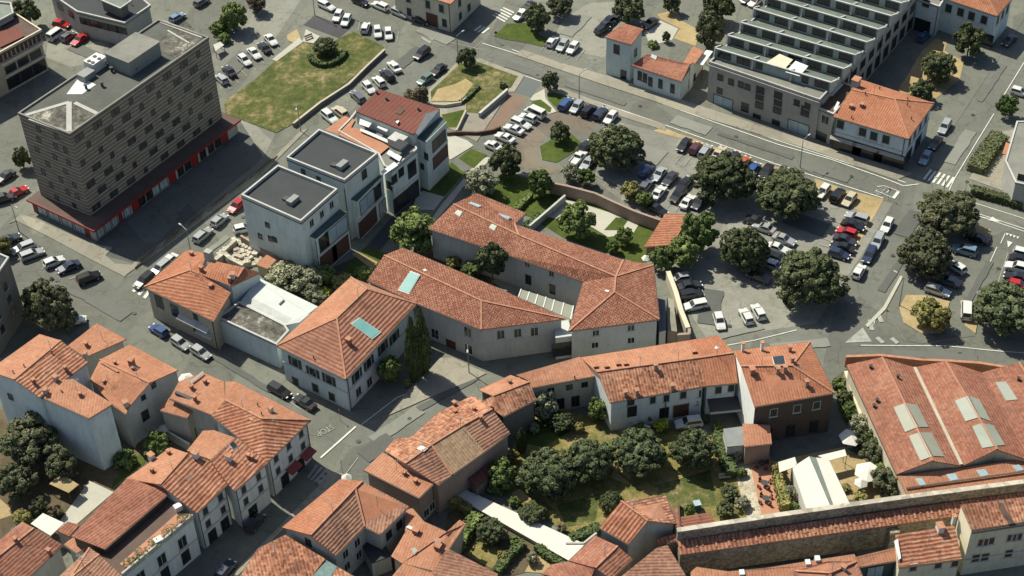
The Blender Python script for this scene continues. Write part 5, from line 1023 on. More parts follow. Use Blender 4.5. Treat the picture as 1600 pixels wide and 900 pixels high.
wall_thing('boundary_wall', Z(tO, [(208, 85), (480, 75), (800, 110), (1000, 118), (1250, 135), (1600, 190)]), 2.2, .4, BRICK, 'crumbling reddish wall along the road behind the warehouse roofs', 'wall', cap=RIDGE)
wall_thing('boundary_wall', Z(tO, [(208, 200), (320, 520), (520, 900), (610, 1130)]), 2.4, .5, P_BE, 'pale wall along the weed strip beside the warehouse', 'wall', cap=P_CR)
# --- old town wall
def town_wall():
    B = Bld('town_wall', 'long old stone town wall with tiled wall walk and pale parapet ledge', 'town wall', (1300, 840))
    top = [(1058, 829), (1210, 806), (1400, 779), (1600, 753), (1680, 742)]
    T = [at(*p, 7.6) for p in top]; d = (T[-1] - T[0]).normalized(); nn = Vector((d.y, -d.x, 0))
    if nn.y > 0: nn = -nn
    led = MB(); par_ = MB(); wl = MB(); tl = []
    for i, (a, b_) in enumerate(zip(T, T[1:])):
        e = Vector((0, 0, .002 * (i % 2))); led.bar(a + e, b_ + e, .8, .16); par_.bar(Vector((a.x, a.y, 0)) + nn * .1 + e, Vector((b_.x, b_.y, 0)) + nn * .1 + e, .5, 7.6)
    S = [T[0] + nn * .45, T[-1] + nn * .45]; E_ = [q + nn * 2.1 for q in S]
    for q, z in ((S, 5.9), (E_, 5.2)):
        for v in q: v.z = z
    L = (S[1] - S[0]).length
    uv = [[(0, 0), (0, 2.2), (L, 2.2), (L, 0)]] + [[(0, 0)] * 4] * 3
    vs = [S[0], E_[0], E_[1], S[1]] + [v - Vector((0, 0, .2)) for v in (S[0], E_[0], E_[1], S[1])]
    B.part('tiled_walk', vs, [(0, 1, 2, 3), (0, 4, 5, 1), (1, 5, 6, 2), (2, 6, 7, 3)], T_BIG, uvs=uv)
    B.mb(led, 'ledge', WSTONE); B.mb(par_, 'parapet', STONE)
    a, b_ = [v - nn * .9 for v in E_]; wl.bar(Vector((a.x, a.y, 0)), Vector((b_.x, b_.y, 0)), 1.3, 5.05); B.mb(wl, 'wall', STONE)
    bt = at(*K(*tL)(1560, 560), 0); B.mb(MB().box((E_[0].lerp(E_[1], .53).x, E_[0].lerp(E_[1], .53).y, 0), 1.4, 1.8, 4.4, math.atan2(d.y, d.x)), 'buttress', STONE)
    for k in range(70):                           # single loose tiles lying proud of the walk
        u = (k + random.random() * .8) / 70; p = S[0].lerp(S[1], u); q = E_[0].lerp(E_[1], u); s = .5 * random.random()
        tl.append((p.lerp(q, s), p.lerp(q, s + .4)))
    mb = MB()
    for p, q in tl: mb.bar(p + Vector((0, 0, .02)), q + Vector((0, 0, .02)), .3, .1)
    B.mb(mb, 'cover_tiles', RIDGE)
town_wall()
# --- south side of the lane
M1 = Bld('cream_house', 'tall cream house with sunlit blank side wall in the lower right corner', 'house', (1560, 880))
M1.roof({'a': (1518, 828, 10.2), 'b': (1501, 789, 11.2), 'c': (1640, 772, 11.2), 'd': (1660, 806, 10.2)}, ['a d c b'], T_OLD, P_CR, over=.06, wmats={'a b': P_CW}); M1.course(['a d'], 9.5, P_DK, 'cornice', .5, .3)  # west wall in brighter cream, sunlight put into its colour
M1.wins('a d', Z(tM, [(1262, 638), (1300, 635), (1345, 625), (1490, 600), (1525, 598), (1562, 592)]), .8, 1.4, 'br'); M1.wins('a d', Z(tM, [(1222, 760), (1295, 750), (1480, 722)]), 1.1, 1.6, 'br'); M1.panel(Z(tM, [(1390, 330), (1420, 325), (1530, 485), (1480, 495)]), F_BR, 'tile_step', h=.08); M1.course(['a d'], 3.4)
M2 = Bld('cottage', 'cottage with boldly ribbed orange roof and beige front beside the tall cream house', 'house', (1460, 900))
M2.roof({'a': (1404, 887, 6.0), 'b': (1503, 873, 6.0), 'c': (1491, 821, 7.4), 'd': (1399, 836, 7.4)}, ['a b c d'], T_CRS, P_CR, over=.2); M2.wins('a b', Z(tM, [(735, 832), (930, 812), (1060, 800)]), 1.0, 1.4, 'br'); M2.chim(Z(tM, [(940, 540)]), 1.0, 1.1, P_WH); M2.panel(Z(tM, [(585, 625), (615, 610), (640, 760), (620, 775)]), P_WH, 'gable_wall', h=.4); M2.chim(Z(tM, [(1045, 480)]), 1.4, .5, P_WH)
M3 = Bld('lane_building', 'low building with pale orange strip roof and dark teal front', 'house', (1370, 900))
M3.roof({'a': (1342, 886, 4.6), 'b': (1405, 875, 4.6), 'c': (1402, 855, 5.2), 'd': (1336, 871, 5.2)}, ['a b c d'], T_SA, flat('dark_teal_wall', (.05, .075, .078), .6), over=.2); M3.grid('a b', [.45], [2.5], 2.4, 2.4, 'pale', 'shop_window')
M4 = Bld('lane_building', 'house with dusty red hip roof cut by the bottom edge, right of centre', 'house', (1300, 900))
M4.roof({'a': (1243, 892, 5.4), 'b': (1293, 877, 5.8), 'c': (1338, 877, 5.4), 'd': (1352, 912, 5.2), 'e': (1300, 930, 5.2), 'f': (1240, 915, 5.2), 'r': (1297, 895, 7.0)}, ['a r c b', 'c r e d', 'a f e r'], T_RED, P_BE); M4.chim(Z(tL, [(1190, 845)]), .6, .6, P_WH)
M5 = Bld('lane_building', 'row of low peach roofs along the bottom edge below the shaded alley', 'house', (1180, 900))
M5.roof({'a': (1080, 893, 4.2), 'b': (1088, 886, 4.5), 'c': (1138, 893, 4.5), 'd': (1195, 888, 4.5), 'e': (1250, 879, 4.5), 'f': (1335, 866, 4.5), 'g': (1342, 880, 4.2), 'h': (1250, 905, 4.0), 'i': (1080, 925, 4.0)}, ['a i h g f e d c b'], T_SA, P_BE, over=.15); M5.chim(Z(tL, [(395, 885), (910, 805), (985, 775)]), .5, .9, P_WH, cap=False)
# --- south centre
K1 = Bld('wall_house', 'small house with bold striped tile slope built onto the town wall end', 'house', (990, 850))
K1.roof({'a': (936, 824, 7.2), 'b': (982, 850, 7.2), 'c': (1012, 814, 8.8), 'd': (971, 783, 8.8), 'e': (1040, 774, 7.4), 'f': (1056, 818, 7.2)}, ['a b c d', 'd c f e'], [T_BIG, T_OLD], P_GR, mats={1: 1}, over=.25)
K1.roof({'a': (1056, 822, 7.0), 'b': (1063, 826, 7.0), 'c': (1060, 795, 7.0), 'd': (1048, 795, 7.0)}, ['a b c d'], T_RED, P_GR, name='side_roof', over=.05)
K2 = Bld('red_roof_house', 'house with smooth dull red roof in two slopes beside the white ramp', 'house', (920, 880))
K2.roof({'a': (889, 876, 6.0), 'b': (930, 837, 6.0), 'c': (965, 853, 7.2), 'd': (988, 873, 6.2), 'e': (955, 905, 6.0), 'f': (930, 887, 7.2)}, ['a f c b', 'c f e d'], T_RED, P_PK, over=.2)
K2.roof({'a': (889, 877, 5.8), 'b': (929, 888, 6.9), 'c': (920, 912, 5.8), 'd': (846, 897, 4.6), 'e': (861, 882, 4.8)}, ['a e d c b'], T_RED, P_PK, over=.2, name='wing_roof')
K3 = Bld('mottled_roof_house', 'house with mottled brown orange slope at the bottom edge near the wall house', 'house', (1020, 890))
K3.roof({'a': (965, 905, 6.0), 'b': (1026, 856, 7.0), 'c': (1043, 852, 7.0), 'd': (1075, 905, 6.0), 'e': (1060, 930, 5.6), 'f': (960, 930, 5.6)}, ['a f e d c b'], T_BRN, P_BE); K3.roof({'a': (1030, 851, 5.4), 'b': (1062, 843, 5.4), 'c': (1058, 833, 5.8), 'd': (1026, 842, 5.8)}, ['a b c d'], T_BIG, STONE, name='wall_head_roof', over=.1)
K4 = Bld('wall_shed', 'low pinkish roofed shed against the garden side of the town wall', 'shed', (1090, 820)); K4.roof({'a': (1065, 827, 4.0), 'b': (1118, 819, 4.0), 'c': (1110, 801, 4.4), 'd': (1064, 808, 4.4)}, ['a b c d'], T_RED, P_BE, over=.1)
J1 = Bld('junction_house', 'large house with brown valley roof at the bottom street corner', 'house', (560, 850))
J1.roof({'a': (441, 824, 7.6), 'b': (532, 748.5, 7.6), 'c': (566, 752, 7.9), 'r': (555, 762.5, 9.6), 'e': (485, 836, 9.6), 'f': (524, 868, 7.4), 'g': (570, 823, 7.4), 'h': (594, 835, 7.4), 'i': (639, 791, 7.4)}, ['a e r c b', 'e f g r', 'r g h i c'], [T_OR, T_BRN], P_GR, mats={1: 1, 2: 1}); J1.roof if False else None
J1.wins('a e', [(482, 848)], 1.0, 1.6, 'dk') if ('a', 'e') in J1.edges or ('e', 'a') in J1.edges else None
J1.grid('f g', [.3, .7], [5.2, 2.4], 1.1, 1.6, 'gl'); J1.grid('h i', [.3, .7], [5.0], 1.1, 1.6, 'dk')
J2 = Bld('lane_court_house', 'house with sprawling orange roof and green skylight around the dark court', 'house', (680, 850))
J2.roof({'a': (632, 797, 6.0), 'b': (644, 794, 6.0), 'c': (662, 815, 6.2), 'd': (698, 831, 6.2), 'e': (718, 812, 5.8), 'f': (728, 818, 5.6), 'g': (678, 892, 5.6), 'h': (628, 880, 5.4), 'i': (611, 869, 5.2), 'k': (634, 830, 5.8)}, ['a k i h g f e d c b'], T_SA, P_BE); J2.sky([Z(tJ, [(412, 690), (440, 675), (462, 705), (440, 725)])], POLYG); J2.chim(Z(tJ, [(625, 650), (450, 560), (620, 685)]), .7, .9, BRICK); J2.panel(Z(tJ, [(370, 515), (395, 505), (445, 530), (415, 540)]), WHITE, 'roof_flashing', h=.3); J2.panel(Z(tJ, [(590, 612), (615, 605), (640, 625), (610, 640)]), WHITE, 'roof_flashing', h=.5)
J3 = Bld('lane_court_house', 'house with dull brown single slope roof beside the little hedge garden', 'house', (740, 880)); J3.roof({'a': (675, 893, 5.6), 'b': (700, 857, 6.4), 'c': (778, 897, 6.0), 'd': (770, 925, 5.4), 'e': (690, 925, 5.2)}, ['a e d c b'], T_BRN, P_BE)
J4 = Bld('lane_court_house', 'low house with plain orange slope at the bottom edge, left of brown slope', 'house', (640, 895)); J4.roof({'a': (612, 901, 5.0), 'b': (630, 880, 5.4), 'c': (676, 893, 5.4), 'd': (690, 925, 5.0), 'e': (600, 925, 5.0)}, ['a e d c b'], T_SA, P_BE)
H2 = Bld('corner_cottage', 'house with rough mottled orange roof along the lower street bend', 'house', (460, 890))
H2.roof({'a': (372, 915, 6.6), 'b': (380, 892, 6.6), 'c': (404, 857, 6.8), 'd': (446, 836, 7.0), 'e': (508, 873, 6.6), 'f': (480, 910, 6.2), 'g': (470, 940, 6.0)}, ['a g f e d c b'], T_OLD, P_BE); H2.roof(qd([(482, 905), (508, 874), (527, 885), (508, 915)], 6.3), ['a d c b'], flat('teal_tarpaulin', (.10, .16, .15), .6, 0, .5, 1.5), P_BE, name='terrace_cover', over=.05, gutter=False)
H2.roof({'a': (508, 914, 6.1), 'b': (527, 886, 6.3), 'c': (555, 902, 6.1), 'd': (540, 930, 5.9)}, ['a d c b'], T_OLD, P_BE, name='rear_roof')
RS = Bld('red_shed', 'bright red sheet roofed shed at the edge of the big garden', 'shed', (745, 745)); RS.roof({'a': (729, 743, 3.4), 'b': (744, 761.5, 3.2), 'c': (763, 744, 3.2), 'd': (768, 726, 3.4), 'e': (757, 719, 3.6)}, ['a b c d e'], T_DK, P_DK, over=.15)
WR = Bld('white_ramp', 'long bright white raised ramp between the small gardens', 'ramp', (800, 810)); WR.roof({'a': (693, 765, 1.0), 'b': (703, 753.5, 1.0), 'c': (914, 850, 1.0), 'd': (889, 876, 1.0)}, ['a d c b'], CANVAS, P_BE, over=.1, gutter=False)
SP = Bld('lane_courtyard_wing', 'dark slate wing with pale windows facing the small court', 'house', (600, 870)); SP.roof(qd([(560, 842), (594, 838), (612, 868), (580, 880)], 3.4), ['a d c b'], F_DK, P_GR, over=.1, gutter=False)

for b_, P in ((E1, [(80, 548), (120, 610)]), (E3, [(215, 590), (170, 600)]), (F2, [(380, 640), (430, 668)]), (F1, [(300, 610)]), (R1, [(270, 735), (300, 760)]), (R2, [(375, 715)]), (R4, [(130, 885)]), (R5, [(30, 840)]), (I1, [(620, 735)]), (I2, [(720, 668), (660, 705)]), (I3, [(800, 608)]), (P2, [(1000, 572), (1060, 563)]), (P3, [(1120, 556)]), (P4, [(1190, 571), (1250, 590)]), (K1, [(990, 800)]), (K2, [(945, 870)]), (J1, [(520, 800), (590, 790)]), (J2, [(680, 860)]), (H2, [(430, 870)]), (M1, [(1560, 800)]), (M2, [(1450, 850)]), (CH, [(560, 465)]), (OH, [(300, 425), (350, 440)]), (RH, [(1365, 148)]), (TV, [(1530, 0)]), (TC, [(690, -5)]), (M4, [(1300, 893)]), (E2, [(160, 530)])): b_.aerial(P)
WK.panel(Z(tD, [(920, 330), (1385, 545), (1310, 600), (985, 395)]), flat('pale_green_white', (.42, .45, .42), .5, 0, .12), 'roof_sheet', h=.04); WK.panel(Z(tD, [(790, 500), (830, 455), (1180, 635), (1135, 680)]), flat('dusty_white', (.36, .37, .345), .6, 0, .2), 'roof_sheet', h=.03)
# ================================================================= trees and shrubs
def leafmat(name, c1, c2, c3):
    mt, t, b = newmat(name); oi = N(t, 'ShaderNodeObjectInfo'); g = N(t, 'ShaderNodeNewGeometry')
    a = noise(t, g.outputs['Position'], .55, 3); r = g.outputs['Random Per Island']
    v = math_(t, 'ADD', math_(t, 'MULTIPLY', a, .55), math_(t, 'ADD', math_(t, 'MULTIPLY', r, .3), math_(t, 'MULTIPLY', oi.outputs['Random'], .15)))
    t.links.new(ramp(t, v, [(.25, c1), (.5, c2), (.75, c3)]), b.inputs['Base Color']); b.inputs['Roughness'].default_value = .75
    b.inputs['Specular IOR Level'].default_value = .2; return mt
L_HOLM = leafmat('holm_leaf', (.032, .044, .018), (.074, .090, .038), (.155, .165, .080))
L_OAK = leafmat('olive_leaf', (.042, .048, .024), (.092, .098, .048), (.185, .172, .095))
L_PINE = leafmat('pine_leaf', (.032, .046, .018), (.076, .096, .042), (.160, .178, .088))
L_DEC = leafmat('broad_leaf', (0.031, 0.053, 0.015), (0.096, 0.136, 0.038), (0.222, 0.259, 0.083))
L_YEL = leafmat('yellow_leaf', (0.075, 0.077, 0.022), (0.200, 0.189, 0.061), (0.389, 0.333, 0.120))
L_CYP = leafmat('cypress_leaf', (.024, .042, .016), (.055, .082, .028), (.115, .145, .055))
L_CED = leafmat('cedar_leaf', (.040, .052, .024), (.095, .108, .052), (.185, .185, .105))
L_PAL = leafmat('pale_leaf', (0.062, 0.073, 0.037), (0.200, 0.208, 0.128), (0.481, 0.463, 0.296))
L_BRZ = leafmat('bronze_leaf', (0.044, 0.037, 0.022), (0.128, 0.106, 0.064), (0.259, 0.207, 0.130))
L_BRI = leafmat('bright_leaf', (0.112, 0.138, 0.015), (0.304, 0.336, 0.032), (0.555, 0.555, 0.074))
def crown_mesh(name, mat, nclump, leaf, nleaf, shape, seed, cr=(.20, .34), lobes=.18, core=.72):
    """foliage of single leaf sprays on clumps spread over an uneven crown of unit size"""
    r = np.random.default_rng(seed); V = []; 
    d = r.normal(size=(nclump, 3)); d /= np.linalg.norm(d, axis=1)[:, None]; LB = None
    if shape == 'column':
        ang = r.uniform(0, 2 * np.pi, nclump); h = r.uniform(-1, 1, nclump); rad = np.clip(1.0 - np.abs(h + .15) ** 2.2, .05, 1) * .72
        C = np.stack([np.cos(ang) * rad, np.sin(ang) * rad, h * .9], 1); O = C * np.array([1, 1, .15])
    elif shape == 'cone':
        ang = r.uniform(0, 2 * np.pi, nclump); h = r.uniform(-1, 1, nclump) ; rad = (1 - (h + 1) / 2) * r.uniform(.55, 1, nclump)
        C = np.stack([np.cos(ang) * rad, np.sin(ang) * rad, h * .9], 1); O = C
    else:
        nl = {'dome': 15, 'round': 10, 'loose': 14}[shape]; ga = np.arange(nl) * 2.39996 + r.uniform(0, 6); zz = 1 - (np.arange(nl) + .5) / nl * (1.35 if shape == 'dome' else 1.8)
        q = np.sqrt(np.clip(1 - zz ** 2, 0, 1)); far = r.uniform(.46, .66 if shape != 'loose' else .85, nl)
        LB = np.stack([np.cos(ga) * q, np.sin(ga) * q, zz], 1) * far[:, None]; LR = r.uniform(.30, .44, nl) * (1 if shape != 'loose' else .8); LB[0] *= .8
        j = r.integers(0, nl, nclump); d = d + .55 * LB[j] / (np.linalg.norm(LB[j], axis=1)[:, None] + 1e-6); d /= np.linalg.norm(d, axis=1)[:, None]
        C = LB[j] + d * (LR[j] * r.uniform(.75, 1.02, nclump))[:, None]; O = d
    R = r.uniform(cr[0], cr[1], nclump)
    k = r.integers(0, nclump, nleaf); nn = r.normal(size=(nleaf, 3)); nn /= np.linalg.norm(nn, axis=1)[:, None]
    out = O[k] / (np.linalg.norm(O[k], axis=1)[:, None] + 1e-6); nn = nn + .6 * out + np.array([0, 0, .25]); nn /= np.linalg.norm(nn, axis=1)[:, None]
    P = C[k] + nn * (R[k] * r.uniform(.75, 1.1, nleaf))[:, None]
    n2 = nn + r.normal(size=(nleaf, 3)) * .42; n2 /= np.linalg.norm(n2, axis=1)[:, None]
    a = np.cross(n2, r.normal(size=(nleaf, 3))); a /= np.linalg.norm(a, axis=1)[:, None]; b = np.cross(n2, a)
    s = leaf * r.uniform(.6, 1.4, nleaf)[:, None]; a *= s; b *= s * .7
    Q = np.stack([P - a, P - b * .9, P + a, P + b], 1).reshape(-1, 3)
    # ragged inner mass so that the crown is not hollow
    bm = bmesh.new(); bmesh.ops.create_icosphere(bm, subdivisions=3 if shape in ('column', 'cone') else 2, radius=1)
    cv = np.array([v.co[:] for v in bm.verts]); cf = np.array([[v.index for v in f.verts] for f in bm.faces]); bm.free()
    if shape == 'column': cr_ = np.clip(1 - np.abs(cv[:, 2] + .15) ** 2.2, .03, 1) * .62; xy = cv[:, :2] / (np.linalg.norm(cv[:, :2], axis=1)[:, None] + 1e-6); cv = np.stack([xy[:, 0] * cr_, xy[:, 1] * cr_, cv[:, 2] * .9], 1)
    elif shape == 'cone': cr_ = (1 - (cv[:, 2] + 1) / 2) * .5 + .02; xy = cv[:, :2] / (np.linalg.norm(cv[:, :2], axis=1)[:, None] + 1e-6); cv = np.stack([xy[:, 0] * cr_, xy[:, 1] * cr_, cv[:, 2] * .85], 1)
    else:
        base = cv; cvs = [base * np.array([.55, .55, .5]) * core]; cfs = [cf]
        for i in range(len(LB)): cvs.append(LB[i] * .93 + base * (LR[i] * core * (.6 if shape == 'loose' else 1) * r.uniform(.85, 1.05, len(base)))[:, None]); cfs.append(cf + len(base) * (i + 1))
        cv = np.concatenate(cvs); cf = np.concatenate(cfs)
    n0 = len(Q); verts = np.concatenate([Q, cv]); me = bpy.data.meshes.new(name)
    nf = nleaf + len(cf); loops = np.concatenate([np.arange(n0), (cf + n0).ravel()]).astype(np.int32)
    st = np.concatenate([np.arange(nleaf) * 4, n0 + np.arange(len(cf)) * 3]).astype(np.int32)
    me.vertices.add(len(verts)); me.vertices.foreach_set('co', verts.astype(np.float32).ravel()); me.loops.add(len(loops)); me.loops.foreach_set('vertex_index', loops)
    me.polygons.add(nf); me.polygons.foreach_set('loop_start', st); me.update(calc_edges=True); me.materials.append(mat); me.validate(); return me
CR = {}
def crowns(k, mat, n=2, **kw): CR[k] = [crown_mesh('crown', mat, seed=hash(k) % 999 if False else sum(map(ord, k)) * 7 + i, **kw) for i in range(n)]
crowns('holm', L_HOLM, 3, nclump=260, leaf=.044, nleaf=15000, shape='dome', cr=(.07, .15), lobes=.14)
crowns('oak', L_OAK, 3, nclump=240, leaf=.046, nleaf=14000, shape='dome', cr=(.07, .16), lobes=.2)
crowns('pine', L_PINE, 3, nclump=260, leaf=.044, nleaf=15000, shape='dome', cr=(.07, .14), lobes=.14)
crowns('dec', L_DEC, 3, nclump=120, leaf=.072, nleaf=6000, shape='round', cr=(.10, .20), lobes=.26)
crowns('small', L_HOLM, 2, nclump=100, leaf=.075, nleaf=4600, shape='round', cr=(.10, .2), lobes=.2)
crowns('yel', L_YEL, 2, nclump=60, leaf=.085, nleaf=3600, shape='round', cr=(.18, .28), lobes=.18)
crowns('cyp', L_CYP, 2, nclump=150, leaf=.055, nleaf=5000, shape='column', cr=(.16, .26))
crowns('ced', L_CED, 2, nclump=200, leaf=.055, nleaf=12000, shape='loose', cr=(.09, .20), lobes=.4)
crowns('con', L_CED, 1, nclump=120, leaf=.05, nleaf=5000, shape='cone', cr=(.12, .24))
crowns('pal', L_PAL, 2, nclump=55, leaf=.085, nleaf=3000, shape='loose', cr=(.18, .32), lobes=.3)
crowns('brz', L_BRZ, 2, nclump=60, leaf=.085, nleaf=3200, shape='round', cr=(.18, .30), lobes=.25)
crowns('bri', L_BRI, 1, nclump=40, leaf=.11, nleaf=1600, shape='round', cr=(.22, .34), lobes=.2)
crowns('bush', L_DEC, 2, nclump=36, leaf=.12, nleaf=1600, shape='dome', cr=(.24, .38), lobes=.25)
def trunk_mesh(h, r, top, seed):
    rr = random.Random(seed); b = MB(); b.tube((0, 0, -.1), (rr.uniform(-.1, .1), rr.uniform(-.1, .1), h * .6), r, r * .75, 9)
    for k in range(5):
        a = k * 1.26 + rr.random(); b.tube((0, 0, h * (.5 + .08 * k)), (math.cos(a) * top * .55, math.sin(a) * top * .55, h + top * .35 * rr.random()), r * .55, r * .16, 6)
    b.tube((0, 0, h * .55), (0, 0, h + top * .3), r * .75, r * .25, 7); return b
_used = {}
def tree(label, px, rpx, kind, asp=1.0, bare=None, name=None, cat=None, group=None, ry=None):
    """px: centre of the crown in the photograph, rpx: its half width there; asp: crown height to width"""
    x, y = px; p = at(x, y, 3); s = FPX / (p - EYE).dot(FWD); R = rpx / s; Hc = R * asp
    if bare is None: bare = .25 * R if kind not in ('bush', 'con') else 0
    zc = bare + Hc * (.55 if kind in ('holm', 'oak', 'pine', 'bush') else .95); p = at(x, y, zc)
    nm = name or {'cyp': 'cypress_tree', 'pine': 'umbrella_pine', 'holm': 'holm_oak', 'oak': 'holm_oak', 'ced': 'cedar_tree', 'con': 'conifer_tree', 'bush': 'shrub', 'bri': 'shrub', 'pal': 'pale_shrub', 'yel': 'round_tree'}.get(kind, 'broadleaf_tree')
    t = tag(empty(nm, (p.x, p.y, 0)), label, cat or ('shrub' if 'shrub' in nm or 'bush' in nm else 'tree'), group)
    i = _used.get(kind, 0); _used[kind] = i + 1; me = CR[kind][i % len(CR[kind])]
    c = bpy.data.objects.new('crown', me); link(c, t); c.location = (0, 0, zc); c.scale = (R * random.uniform(.95, 1.05), R * random.uniform(.95, 1.05), Hc); c.rotation_euler = (0, 0, random.uniform(0, 6.28))
    tm = trunk_mesh(zc - Hc * (.3 if kind in ('holm', 'oak', 'pine') else .6) if zc - Hc * .6 > .3 else .4, max(.06, R * .055), R * .5, i)
    mesh_obj('trunk', tm.v, tm.f, BARK, t); return t
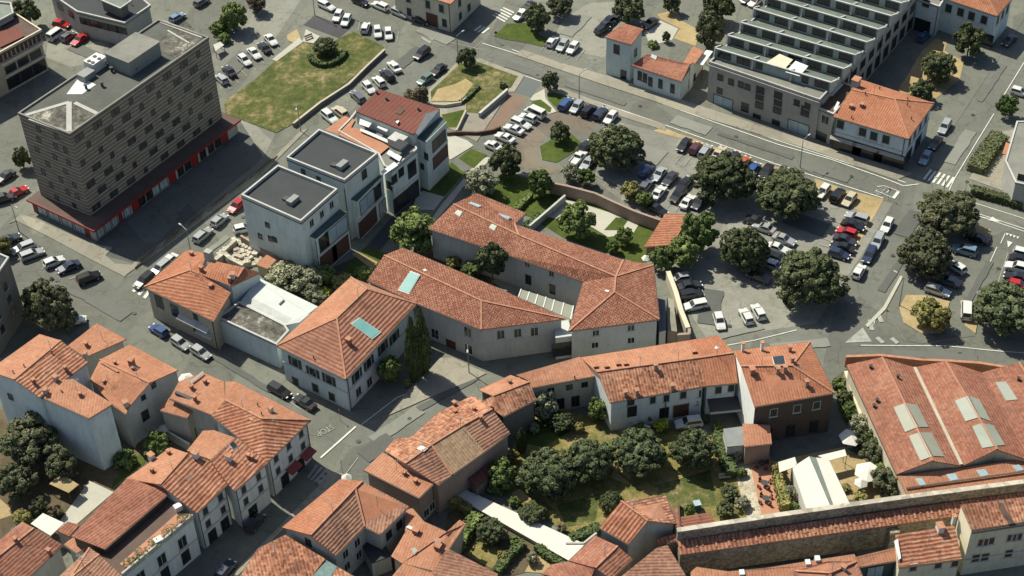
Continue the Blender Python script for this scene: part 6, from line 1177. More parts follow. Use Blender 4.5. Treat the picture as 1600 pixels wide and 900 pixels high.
TREES = [
 ('large round dark tree by the traffic island, topmost of the car park trees', (962, 232), 45, 'holm', .82), ('broad dark tree shading the cars behind the blue hatchback row', (1131, 281), 53, 'holm', .80),
 ('broad tree beside the sandy verge, covering the middle of the car park', (1231, 306), 52, 'holm', .72), ('dense round tree next to the orange shed and parked silver cars', (1163, 390), 38, 'holm', 1.0),
 ('biggest round tree casting shadow over the road bend', (1264, 438), 58, 'holm', .85), ('bushy green tree against the east side of the orange shed', (1092, 362), 31, 'dec', 1.1), ('low green tree directly below the orange shed', (1066, 392), 27, 'dec', 1.0), ('small green tree at the shed corner by the block end', (1034, 402), 19, 'dec', 1.1),
 ('olive green tree nearest the zebra crossing on the right island', (1480, 335), 47, 'oak', .75), ('olive green tree between road and parked cars, below its twin', (1446, 400), 44, 'oak', .85), ('yellowish round tree alone on the sandy island', (1455, 491), 29, 'yel', .8), ('wide dark tree reaching the right edge below the car park', (1572, 486), 56, 'pine', .75),
 ('small round street tree on the lawn corner by the crossing', (729, 90), 14.5, 'small', 1.15), ('small street tree between new driveway and blue car', (860, 126), 15, 'small', 1.1), ('small tree on the round green island', (875, 206), 16.5, 'small', .95), ('tree on the grass point by the upper zebra crossing', (839, 27), 20, 'small', 1.15),
 ('dark spreading tree at the top edge, above the white parked cars', (876, 8), 20, 'ced', .8), ('leafy tree at the top edge beside three dark cars', (983, 14), 23, 'small', .9), ('tree at the top edge in the sandy yard', (1050, 5), 14, 'small', 1.1), ('tall bronze green tree beside the saw tooth factory', (1108, 44), 22, 'ced', 1.3), ('dark green tree top left of the saw tooth factory', (1122, 10), 24, 'small', 1.0),
 ('round tree in the factory yard nearest the orange corner house', (1466, 106), 30, 'holm', .95), ('small bushy tree against the orange corner house', (1441, 140), 19, 'small', .9), ('tree below the top right villa windows', (1516, 62), 24, 'small', 1.05), ('small tree beside the road at the right edge', (1575, 165), 17, 'dec', 1.1), ('young tree behind the tower house, beside the pale court', (1041, 57), 7, 'small', 1.4), ('low round tree behind the tower house wall', (1020, 70), 8, 'bush', .9),
 ('round tree by the sloping grass bed behind the long block', (790, 251), 26, 'small', .95), ('pale flowering shrubbery beside the path to the grey blocks', (752, 284), 25, 'pal', .8), ('leafy garden tree beside the hedge inside the garden wall', (845, 285), 21, 'dec', 1.15), ('bright leafy tree in the pale garden court', (901, 344), 29, 'dec', 1.0), ('small tree at the edge of the pale garden court', (976, 368), 14, 'dec', 1.1), ('little shrubby tree close to the long tile roof', (958, 385), 11, 'dec', 1.0),
 ('pale olive tree against the pinkish wall', (890, 270), 13, 'pal', 1.0), ('bright green tree against the pinkish wall', (916, 277), 14.5, 'dec', 1.05), ('yellowish tree by the pinkish wall near the white car', (985, 298), 16, 'yel', .9), ('small green tree by the pinkish wall beside the orange shed', (1007, 312), 14, 'dec', .9),
 ('bushy tree between grey blocks and the courtyard roofs', (646, 362), 38, 'dec', .9), ('tree in the inner garden between both speckled roofs', (768, 403), 27, 'small', .95, 4.2), ('olive shrub in the inner garden, left one', (709, 408), 14, 'yel', .8), ('green shrub in the inner garden, right one', (738, 420), 18, 'dec', .7),
 ('tall cypress by the corner mansion, the front one', (645, 547), 15, 'cyp', 4.3), ('tall cypress by the corner mansion, the rear one', (660, 536), 15, 'cyp', 4.3), ('small round tree between the mansion and cypresses', (608, 577), 20, 'dec', 1.2), ('little conical shrub at the foot of the cypresses', (636, 600), 6, 'bush', 1.5),
 ('large street tree beside the dark block at the left edge', (77, 481), 43, 'oak', 1.05), ('tree beside the office car park, top left of the lawn', (365, 24), 23, 'dec', 1.0), ('low shrub below the office car park tree', (345, 45), 15, 'bush', .8), ('neat round topiary tree on the dry lawn', (508, 74), 20, 'holm', .75), ('bronze tree behind the dark red roof', (652, 149), 17, 'brz', .9), ('tree beside the tan roof at top left', (40, 20), 21, 'small', 1.1), ('small tree by the office corner and red car', (33, 246), 15, 'small', 1.3), ('tree at the left edge below parked cars', (4, 385), 15, 'yel', 1.0), ('shrub behind the dark office, near white bench', (350, 62), 11, 'bush', .8), ('tree at the top edge near the office car park', (400, 5), 16, 'brz', .9),
 ('huge spreading cedar below the tall white house', (50, 690), 46, 'ced', .75), ('dark cedar limb reaching over the back garden', (22, 752), 30, 'ced', .9), ('cedar at the left edge beside sandy yard', (92, 728), 26, 'ced', .9), ('yellow green bush in the lower left garden', (34, 808), 15, 'yel', .7), ('round tree in the yard between white gable and rear house', (246, 694), 22, 'dec', .95), ('shrub mass below the white house corner', (195, 720), 17, 'bush', .9), ('reddish bush beside the pale court in the left garden', (86, 798), 12, 'brz', .8), ('dark hedge tree beside the left garden canopy', (60, 790), 14, 'ced', .9),
 ('pale ivy mound beside the white workshop roof, left', (440, 428), 25, 'pal', .55), ('pale ivy mound beside the white workshop roof, middle', (475, 438), 28, 'pal', .6), ('green shrub row above the ivy by the grey block', (505, 428), 20, 'dec', .6), ('yellow green shrub by the mansion roof corner', (535, 440), 18, 'yel', .55), ('little dark tree growing through the workshop roof gap', (458, 504), 9, 'small', 1.3), ('green shrub beside the speckled roof corner', (566, 428), 14, 'bush', .7), ('pale shrub below the ivy mounds near the mansion roof', (492, 462), 16, 'pal', .6), ('bright green shrub patch by the mansion roof', (506, 455), 11, 'bri', .5),
 ('large blue green pine in the garden, the leftmost one', (858, 742), 48, 'pine', .8), ('blue green pine in the garden touching the leftmost pine', (922, 720), 38, 'pine', .9), ('blue green pine in the garden beside the light path', (998, 707), 47, 'pine', .72), ('blue green pine in the garden near the clipped hedge', (1083, 705), 40, 'pine', .9), ('small pine in the garden beside the lawn oval', (879, 660), 20, 'pine', .85), ('round clipped bush tree beside the white ramp', (832, 802), 22, 'holm', .75), ('round dense tree next to striped tile roof house', (954, 786), 21, 'holm', .95), ('narrow dark cypress in the big garden by lane houses', (815, 688), 10, 'cyp', 2.6), ('thin pale tree between lane houses and garden lawn', (850, 632), 22, 'pal', 1.1), ('green tree before the red roofed row house', (937, 640), 19, 'dec', 1.1), ('bright yellow green bush in front of the row house', (965, 657), 9, 'bri', 1.1), ('dark grey green tree before the row house door', (1011, 645), 18, 'pine', .7), ('bright lime bush beside the white covered car', (1033, 664), 12, 'bri', .8), ('small grey tree over the white covered car', (1101, 655), 9, 'pine', .9), ('light green tree beside the bright red shed', (783, 740), 25, 'dec', 1.0), ('dome shaped tree in the small hedge garden', (767, 831), 25, 'pine', .85), ('slim bush below the dome shaped tree', (805, 848), 11, 'bush', .8), ('bush by the blue box on the garden lawn', (1078, 797), 10, 'dec', 1.1), ('dark shrub mass at the garden end by the salmon terrace', (1140, 768), 16, 'small', .7), ('dark shrub at the foot of the town wall', (1133, 795), 15, 'small', .7), ('dull bush beside the salmon terrace', (1160, 785), 12, 'pal', .7), ('small shrub before the pine by the hedge end', (1000, 668), 9, 'bush', .9)]
for L in TREES: tree(*L)
wd = ['topmost shrub in the weed strip beside the warehouse wall', 'second shrub down the weed strip beside the warehouse wall', 'third shrub down the weed strip, level with hip roof house', 'fourth shrub down the weed strip, by the upper white parasol', 'fifth shrub down the weed strip, below the upper white parasol', 'sixth shrub down the weed strip, above the lower white parasol', 'seventh shrub down the weed strip, beside the lower white parasol', 'eighth shrub down the weed strip, tall and feathery', 'last shrub of the weed strip, against the town wall']
for l, (x, y, r, k) in zip(wd, [(1312, 602, 10, 'bush'), (1320, 622, 11, 'small'), (1328, 644, 12, 'bush'), (1342, 664, 14, 'pal'), (1352, 686, 14, 'small'), (1364, 706, 15, 'ced'), (1376, 728, 14, 'bush'), (1384, 752, 18, 'ced'), (1398, 768, 14, 'ced')]): tree(l, (x + 2, y), r * 1.35, k, .9, group='shrubs in the weed strip')
tree('pale shrub at the left of the marquee', (1232, 770), 12, 'pal', .8); tree('dark shrub hedge between salmon terrace and marquee', (1216, 735), 10, 'yel', 1.2)
tree('scrub left of the marquee near the town wall', (1240, 792), 9, 'bush', .8); tree('sandy bush right of the marquee on the yard', (1345, 775), 12, 'yel', .6); tree('low dry bush on the right yard', (1322, 762), 8, 'yel', .6)
for l in (('rounded green shrub beside the lane house wall in the garden', (820, 648), 10, 'bush'), ('dark shrub under the thin pale tree', (858, 655), 9, 'small'), ('yellow green shrub at the garden path bend', (905, 668), 9, 'yel'), ('shrub beside the row house front door', (985, 652), 8, 'bush'), ('small olive shrub near the bright red shed', (800, 712), 11, 'yel'), ('bushy shrub above the white ramp by the red shed', (775, 765), 12, 'bush'), ('shrub between the ramp and the leftmost pine', (803, 785), 9, 'bush'), ('low shrub at the right garden edge by grey roof', (1120, 668), 8, 'bush'), ('pale bush near the hedge bar and bench', (1150, 712), 9, 'pal'), ('green bush on the stony strip by the salmon terrace', (1158, 740), 9, 'bush'), ('grey green shrub at the foot of the lane houses', (835, 668), 9, 'pal'), ('small tree behind the bright red shed', (773, 722), 12, 'dec'), ('shrub by the low clipped hedge end', (878, 825), 8, 'brz'), ('shrub beside the narrow hedge under the ramp', (850, 862), 9, 'bush'), ('pale bush in the lower garden by the sandy deck', (832, 872), 10, 'pal'), ('small shrub in the lower garden under dome tree', (785, 868), 9, 'yel')): tree(*l)
def hedge(label, pts, wd, h, mat, tile=None, cat='hedge'):
    P = [at(x, y, h) for x, y in (Z(tile, pts) if tile else pts)]; b = MB(); r = np.random.default_rng(int(abs(P[0].x) * 10))
    for a, c in zip(P, P[1:]): b.bar(Vector((a.x, a.y, 0)), Vector((c.x, c.y, 0)), wd * .8, h * .9 + r.random() * .05)
    for a, c in zip(P, P[1:]):
        L = (c - a).length; d = (c - a).normalized(); nn = Vector((-d.y, d.x, 0)); d.z = 0
        for k in range(int(L * (wd + 2 * h) * 14)):
            u = r.random(); t = r.uniform(-1, 1) * (wd / 2 + h)
            if abs(t) < wd / 2: o = nn * t + Vector((0, 0, h + r.uniform(-.12, .1))); n0 = Vector((0, 0, 1))
            else: o = nn * math.copysign(wd / 2 * r.uniform(.85, 1.12), t) + Vector((0, 0, h - (abs(t) - wd / 2))); n0 = nn * math.copysign(1, t)
            p = Vector((a.x, a.y, 0)) + d * (L * u) + o; n1 = (n0 + Vector(r.normal(size=3)) * .5).normalized(); x = n1.orthogonal().normalized() * .19; y = n1.cross(x)
            b.add([p - x, p - y, p + x, p + y], [(0, 1, 2, 3)])
    return b.thing('hedge', mat, label, cat)
hedge('clipped green hedge bar at the garden end by the grey sheet roof', [(1124, 672), (1142, 737)], 2.0, 1.6, L_CYP)
hedge('curved clipped hedge around the topiary tree on the dry lawn', Z(tR, [(820, 420), (840, 465), (890, 488), (950, 490), (1010, 475), (1060, 440), (1100, 385)]), 1.1, 1.1, L_CYP)
hedge('hedge band running beside the grey low wall in the garden', Z(tX, [(830, 620), (945, 510)]), 1.3, 1.0, L_DEC); hedge('hedge band along the lower side of the grey garden wall', Z(tX, [(905, 760), (1050, 660)]), 1.6, 1.0, L_CYP)
hedge('long hedge along the right road beside the grey house', Z(tY, [(1225, 400), (1310, 270), (1420, 130)]), 3.4, 1.6, L_HOLM); hedge('long hedge facing the lower right junction below the grey house', Z(tY, [(1195, 560), (1400, 615), (1600, 675)]), 1.8, 1.5, L_HOLM)
hedge('low clipped hedge along the dry lawn below the white ramp end', Z(tK, [(450, 595), (560, 555), (690, 500)]), 1.6, 1.2, L_CYP); hedge('hedge between the dome tree garden and dark court', Z(tJ, [(770, 640), (870, 480), (930, 400)]), 2.0, 1.8, L_DEC); hedge('hedge at the right of the dome tree garden', Z(tJ, [(1080, 850), (1200, 700), (1290, 620)]), 1.3, 1.4, L_CYP)
hedge('narrow hedge below the white ramp', Z(tK, [(190, 650), (300, 740), (420, 810)]), 1.2, 1.1, L_CYP); hedge('bamboo like hedge between the salmon terrace and marquee', Z(tN, [(470, 600), (490, 760), (540, 940)]), 1.6, 1.8, L_YEL); hedge('ivy growing along the lane wall by the ramp start', Z(tJ, [(710, 280), (800, 320), (870, 370)]), 1.4, 1.6, L_YEL)
hedge('low hedge at the edge of the flower beds by the brick ramp', Z(tS, [(600, 790), (650, 750), (740, 660)]), .9, .8, L_CYP); hedge('square dark clipped hedge on the crossing lawn', Z(tS, [(905, 640), (950, 640)]), 1.6, 1.3, L_HOLM)
wall_thing('retaining_wall', [(458, 193), (500, 160), (545, 131), (572, 104), (601, 77)], .95, .35, P_DK, 'dark retaining wall along the lower side of the dry lawn', 'wall', cap=P_BE)
wall_thing('retaining_wall', Z(tS, [(745, 885), (965, 695)]), 1.2, .4, P_GR, 'grey retaining wall along the brick ramp', 'wall', cap=P_LG)
wall_thing('retaining_wall', Z(tW, [(1165, 415), (1240, 260)]), 1.0, .3, P_BE, 'short wall beside the green bed near the curved bay', 'wall'); wall_thing('retaining_wall', Z(tW, [(1090, 435), (1170, 425), (1330, 430), (1450, 410), (1510, 385)]), .8, .35, WOOD, 'low brown curved wall at the foot of the brick ramp', 'wall')
wall_thing('retaining_wall', Z(tS, [(370, 810), (480, 815), (600, 795), (650, 750)]), .8, .3, P_BE, 'low wall below the sandy flower bed at the crossing lawn', 'wall')
wall_thing('garden_wall', Z(tK, [(660, 560), (560, 640), (420, 640)]), 1.2, .3, P_GR, 'curved grey wall at the end of white ramp', 'wall')
wall_thing('garden_wall', Z(tF, [(190, 560), (380, 670)]), 1.8, .2, P_GR, 'thin wall crossing the yard by the round tree', 'wall', cap=P_WH)
wall_thing('garden_wall', Z(tP, [(870, 735), (1010, 765), (1080, 790)]), 1.0, .3, P_BE, 'low garden wall before the row house doors', 'wall', cap=P_CR)
wall_thing('fence', Z(tK, [(1305, 300), (1310, 520)]), 1.4, .12, WOOD, 'thin brown fence between striped roof house and lawn', 'fence')

# ================================================================= cars
PAINTS = {'white': (.52, .53, .50), 'silver': (.34, .36, .36), 'grey': (.12, .13, .14), 'dark': (.028, .032, .036), 'black': (.012, .013, .015), 'red': (.36, .016, .018), 'blue': (.030, .075, .20), 'navy': (.020, .030, .065), 'green': (.10, .16, .14), 'maroon': (.075, .028, .028), 'orange': (.36, .10, .04), 'beige': (.42, .36, .25), 'paleblue': (.16, .24, .32)}
PM = {}
for k, c in PAINTS.items():
    mt, t, b = newmat('paint_' + k); b.inputs['Base Color'].default_value = (*c, 1); b.inputs['Roughness'].default_value = .28; b.inputs['Metallic'].default_value = .25 if k in ('silver', 'grey', 'paleblue') else 0
    b.inputs['Coat Weight'].default_value = .5; PM[k] = mt
TYPES = {'hatchback': (3.95, 1.72, 1.47), 'saloon': (4.45, 1.76, 1.43), 'estate': (4.5, 1.76, 1.47), 'suv': (4.45, 1.84, 1.66), 'van': (4.7, 1.88, 1.92), 'pickup': (4.9, 1.84, 1.72)}
def car_parts(kind):
    L, W, H = TYPES[kind]; h = L / 2; w = W / 2
    hood = {'hatchback': .29, 'saloon': .31, 'estate': .29, 'suv': .28, 'van': .16, 'pickup': .27}[kind]; boot = {'hatchback': .02, 'saloon': .17, 'estate': .01, 'suv': .01, 'van': .01, 'pickup': .38}[kind]
    zb = .92 if kind not in ('suv', 'van', 'pickup') else 1.02
    xw = h - hood * L; xr = -h + boot * L
    st = [(-h, .42, .70, .86), (-h + .12, .28, zb - .06, .95), (xr, .25, zb, 1), (0, .22, zb, 1), (xw, .24, zb, 1), (h - .35, .25, zb - .16, .97), (h - .08, .28, zb - .30, .90), (h, .38, .58, .80)]
    V = []; F = []
    for x, z0, z1, k in st:
        zm = z0 + (z1 - z0) * .55
        for y, z in ((-w * k * .9, z0), (-w * k, zm), (-w * k * .92, z1), (w * k * .92, z1), (w * k, zm), (w * k * .9, z0)): V.append((x, y, z))
    n = len(st)
    for i in range(n - 1):
        for j in range(6): a = i * 6 + j; b_ = i * 6 + (j + 1) % 6; F.append((a, b_, b_ + 6, a + 6))
    F.append(tuple(range(6))); F.append(tuple(range((n - 1) * 6, n * 6))[::-1])
    # cabin frustum
    rt = .62 if kind == 'van' else .55; rk = {'hatchback': .28, 'saloon': .55, 'estate': .22, 'suv': .24, 'van': .08, 'pickup': .12}[kind]; wk = .80 if kind != 'van' else .55
    b4 = [(xr + .02, -w * .90, zb), (xw, -w * .90, zb), (xw, w * .90, zb), (xr + .02, w * .90, zb)]
    t4 = [(xr + .02 + rk, -w * .74, H), (xw - wk, -w * .74, H), (xw - wk, w * .74, H), (xr + .02 + rk, w * .74, H)]
    k = len(V); V += b4 + t4; F += [(k + 4, k + 5, k + 6, k + 7)] + [(k + i, k + (i + 1) % 4, k + 4 + (i + 1) % 4, k + 4 + i) for i in range(4)]
    def quad(a, b_, c, d, m=.08, off=.018, tb=(.10, .12)):
        a, b_, c, d = map(Vector, (a, b_, c, d)); nn = (b_ - a).cross(d - a).normalized() * off
        P = lambda u, v: (a.lerp(b_, u).lerp(d.lerp(c, u), v)) + nn
        return [P(m, tb[0]), P(1 - m, tb[0]), P(1 - m, 1 - tb[1]), P(m, 1 - tb[1])]
    ws = quad(b4[1], b4[2], t4[2], t4[1], .06); rw = quad(b4[3], b4[0], t4[0], t4[3], .10); sl_ = quad(b4[0], b4[1], t4[1], t4[0], .05); sr = quad(b4[2], b4[3], t4[3], t4[2], .05)
    if kind == 'pickup':                          # open load bed with raised sides
        for y in (-1, 1): m_ = MB().box((-h + boot * L / 2, y * w * .88, zb - .02), boot * L, .1, .22); kk = len(V); V += m_.v; F += [tuple(i + kk for i in f) for f in m_.f]
    return V, F, ws, rw, sl_, sr
CARM = {}
def car_master(kind, col):
    if (kind, col) in CARM: return CARM[(kind, col)]
    if kind not in CARM:
        V, F, *q = car_parts(kind); L, W, H = TYPES[kind]; h = L / 2; w = W / 2
        def me(nm, v, f, mt): o = mesh_obj(nm, v, f, mt); d = o.data; bpy.data.objects.remove(o); return d
        wm = MB().tube((0, -.11, 0), (0, .11, 0), .32, .32, 14); rm = MB().tube((0, -.118, 0), (0, .118, 0), .19, .19, 10)
        CARM[kind] = dict(V=V, F=F, win=[(n_, me(n_, x, [(0, 1, 2, 3)], GLASS)) for n_, x in zip(('windscreen', 'rear_window', 'side_window', 'side_window'), q)],
            wheel=me('wheel', wm.v, wm.f, RUBBER), rim=me('rim', rm.v, rm.f, RIM), pos=[(x * h * .62, y * (w - .10), .32) for x in (-1, 1) for y in (-1, 1)],
            lamp=me('headlight', *(lambda m: (m.v, m.f))(MB().box((0, 0, -.07), .22, .40, .14)), LAMP), tail=me('tail_light', *(lambda m: (m.v, m.f))(MB().box((0, 0, -.1), .10, .30, .2)), TLAMP),
            lp=[(h - .10, s * w * .60, .62) for s in (-1, 1)], tp=[(-h + .05, s * w * .66, .74) for s in (-1, 1)])
    K_ = CARM[kind]; o = mesh_obj('body', K_['V'], K_['F'], PM[col]); b = o.data; bpy.data.objects.remove(o); CARM[(kind, col)] = b; return b
NC = [0]
def car(label, px, dpx, kind, col, group):
    b = car_master(kind, col); K_ = CARM[kind]; p = at(px[0], px[1], .7); q = at(px[0] + dpx[0], px[1] + dpx[1], .7); a = math.atan2(q.y - p.y, q.x - p.x) + random.uniform(-.035, .035)
    if random.random() < .4: a += math.pi
    t = tag(empty('parked_car', (p.x, p.y, .09), a), label, 'pickup' if kind == 'pickup' else 'van' if kind == 'van' else 'car', group)
    link(bpy.data.objects.new('body', b), t)
    for n_, d in K_['win']: link(bpy.data.objects.new(n_, d), t)
    for x in K_['pos']:
        w_ = bpy.data.objects.new('wheel', K_['wheel']); link(w_, t); w_.location = x; link(bpy.data.objects.new('rim', K_['rim']), w_)
    for d, l in ((K_['lamp'], K_['lp']), (K_['tail'], K_['tp'])):
        for x in l: o = bpy.data.objects.new(d.name.split('.')[0], d); link(o, t); o.location = x
    NC[0] += 1; return t
ORD = ['first', 'second', 'third', 'fourth', 'fifth', 'sixth', 'seventh', 'eighth', 'ninth', 'tenth']
CN = {'paleblue': 'pale blue', 'navy': 'dark blue', 'dark': 'dark grey'}
def row(where, frm, cars, d=None, group=None):
    for i, c in enumerate(cars):
        px, kind, col = (c[0], c[1]), c[2], c[3]; dd = c[4] if len(c) > 4 else d
        ks = {'suv': 'tall car', 'estate': 'estate car', 'saloon': 'saloon car', 'hatchback': 'hatchback'}.get(kind, kind)
        car(f"{CN.get(col, col)} {ks}, {ORD[i]} from {frm} {where}" if len(cars) > 1 else f"{CN.get(col, col)} {ks} {where}", px, dd, kind, col, group or 'parked cars')
h_, s_, e_, u_, v_ = 'hatchback', 'saloon', 'estate', 'suv', 'van'
row('in the little car park behind the office', 'left', [(88, 54, v_, 'white'), (107, 57, h_, 'grey'), (124, 62, s_, 'red')], (17, -12))
row('behind the white van at the top left', '', [(96, 38, h_, 'red')], (30, 6))
row('in the car park beside the dry lawn', 'left', [(346, 123, h_, 'silver'), (358, 111, s_, 'black'), (382, 94, h_, 'white'), (397, 83, s_, 'white'), (413, 74, s_, 'black'), (423, 62, s_, 'white')], (9, 9))
row('along the top street above the dark slab', 'left', [(510, 9, e_, 'white', (22, 10)), (528, 25, h_, 'white', (5, -9)), (541, 32, h_, 'white', (5, -9)), (571, 43, h_, 'white', (3, -9)), (590, 50, h_, 'white', (1, 9)), (607, 53, h_, 'white', (1, 9))])
row('parked against the top houses', 'left', [(563, 2, s_, 'black'), (594, 9, e_, 'white'), (625, 20, e_, 'silver'), (658, 31, s_, 'black')], (22, 10))
row('slanting along the dry lawn wall', 'top', [(616, 104, s_, 'white'), (605, 117, e_, 'black'), (592, 127, h_, 'white'), (576, 137, h_, 'white'), (559, 151, e_, 'grey')], (9, 9.5))
row('by the kerb on the street to the crossing', 'crossing', [(659, 84, u_, 'black', (20, -15)), (685, 109, s_, 'black', (20, -15)), (664, 124, h_, 'green', (20, -14))])
row('by the terracotta terrace', 'left', [(515, 183, u_, 'white'), (531, 175, u_, 'beige')], (9, 7))
row('in front of the tree at the top', 'left', [(863, 65, h_, 'white'), (879, 71, h_, 'silver'), (895, 75, h_, 'white')], (8, -9.5))
row('at the top edge by the zebra crossing', 'front', [(813, 24, h_, 'white'), (825, 10, s_, 'black')], (14, -10))
row('beside the tower house', 'front', [(941, 46, h_, 'black'), (947, 38, s_, 'dark'), (955, 30, s_, 'black')], (10, -6)); row('behind the tower house by the pale court', '', [(1016, 36, s_, 'black')], (10, -7))
row('along the brown driveway below the brick ramp', 'top', [(836, 176, v_, 'white'), (825, 184, h_, 'white'), (814, 193, e_, 'white'), (803, 202, s_, 'white'), (789, 215, s_, 'white'), (773, 229, s_, 'white')], (13, 5.5))
row('beside the main road by the traffic island', 'left', [(884, 162, e_, 'blue'), (901, 167, h_, 'silver'), (920, 173, u_, 'black'), (938, 177, e_, 'navy'), (954, 184, h_, 'white')], (9, -9.5))
row('beside the round green island', 'top', [(914, 229, s_, 'black'), (904, 247, 'pickup', 'white'), (918, 255, s_, 'silver')], (8, -8.5))
row('in the top row along the main road', 'left', [(1069, 226, s_, 'black'), (1087, 231, h_, 'maroon'), (1102, 236, e_, 'silver'), (1123, 239, s_, 'beige'), (1146, 245, h_, 'dark'), (1162, 253, h_, 'orange'), (1178, 263, h_, 'blue'), (1197, 267, s_, 'black')], (7, -9))
row('on the sandy verge end of the main road row', 'left', [(1286, 299, h_, 'white'), (1309, 305, u_, 'black'), (1327, 312, h_, 'beige')], (7, -9))
row('in the upper line behind the pinkish wall', 'left', [(1009, 267, h_, 'blue'), (1030, 272, s_, 'silver'), (1047, 279, s_, 'dark'), (1070, 286, s_, 'black')], (8, -9))
row('in the lower line behind the pinkish wall', 'left', [(1009, 290, h_, 'grey'), (1029, 301, s_, 'white'), (1059, 305, u_, 'black'), (1074, 315, s_, 'white'), (1092, 317, h_, 'dark')], (8, -9)); row('against the pinkish wall by the orange shed', '', [(1027, 327, s_, 'black')], (12, 6))
row('in the row beside the sandy verge', 'top', [(1339, 340, e_, 'silver'), (1333, 352, s_, 'black'), (1323, 363, h_, 'red'), (1321, 375, s_, 'dark'), (1316, 386, s_, 'black'), (1311, 397, h_, 'navy')], (13, 4))
row('at the kerb of the road bend', 'top', [(1386, 352, h_, 'white'), (1371, 377, e_, 'silver'), (1358, 398, e_, 'navy'), (1342, 424, h_, 'white')], (5, -9))
row('in the middle row between two big trees', 'top', [(1182, 346, s_, 'dark'), (1194, 356, s_, 'silver'), (1225, 374, s_, 'silver'), (1216, 388, s_, 'white'), (1210, 402, s_, 'black'), (1212, 416, h_, 'silver'), (1186, 433, s_, 'dark')], (13, 4.5))
row('beside the beige boundary wall', 'top', [(1062, 435, h_, 'silver'), (1078, 446, s_, 'dark'), (1080, 461, u_, 'black'), (1086, 477, e_, 'white')], (18, -3))
row('near the lane entrance of the car park', 'left', [(1124, 502, h_, 'white', (3, 9)), (1166, 494, h_, 'white', (4.5, 9)), (1185, 487, h_, 'white', (5, 9))])
row('under the olive trees on the right', 'top', [(1526, 372, s_, 'black', (12, 4)), (1507, 391, u_, 'paleblue', (12, 3)), (1494, 417, h_, 'white', (8, 5)), (1463, 428, s_, 'black', (13, 3)), (1482, 439, s_, 'grey', (13, 4)), (1465, 454, e_, 'silver', (13, 4))])
row('alone beside the wide dark tree', '', [(1510, 485, v_, 'white')], (.5, -10))
row('cut by the right edge', 'top', [(1600, 396, h_, 'white'), (1596, 406, s_, 'black'), (1590, 418, u_, 'white'), (1588, 433, s_, 'black'), (1592, 446, h_, 'red')], (13, 3))
row('in the shade of the pale blue corner house', 'front', [(1446, 247, h_, 'paleblue'), (1462, 223, s_, 'dark'), (1476, 198, e_, 'silver')], (6, -9)); row('in the dark factory yard', '', [(1443, 57, h_, 'blue')], (7, -6)); row('in the shade of the top right villa', '', [(1577, 63, s_, 'dark')], (8, -7)); row('at the right edge by the small road tree', '', [(1594, 144, h_, 'white')], (10, 3))
row('on the lot left of the office front', 'left', [(14, 374, s_, 'dark'), (36, 387, e_, 'silver'), (50, 397, e_, 'silver'), (84, 409, h_, 'white'), (107, 417, s_, 'navy'), (139, 434, u_, 'black')], (14, -5.5))
row('beside the office corner tree', 'front', [(27, 300, s_, 'red', (15, -7)), (8, 276, s_, 'dark', (12, -8)), (6, 310, u_, 'dark', (14, -4))])
row('on the street beside the grey blocks', 'top', [(369, 322, h_, 'red'), (343, 344, h_, 'silver'), (317, 367, e_, 'silver'), (263, 408, s_, 'white'), (250, 419, e_, 'silver'), (225, 438, e_, 'black')], (14, -11.5)); row('beside the pale grey block corner', '', [(381, 357, h_, 'white')], (9, -2))
row('in front of the orange corner house', 'left', [(248, 516, h_, 'blue'), (282, 536, h_, 'silver'), (314, 551, h_, 'silver')], (15, 9)); row('in the street before the corner mansion', 'left', [(437, 610, e_, 'black'), (476, 628, s_, 'dark')], (15, 9)); row('beside the dark street tree at the left', '', [(117, 500, h_, 'white')], (12, -2))
row('in the shaded street behind the office', 'front', [(277, 27, h_, 'paleblue'), (315, 3, h_, 'grey')], (12, -7)); row('at the bottom of the shaded street', 'front', [(352, 890, h_, 'navy'), (398, 816, h_, 'dark')], (10, -12))
row('under a white cover before the row house', '', [(1076, 661, u_, 'white')], (18, -2))
row('at the top edge beyond the sandy yard', 'left', [(1168, -2, h_, 'dark'), (1180, 3, h_, 'white')], (10, -6))

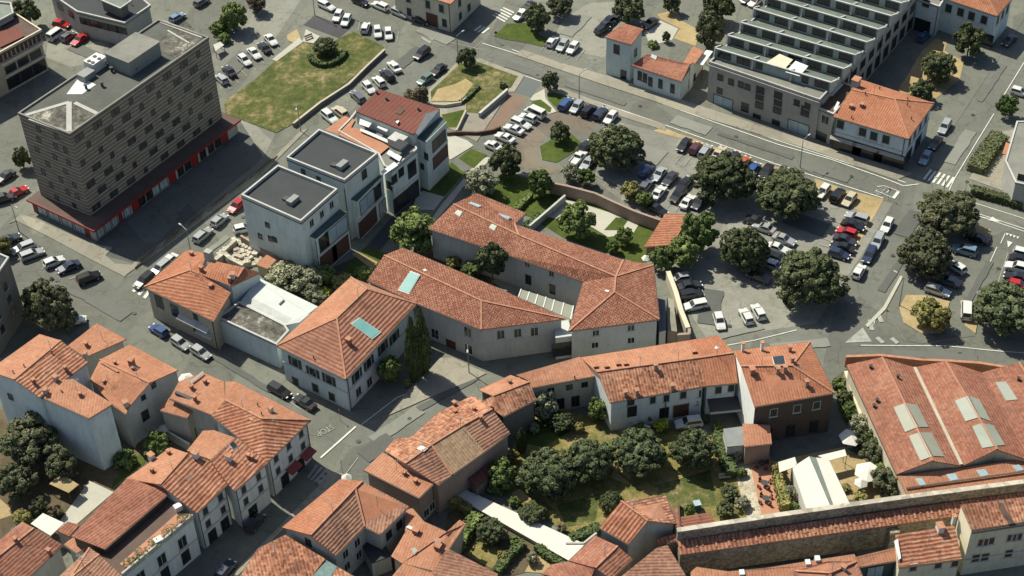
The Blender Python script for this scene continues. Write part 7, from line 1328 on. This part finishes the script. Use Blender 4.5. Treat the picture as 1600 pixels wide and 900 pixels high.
# ================================================================= marquee, parasols, lamps, small things
def marquee():
    c = at(1275, 760); t = tag(empty('marquee', (c.x, c.y, 0)), 'long white marquee tent with grey centre strip in the sandy yard', 'tent'); O_ = (c.x, c.y, 0)
    zr, ze = 3.15, 2.95
    tl, tm0, tm1, tr = (590 / 5 + 1120, 650 / 5 + 600), (722 / 5 + 1120, 565 / 5 + 600), (775 / 5 + 1120, 575 / 5 + 600), (870 / 5 + 1120, 580 / 5 + 600)
    bl, bm0, bm1, br = (1261, 797), (1298, 792), (1303, 791), (1328, 787)
    A = [at(*p, z) for p, z in ((tl, ze), (tm0, zr), (bm0, zr), (bl, ze))]; B_ = [at(*p, z) for p, z in ((tm1, zr), (tr, ze), (br, ze), (bm1, zr))]; M_ = [at(*p, zr + .03) for p in (tm0, tm1, bm1, bm0)]
    for nm, q, mt in (('canopy_roof', A, CANVAS), ('canopy_roof', B_, CANVAS), ('ridge_strip', M_, F_GRN)):
        m_ = MB().slab(q, .1); mesh_obj(nm, m_.v, m_.f, mt, t, O_)
    for p in (A[0], A[3], B_[1], B_[2]): m_ = MB().tube((p.x, p.y, 0), (p.x, p.y, ze - .1), .08, .08, 6); mesh_obj('pole', m_.v, m_.f, METAL, t, O_)
    m_ = MB().bar(Vector((A[0].x, A[0].y, 0)), Vector((A[3].x, A[3].y, 0)), .05, ze - .15); mesh_obj('side_wall', m_.v, m_.f, CANVAS, t, O_)
    c = at(1222, 725); t2 = tag(empty('gazebo', (c.x, c.y, 0)), 'small white canopy attached at the left front of the marquee', 'canopy'); q = [at(x, y, 3) for x, y in Z(tN, [(480, 610), (610, 570), (625, 620), (600, 650), (490, 690)])]; m_ = MB().slab(q, .1); mesh_obj('canopy_roof', m_.v, m_.f, CANVAS, t2, (c.x, c.y, 0))
    for p in q: m_ = MB().tube((p.x, p.y, 0), (p.x, p.y, 2.9), .05, .05, 6); mesh_obj('pole', m_.v, m_.f, METAL, t2, (c.x, c.y, 0))
    c = at(1298, 715); t3 = tag(empty('gazebo', (c.x, c.y, 0)), 'white canopy strip with dark opening behind the marquee', 'canopy'); q = [at(x, y, 3) for x, y in Z(tN, [(790, 560), (1000, 510), (1015, 560), (870, 600)])]; m_ = MB().slab(q, .1); mesh_obj('canopy_roof', m_.v, m_.f, CANVAS, t3, (c.x, c.y, 0))
    for p in q: m_ = MB().tube((p.x, p.y, 0), (p.x, p.y, 2.9), .05, .05, 6); mesh_obj('pole', m_.v, m_.f, METAL, t3, (c.x, c.y, 0))
marquee()
def parasol(label, px, r, mat=CANVAS, z=2.6, n=6):
    p = at(*px, z); t = tag(empty('parasol', (p.x, p.y, 0)), label, 'parasol', 'parasols')
    a0 = random.random(); ring = [(r * math.cos(a0 + 2 * math.pi * i / n), r * math.sin(a0 + 2 * math.pi * i / n), z - .5) for i in range(n)]
    v = ring + [(0, 0, z + .15)] + [(x, y, zz - .12) for x, y, zz in ring]; f = [(i, (i + 1) % n, n) for i in range(n)] + [(n + 1 + i, n + 1 + (i + 1) % n, (i + 1) % n, i) for i in range(n)]
    mesh_obj('canopy', v, f, mat, t); m_ = MB().tube((0, 0, 0), (0, 0, z), .04, .04, 6); mesh_obj('pole', m_.v, m_.f, METAL, t); m_ = MB().box((0, 0, 0), .7, .7, .1); mesh_obj('base', m_.v, m_.f, P_GR, t)
parasol('upper white parasol in the shaded yard by the weed strip', (1330, 680), 1.9); parasol('lower white parasol beside the weed strip', (1357, 734), 2.2); parasol('small white parasol on the sandy yard', (1346, 751), 1.1); parasol('white parasol in the narrow yard by the pale gable wall', (255, 666), 1.0); parasol('white parasol beside the gabled house street corner', (290, 588), 1.4)
parasol('white parasol by the left lamp of garden lawn near the shed', (1010, 400), .9); parasol('small white parasol on the lane corner', (541, 743), .9)
def street_lamp(label, px, h=7, dirn=(1, 0)):
    p = at(*px, 0); t = tag(empty('street_lamp', (p.x, p.y, 0), math.atan2(dirn[1], dirn[0])), label, 'street lamp', 'street lamps'); m_ = MB().tube((0, 0, 0), (0, 0, h), .10, .06, 8); mesh_obj('pole', m_.v, m_.f, METAL, t)
    m_ = MB().tube((0, 0, h - .05), (1.5, 0, h + .25), .05, .04, 6); mesh_obj('arm', m_.v, m_.f, METAL, t); m_ = MB().box((1.8, 0, h + .18), .7, .28, .14); mesh_obj('lamp_head', m_.v, m_.f, P_GR, t)
for l, p, d in (('street lamp on the office forecourt kerb nearest the lawn', (470, 206), (0, -1)), ('street lamp by the dark slab on the top street', (492, 24), (1, -1)), ('street lamp at the crossing lawn corner', (716, 97), (1, 1)), ('street lamp beside the main road opposite the tower house', (905, 158), (1, 1)), ('street lamp beside the main road near the sandy verge', (1250, 262), (1, 1)), ('street lamp by the right zebra crossing', (1470, 322), (-1, 0)), ('street lamp on the island at the bottom junction', (1405, 478), (-1, 1)), ('street lamp at the mansion forecourt', (733, 583), (0, -1)), ('street lamp by the office corner on the left lot', (30, 362), (1, -1)), ('street lamp along the grey block street', (300, 402), (-1, 1)), ('street lamp at the top left street behind the office', (205, 40), (1, -1))): street_lamp(l, p, 6.5, d)
def sign(label, px, shape='round', col=REDP):
    p = at(*px, 0); t = tag(empty('road_sign', (p.x, p.y, 0), random.random() * 6), label, 'road sign', 'road signs'); m_ = MB().tube((0, 0, 0), (0, 0, 2.6), .035, .035, 6); mesh_obj('pole', m_.v, m_.f, METAL, t)
    m_ = MB().tube((0, -.03, 2.4), (0, .0, 2.4), .34, .34, 16 if shape == 'round' else 3); mesh_obj('plate', m_.v, m_.f, col, t); m_ = MB().tube((0, -.035, 2.4), (0, -.03, 2.4), .24, .24, 16 if shape == 'round' else 3); mesh_obj('plate_face', m_.v, m_.f, WHITE, t)
sign('round road sign at the sandy verge corner', (1388, 312)); sign('triangular road sign near the right junction island', (1384, 502), 'tri'); sign('round road sign at the grey house hedge corner', (1508, 300)); sign('round road sign by the crossing near the upper zebra', (775, 66)); sign('round road sign on the lane corner by the bottom crossing', (535, 738)); sign('triangular sign at the stop line by the corner house', (532, 658), 'tri')
def bench(label, px, ang): 
    p = at(*px); t = tag(empty('bench', (p.x, p.y, .16), ang), label, 'bench', 'benches'); m_ = MB().box((0, 0, .42), 1.9, .5, .07); mesh_obj('seat', m_.v, m_.f, P_BE, t); m_ = MB().box((0, .24, .6), 1.9, .06, .45); mesh_obj('backrest', m_.v, m_.f, P_BE, t)
    for s in (-.75, .75): m_ = MB().box((s, 0, 0), .1, .46, .42); mesh_obj('leg', m_.v, m_.f, METAL, t)
bench('pale bench beside the topiary on the dry lawn', (483, 62), .6); bench('pale bench in the big garden before row houses', (990, 672), .2); bench('bench by the hedge end in the garden', (1132, 749), .1)
t = MB().box(tuple(at(1088.5, 795, .0)), 1.0, 1.0, 1.3, .2).thing('blue_bin', WATER, 'small blue box on the garden lawn by the town wall', 'box')
mesh_obj('lid', *(lambda m: (m.v, m.f))(MB().box(tuple(at(1088.5, 795, 0) + Vector((0, 0, 1.3))), 1.1, 1.1, .1, .2)), PALEG, t, tuple(t.location))
def table_set(label, px, scale=1.0):
    p = at(*px, .25); t = tag(empty('garden_table', (p.x, p.y, .25)), label, 'garden furniture', 'garden tables with chairs'); m_ = MB().tube((0, 0, .70), (0, 0, .75), .55, .55, 14).tube((0, 0, 0), (0, 0, .7), .05, .05, 6); mesh_obj('table', m_.v, m_.f, DFRAME, t)
    for k in range(4):
        a = k * 1.57 + .5; x, y = math.cos(a) * 1.0, math.sin(a) * 1.0; m_ = MB().box((x, y, .42), .45, .45, .06, a).box((x + math.cos(a) * .2, y + math.sin(a) * .2, .45), .06, .45, .45, a)
        for s in (-.18, .18): m_.box((x + s, y, 0), .04, .3, .42, a)
        mesh_obj('chair', m_.v, m_.f, WOOD, t)
table_set('dark table and chairs on the salmon terrace nearest the town wall', (1196, 783)); table_set('dark table and chairs in the middle of the salmon terrace', (1194, 759)); table_set('table and chairs with dark cover at the terrace shed end', (1190, 728))
def rocks(n, poly, label):
    b = MB(); P = [at(*p) for p in poly]; r = random.Random(4)
    for k in range(n):
        u, v = r.random(), r.random(); p = P[0].lerp(P[1], u).lerp(P[3].lerp(P[2], u), v); s = r.uniform(.3, 1.1); b.box((p.x, p.y, .3), s, s * .7, s * r.uniform(.3, .8), r.random() * 3)
    return tag(b.thing('stone_rubble', WSTONE, label, 'rubble'), label, 'rubble', None, 'stuff')
rocks(90, Z(tD, [(560, 190), (720, 40), (960, 140), (830, 230)]), 'pale broken stones filling the ruined courtyard')
wall_thing('ruined_wall', Z(tD, [(580, 175), (650, 120), (700, 165), (800, 215)]), 2.2, .8, WSTONE, 'broken pale stone wall across the rubble courtyard', 'wall'); wall_thing('ruined_wall', Z(tD, [(640, 110), (740, 20)]), 1.6, .6, WSTONE, 'short broken stone wall at the rear of rubble courtyard', 'wall')
def deck(label, pts, z, mat, tile):
    P = [at(*p, z) for p in Z(tile, pts)]; c = sum(P, Vector()) / 4; t = tag(empty('pergola', (c.x, c.y, 0)), label, 'pergola'); m_ = MB().slab(P, .12); mesh_obj('roof', m_.v, m_.f, mat, t, (c.x, c.y, 0))
    for p in P: m_ = MB().tube((p.x, p.y, 0), (p.x, p.y, z - .1), .07, .07, 6); mesh_obj('post', m_.v, m_.f, WOOD, t, (c.x, c.y, 0))
deck('square yellowish garden shelter roof in the lower left garden', [(385, 180), (470, 95), (615, 185), (535, 250)], 2.4, SAND, tG); deck('white garden shelter panel in the narrow yard by the rear house', [(420, 540), (480, 490), (540, 520), (480, 570)], 3.0, P_LG, tF)
deck('striped white trailer cover behind the office right corner', [(65, 350), (120, 325), (150, 350), (85, 400)], 1.8, P_LG, tR); deck('white garage box behind the villa court near factory', [(30, 490), (120, 390), (170, 400), (90, 510)], 3.6, P_WH, tU)
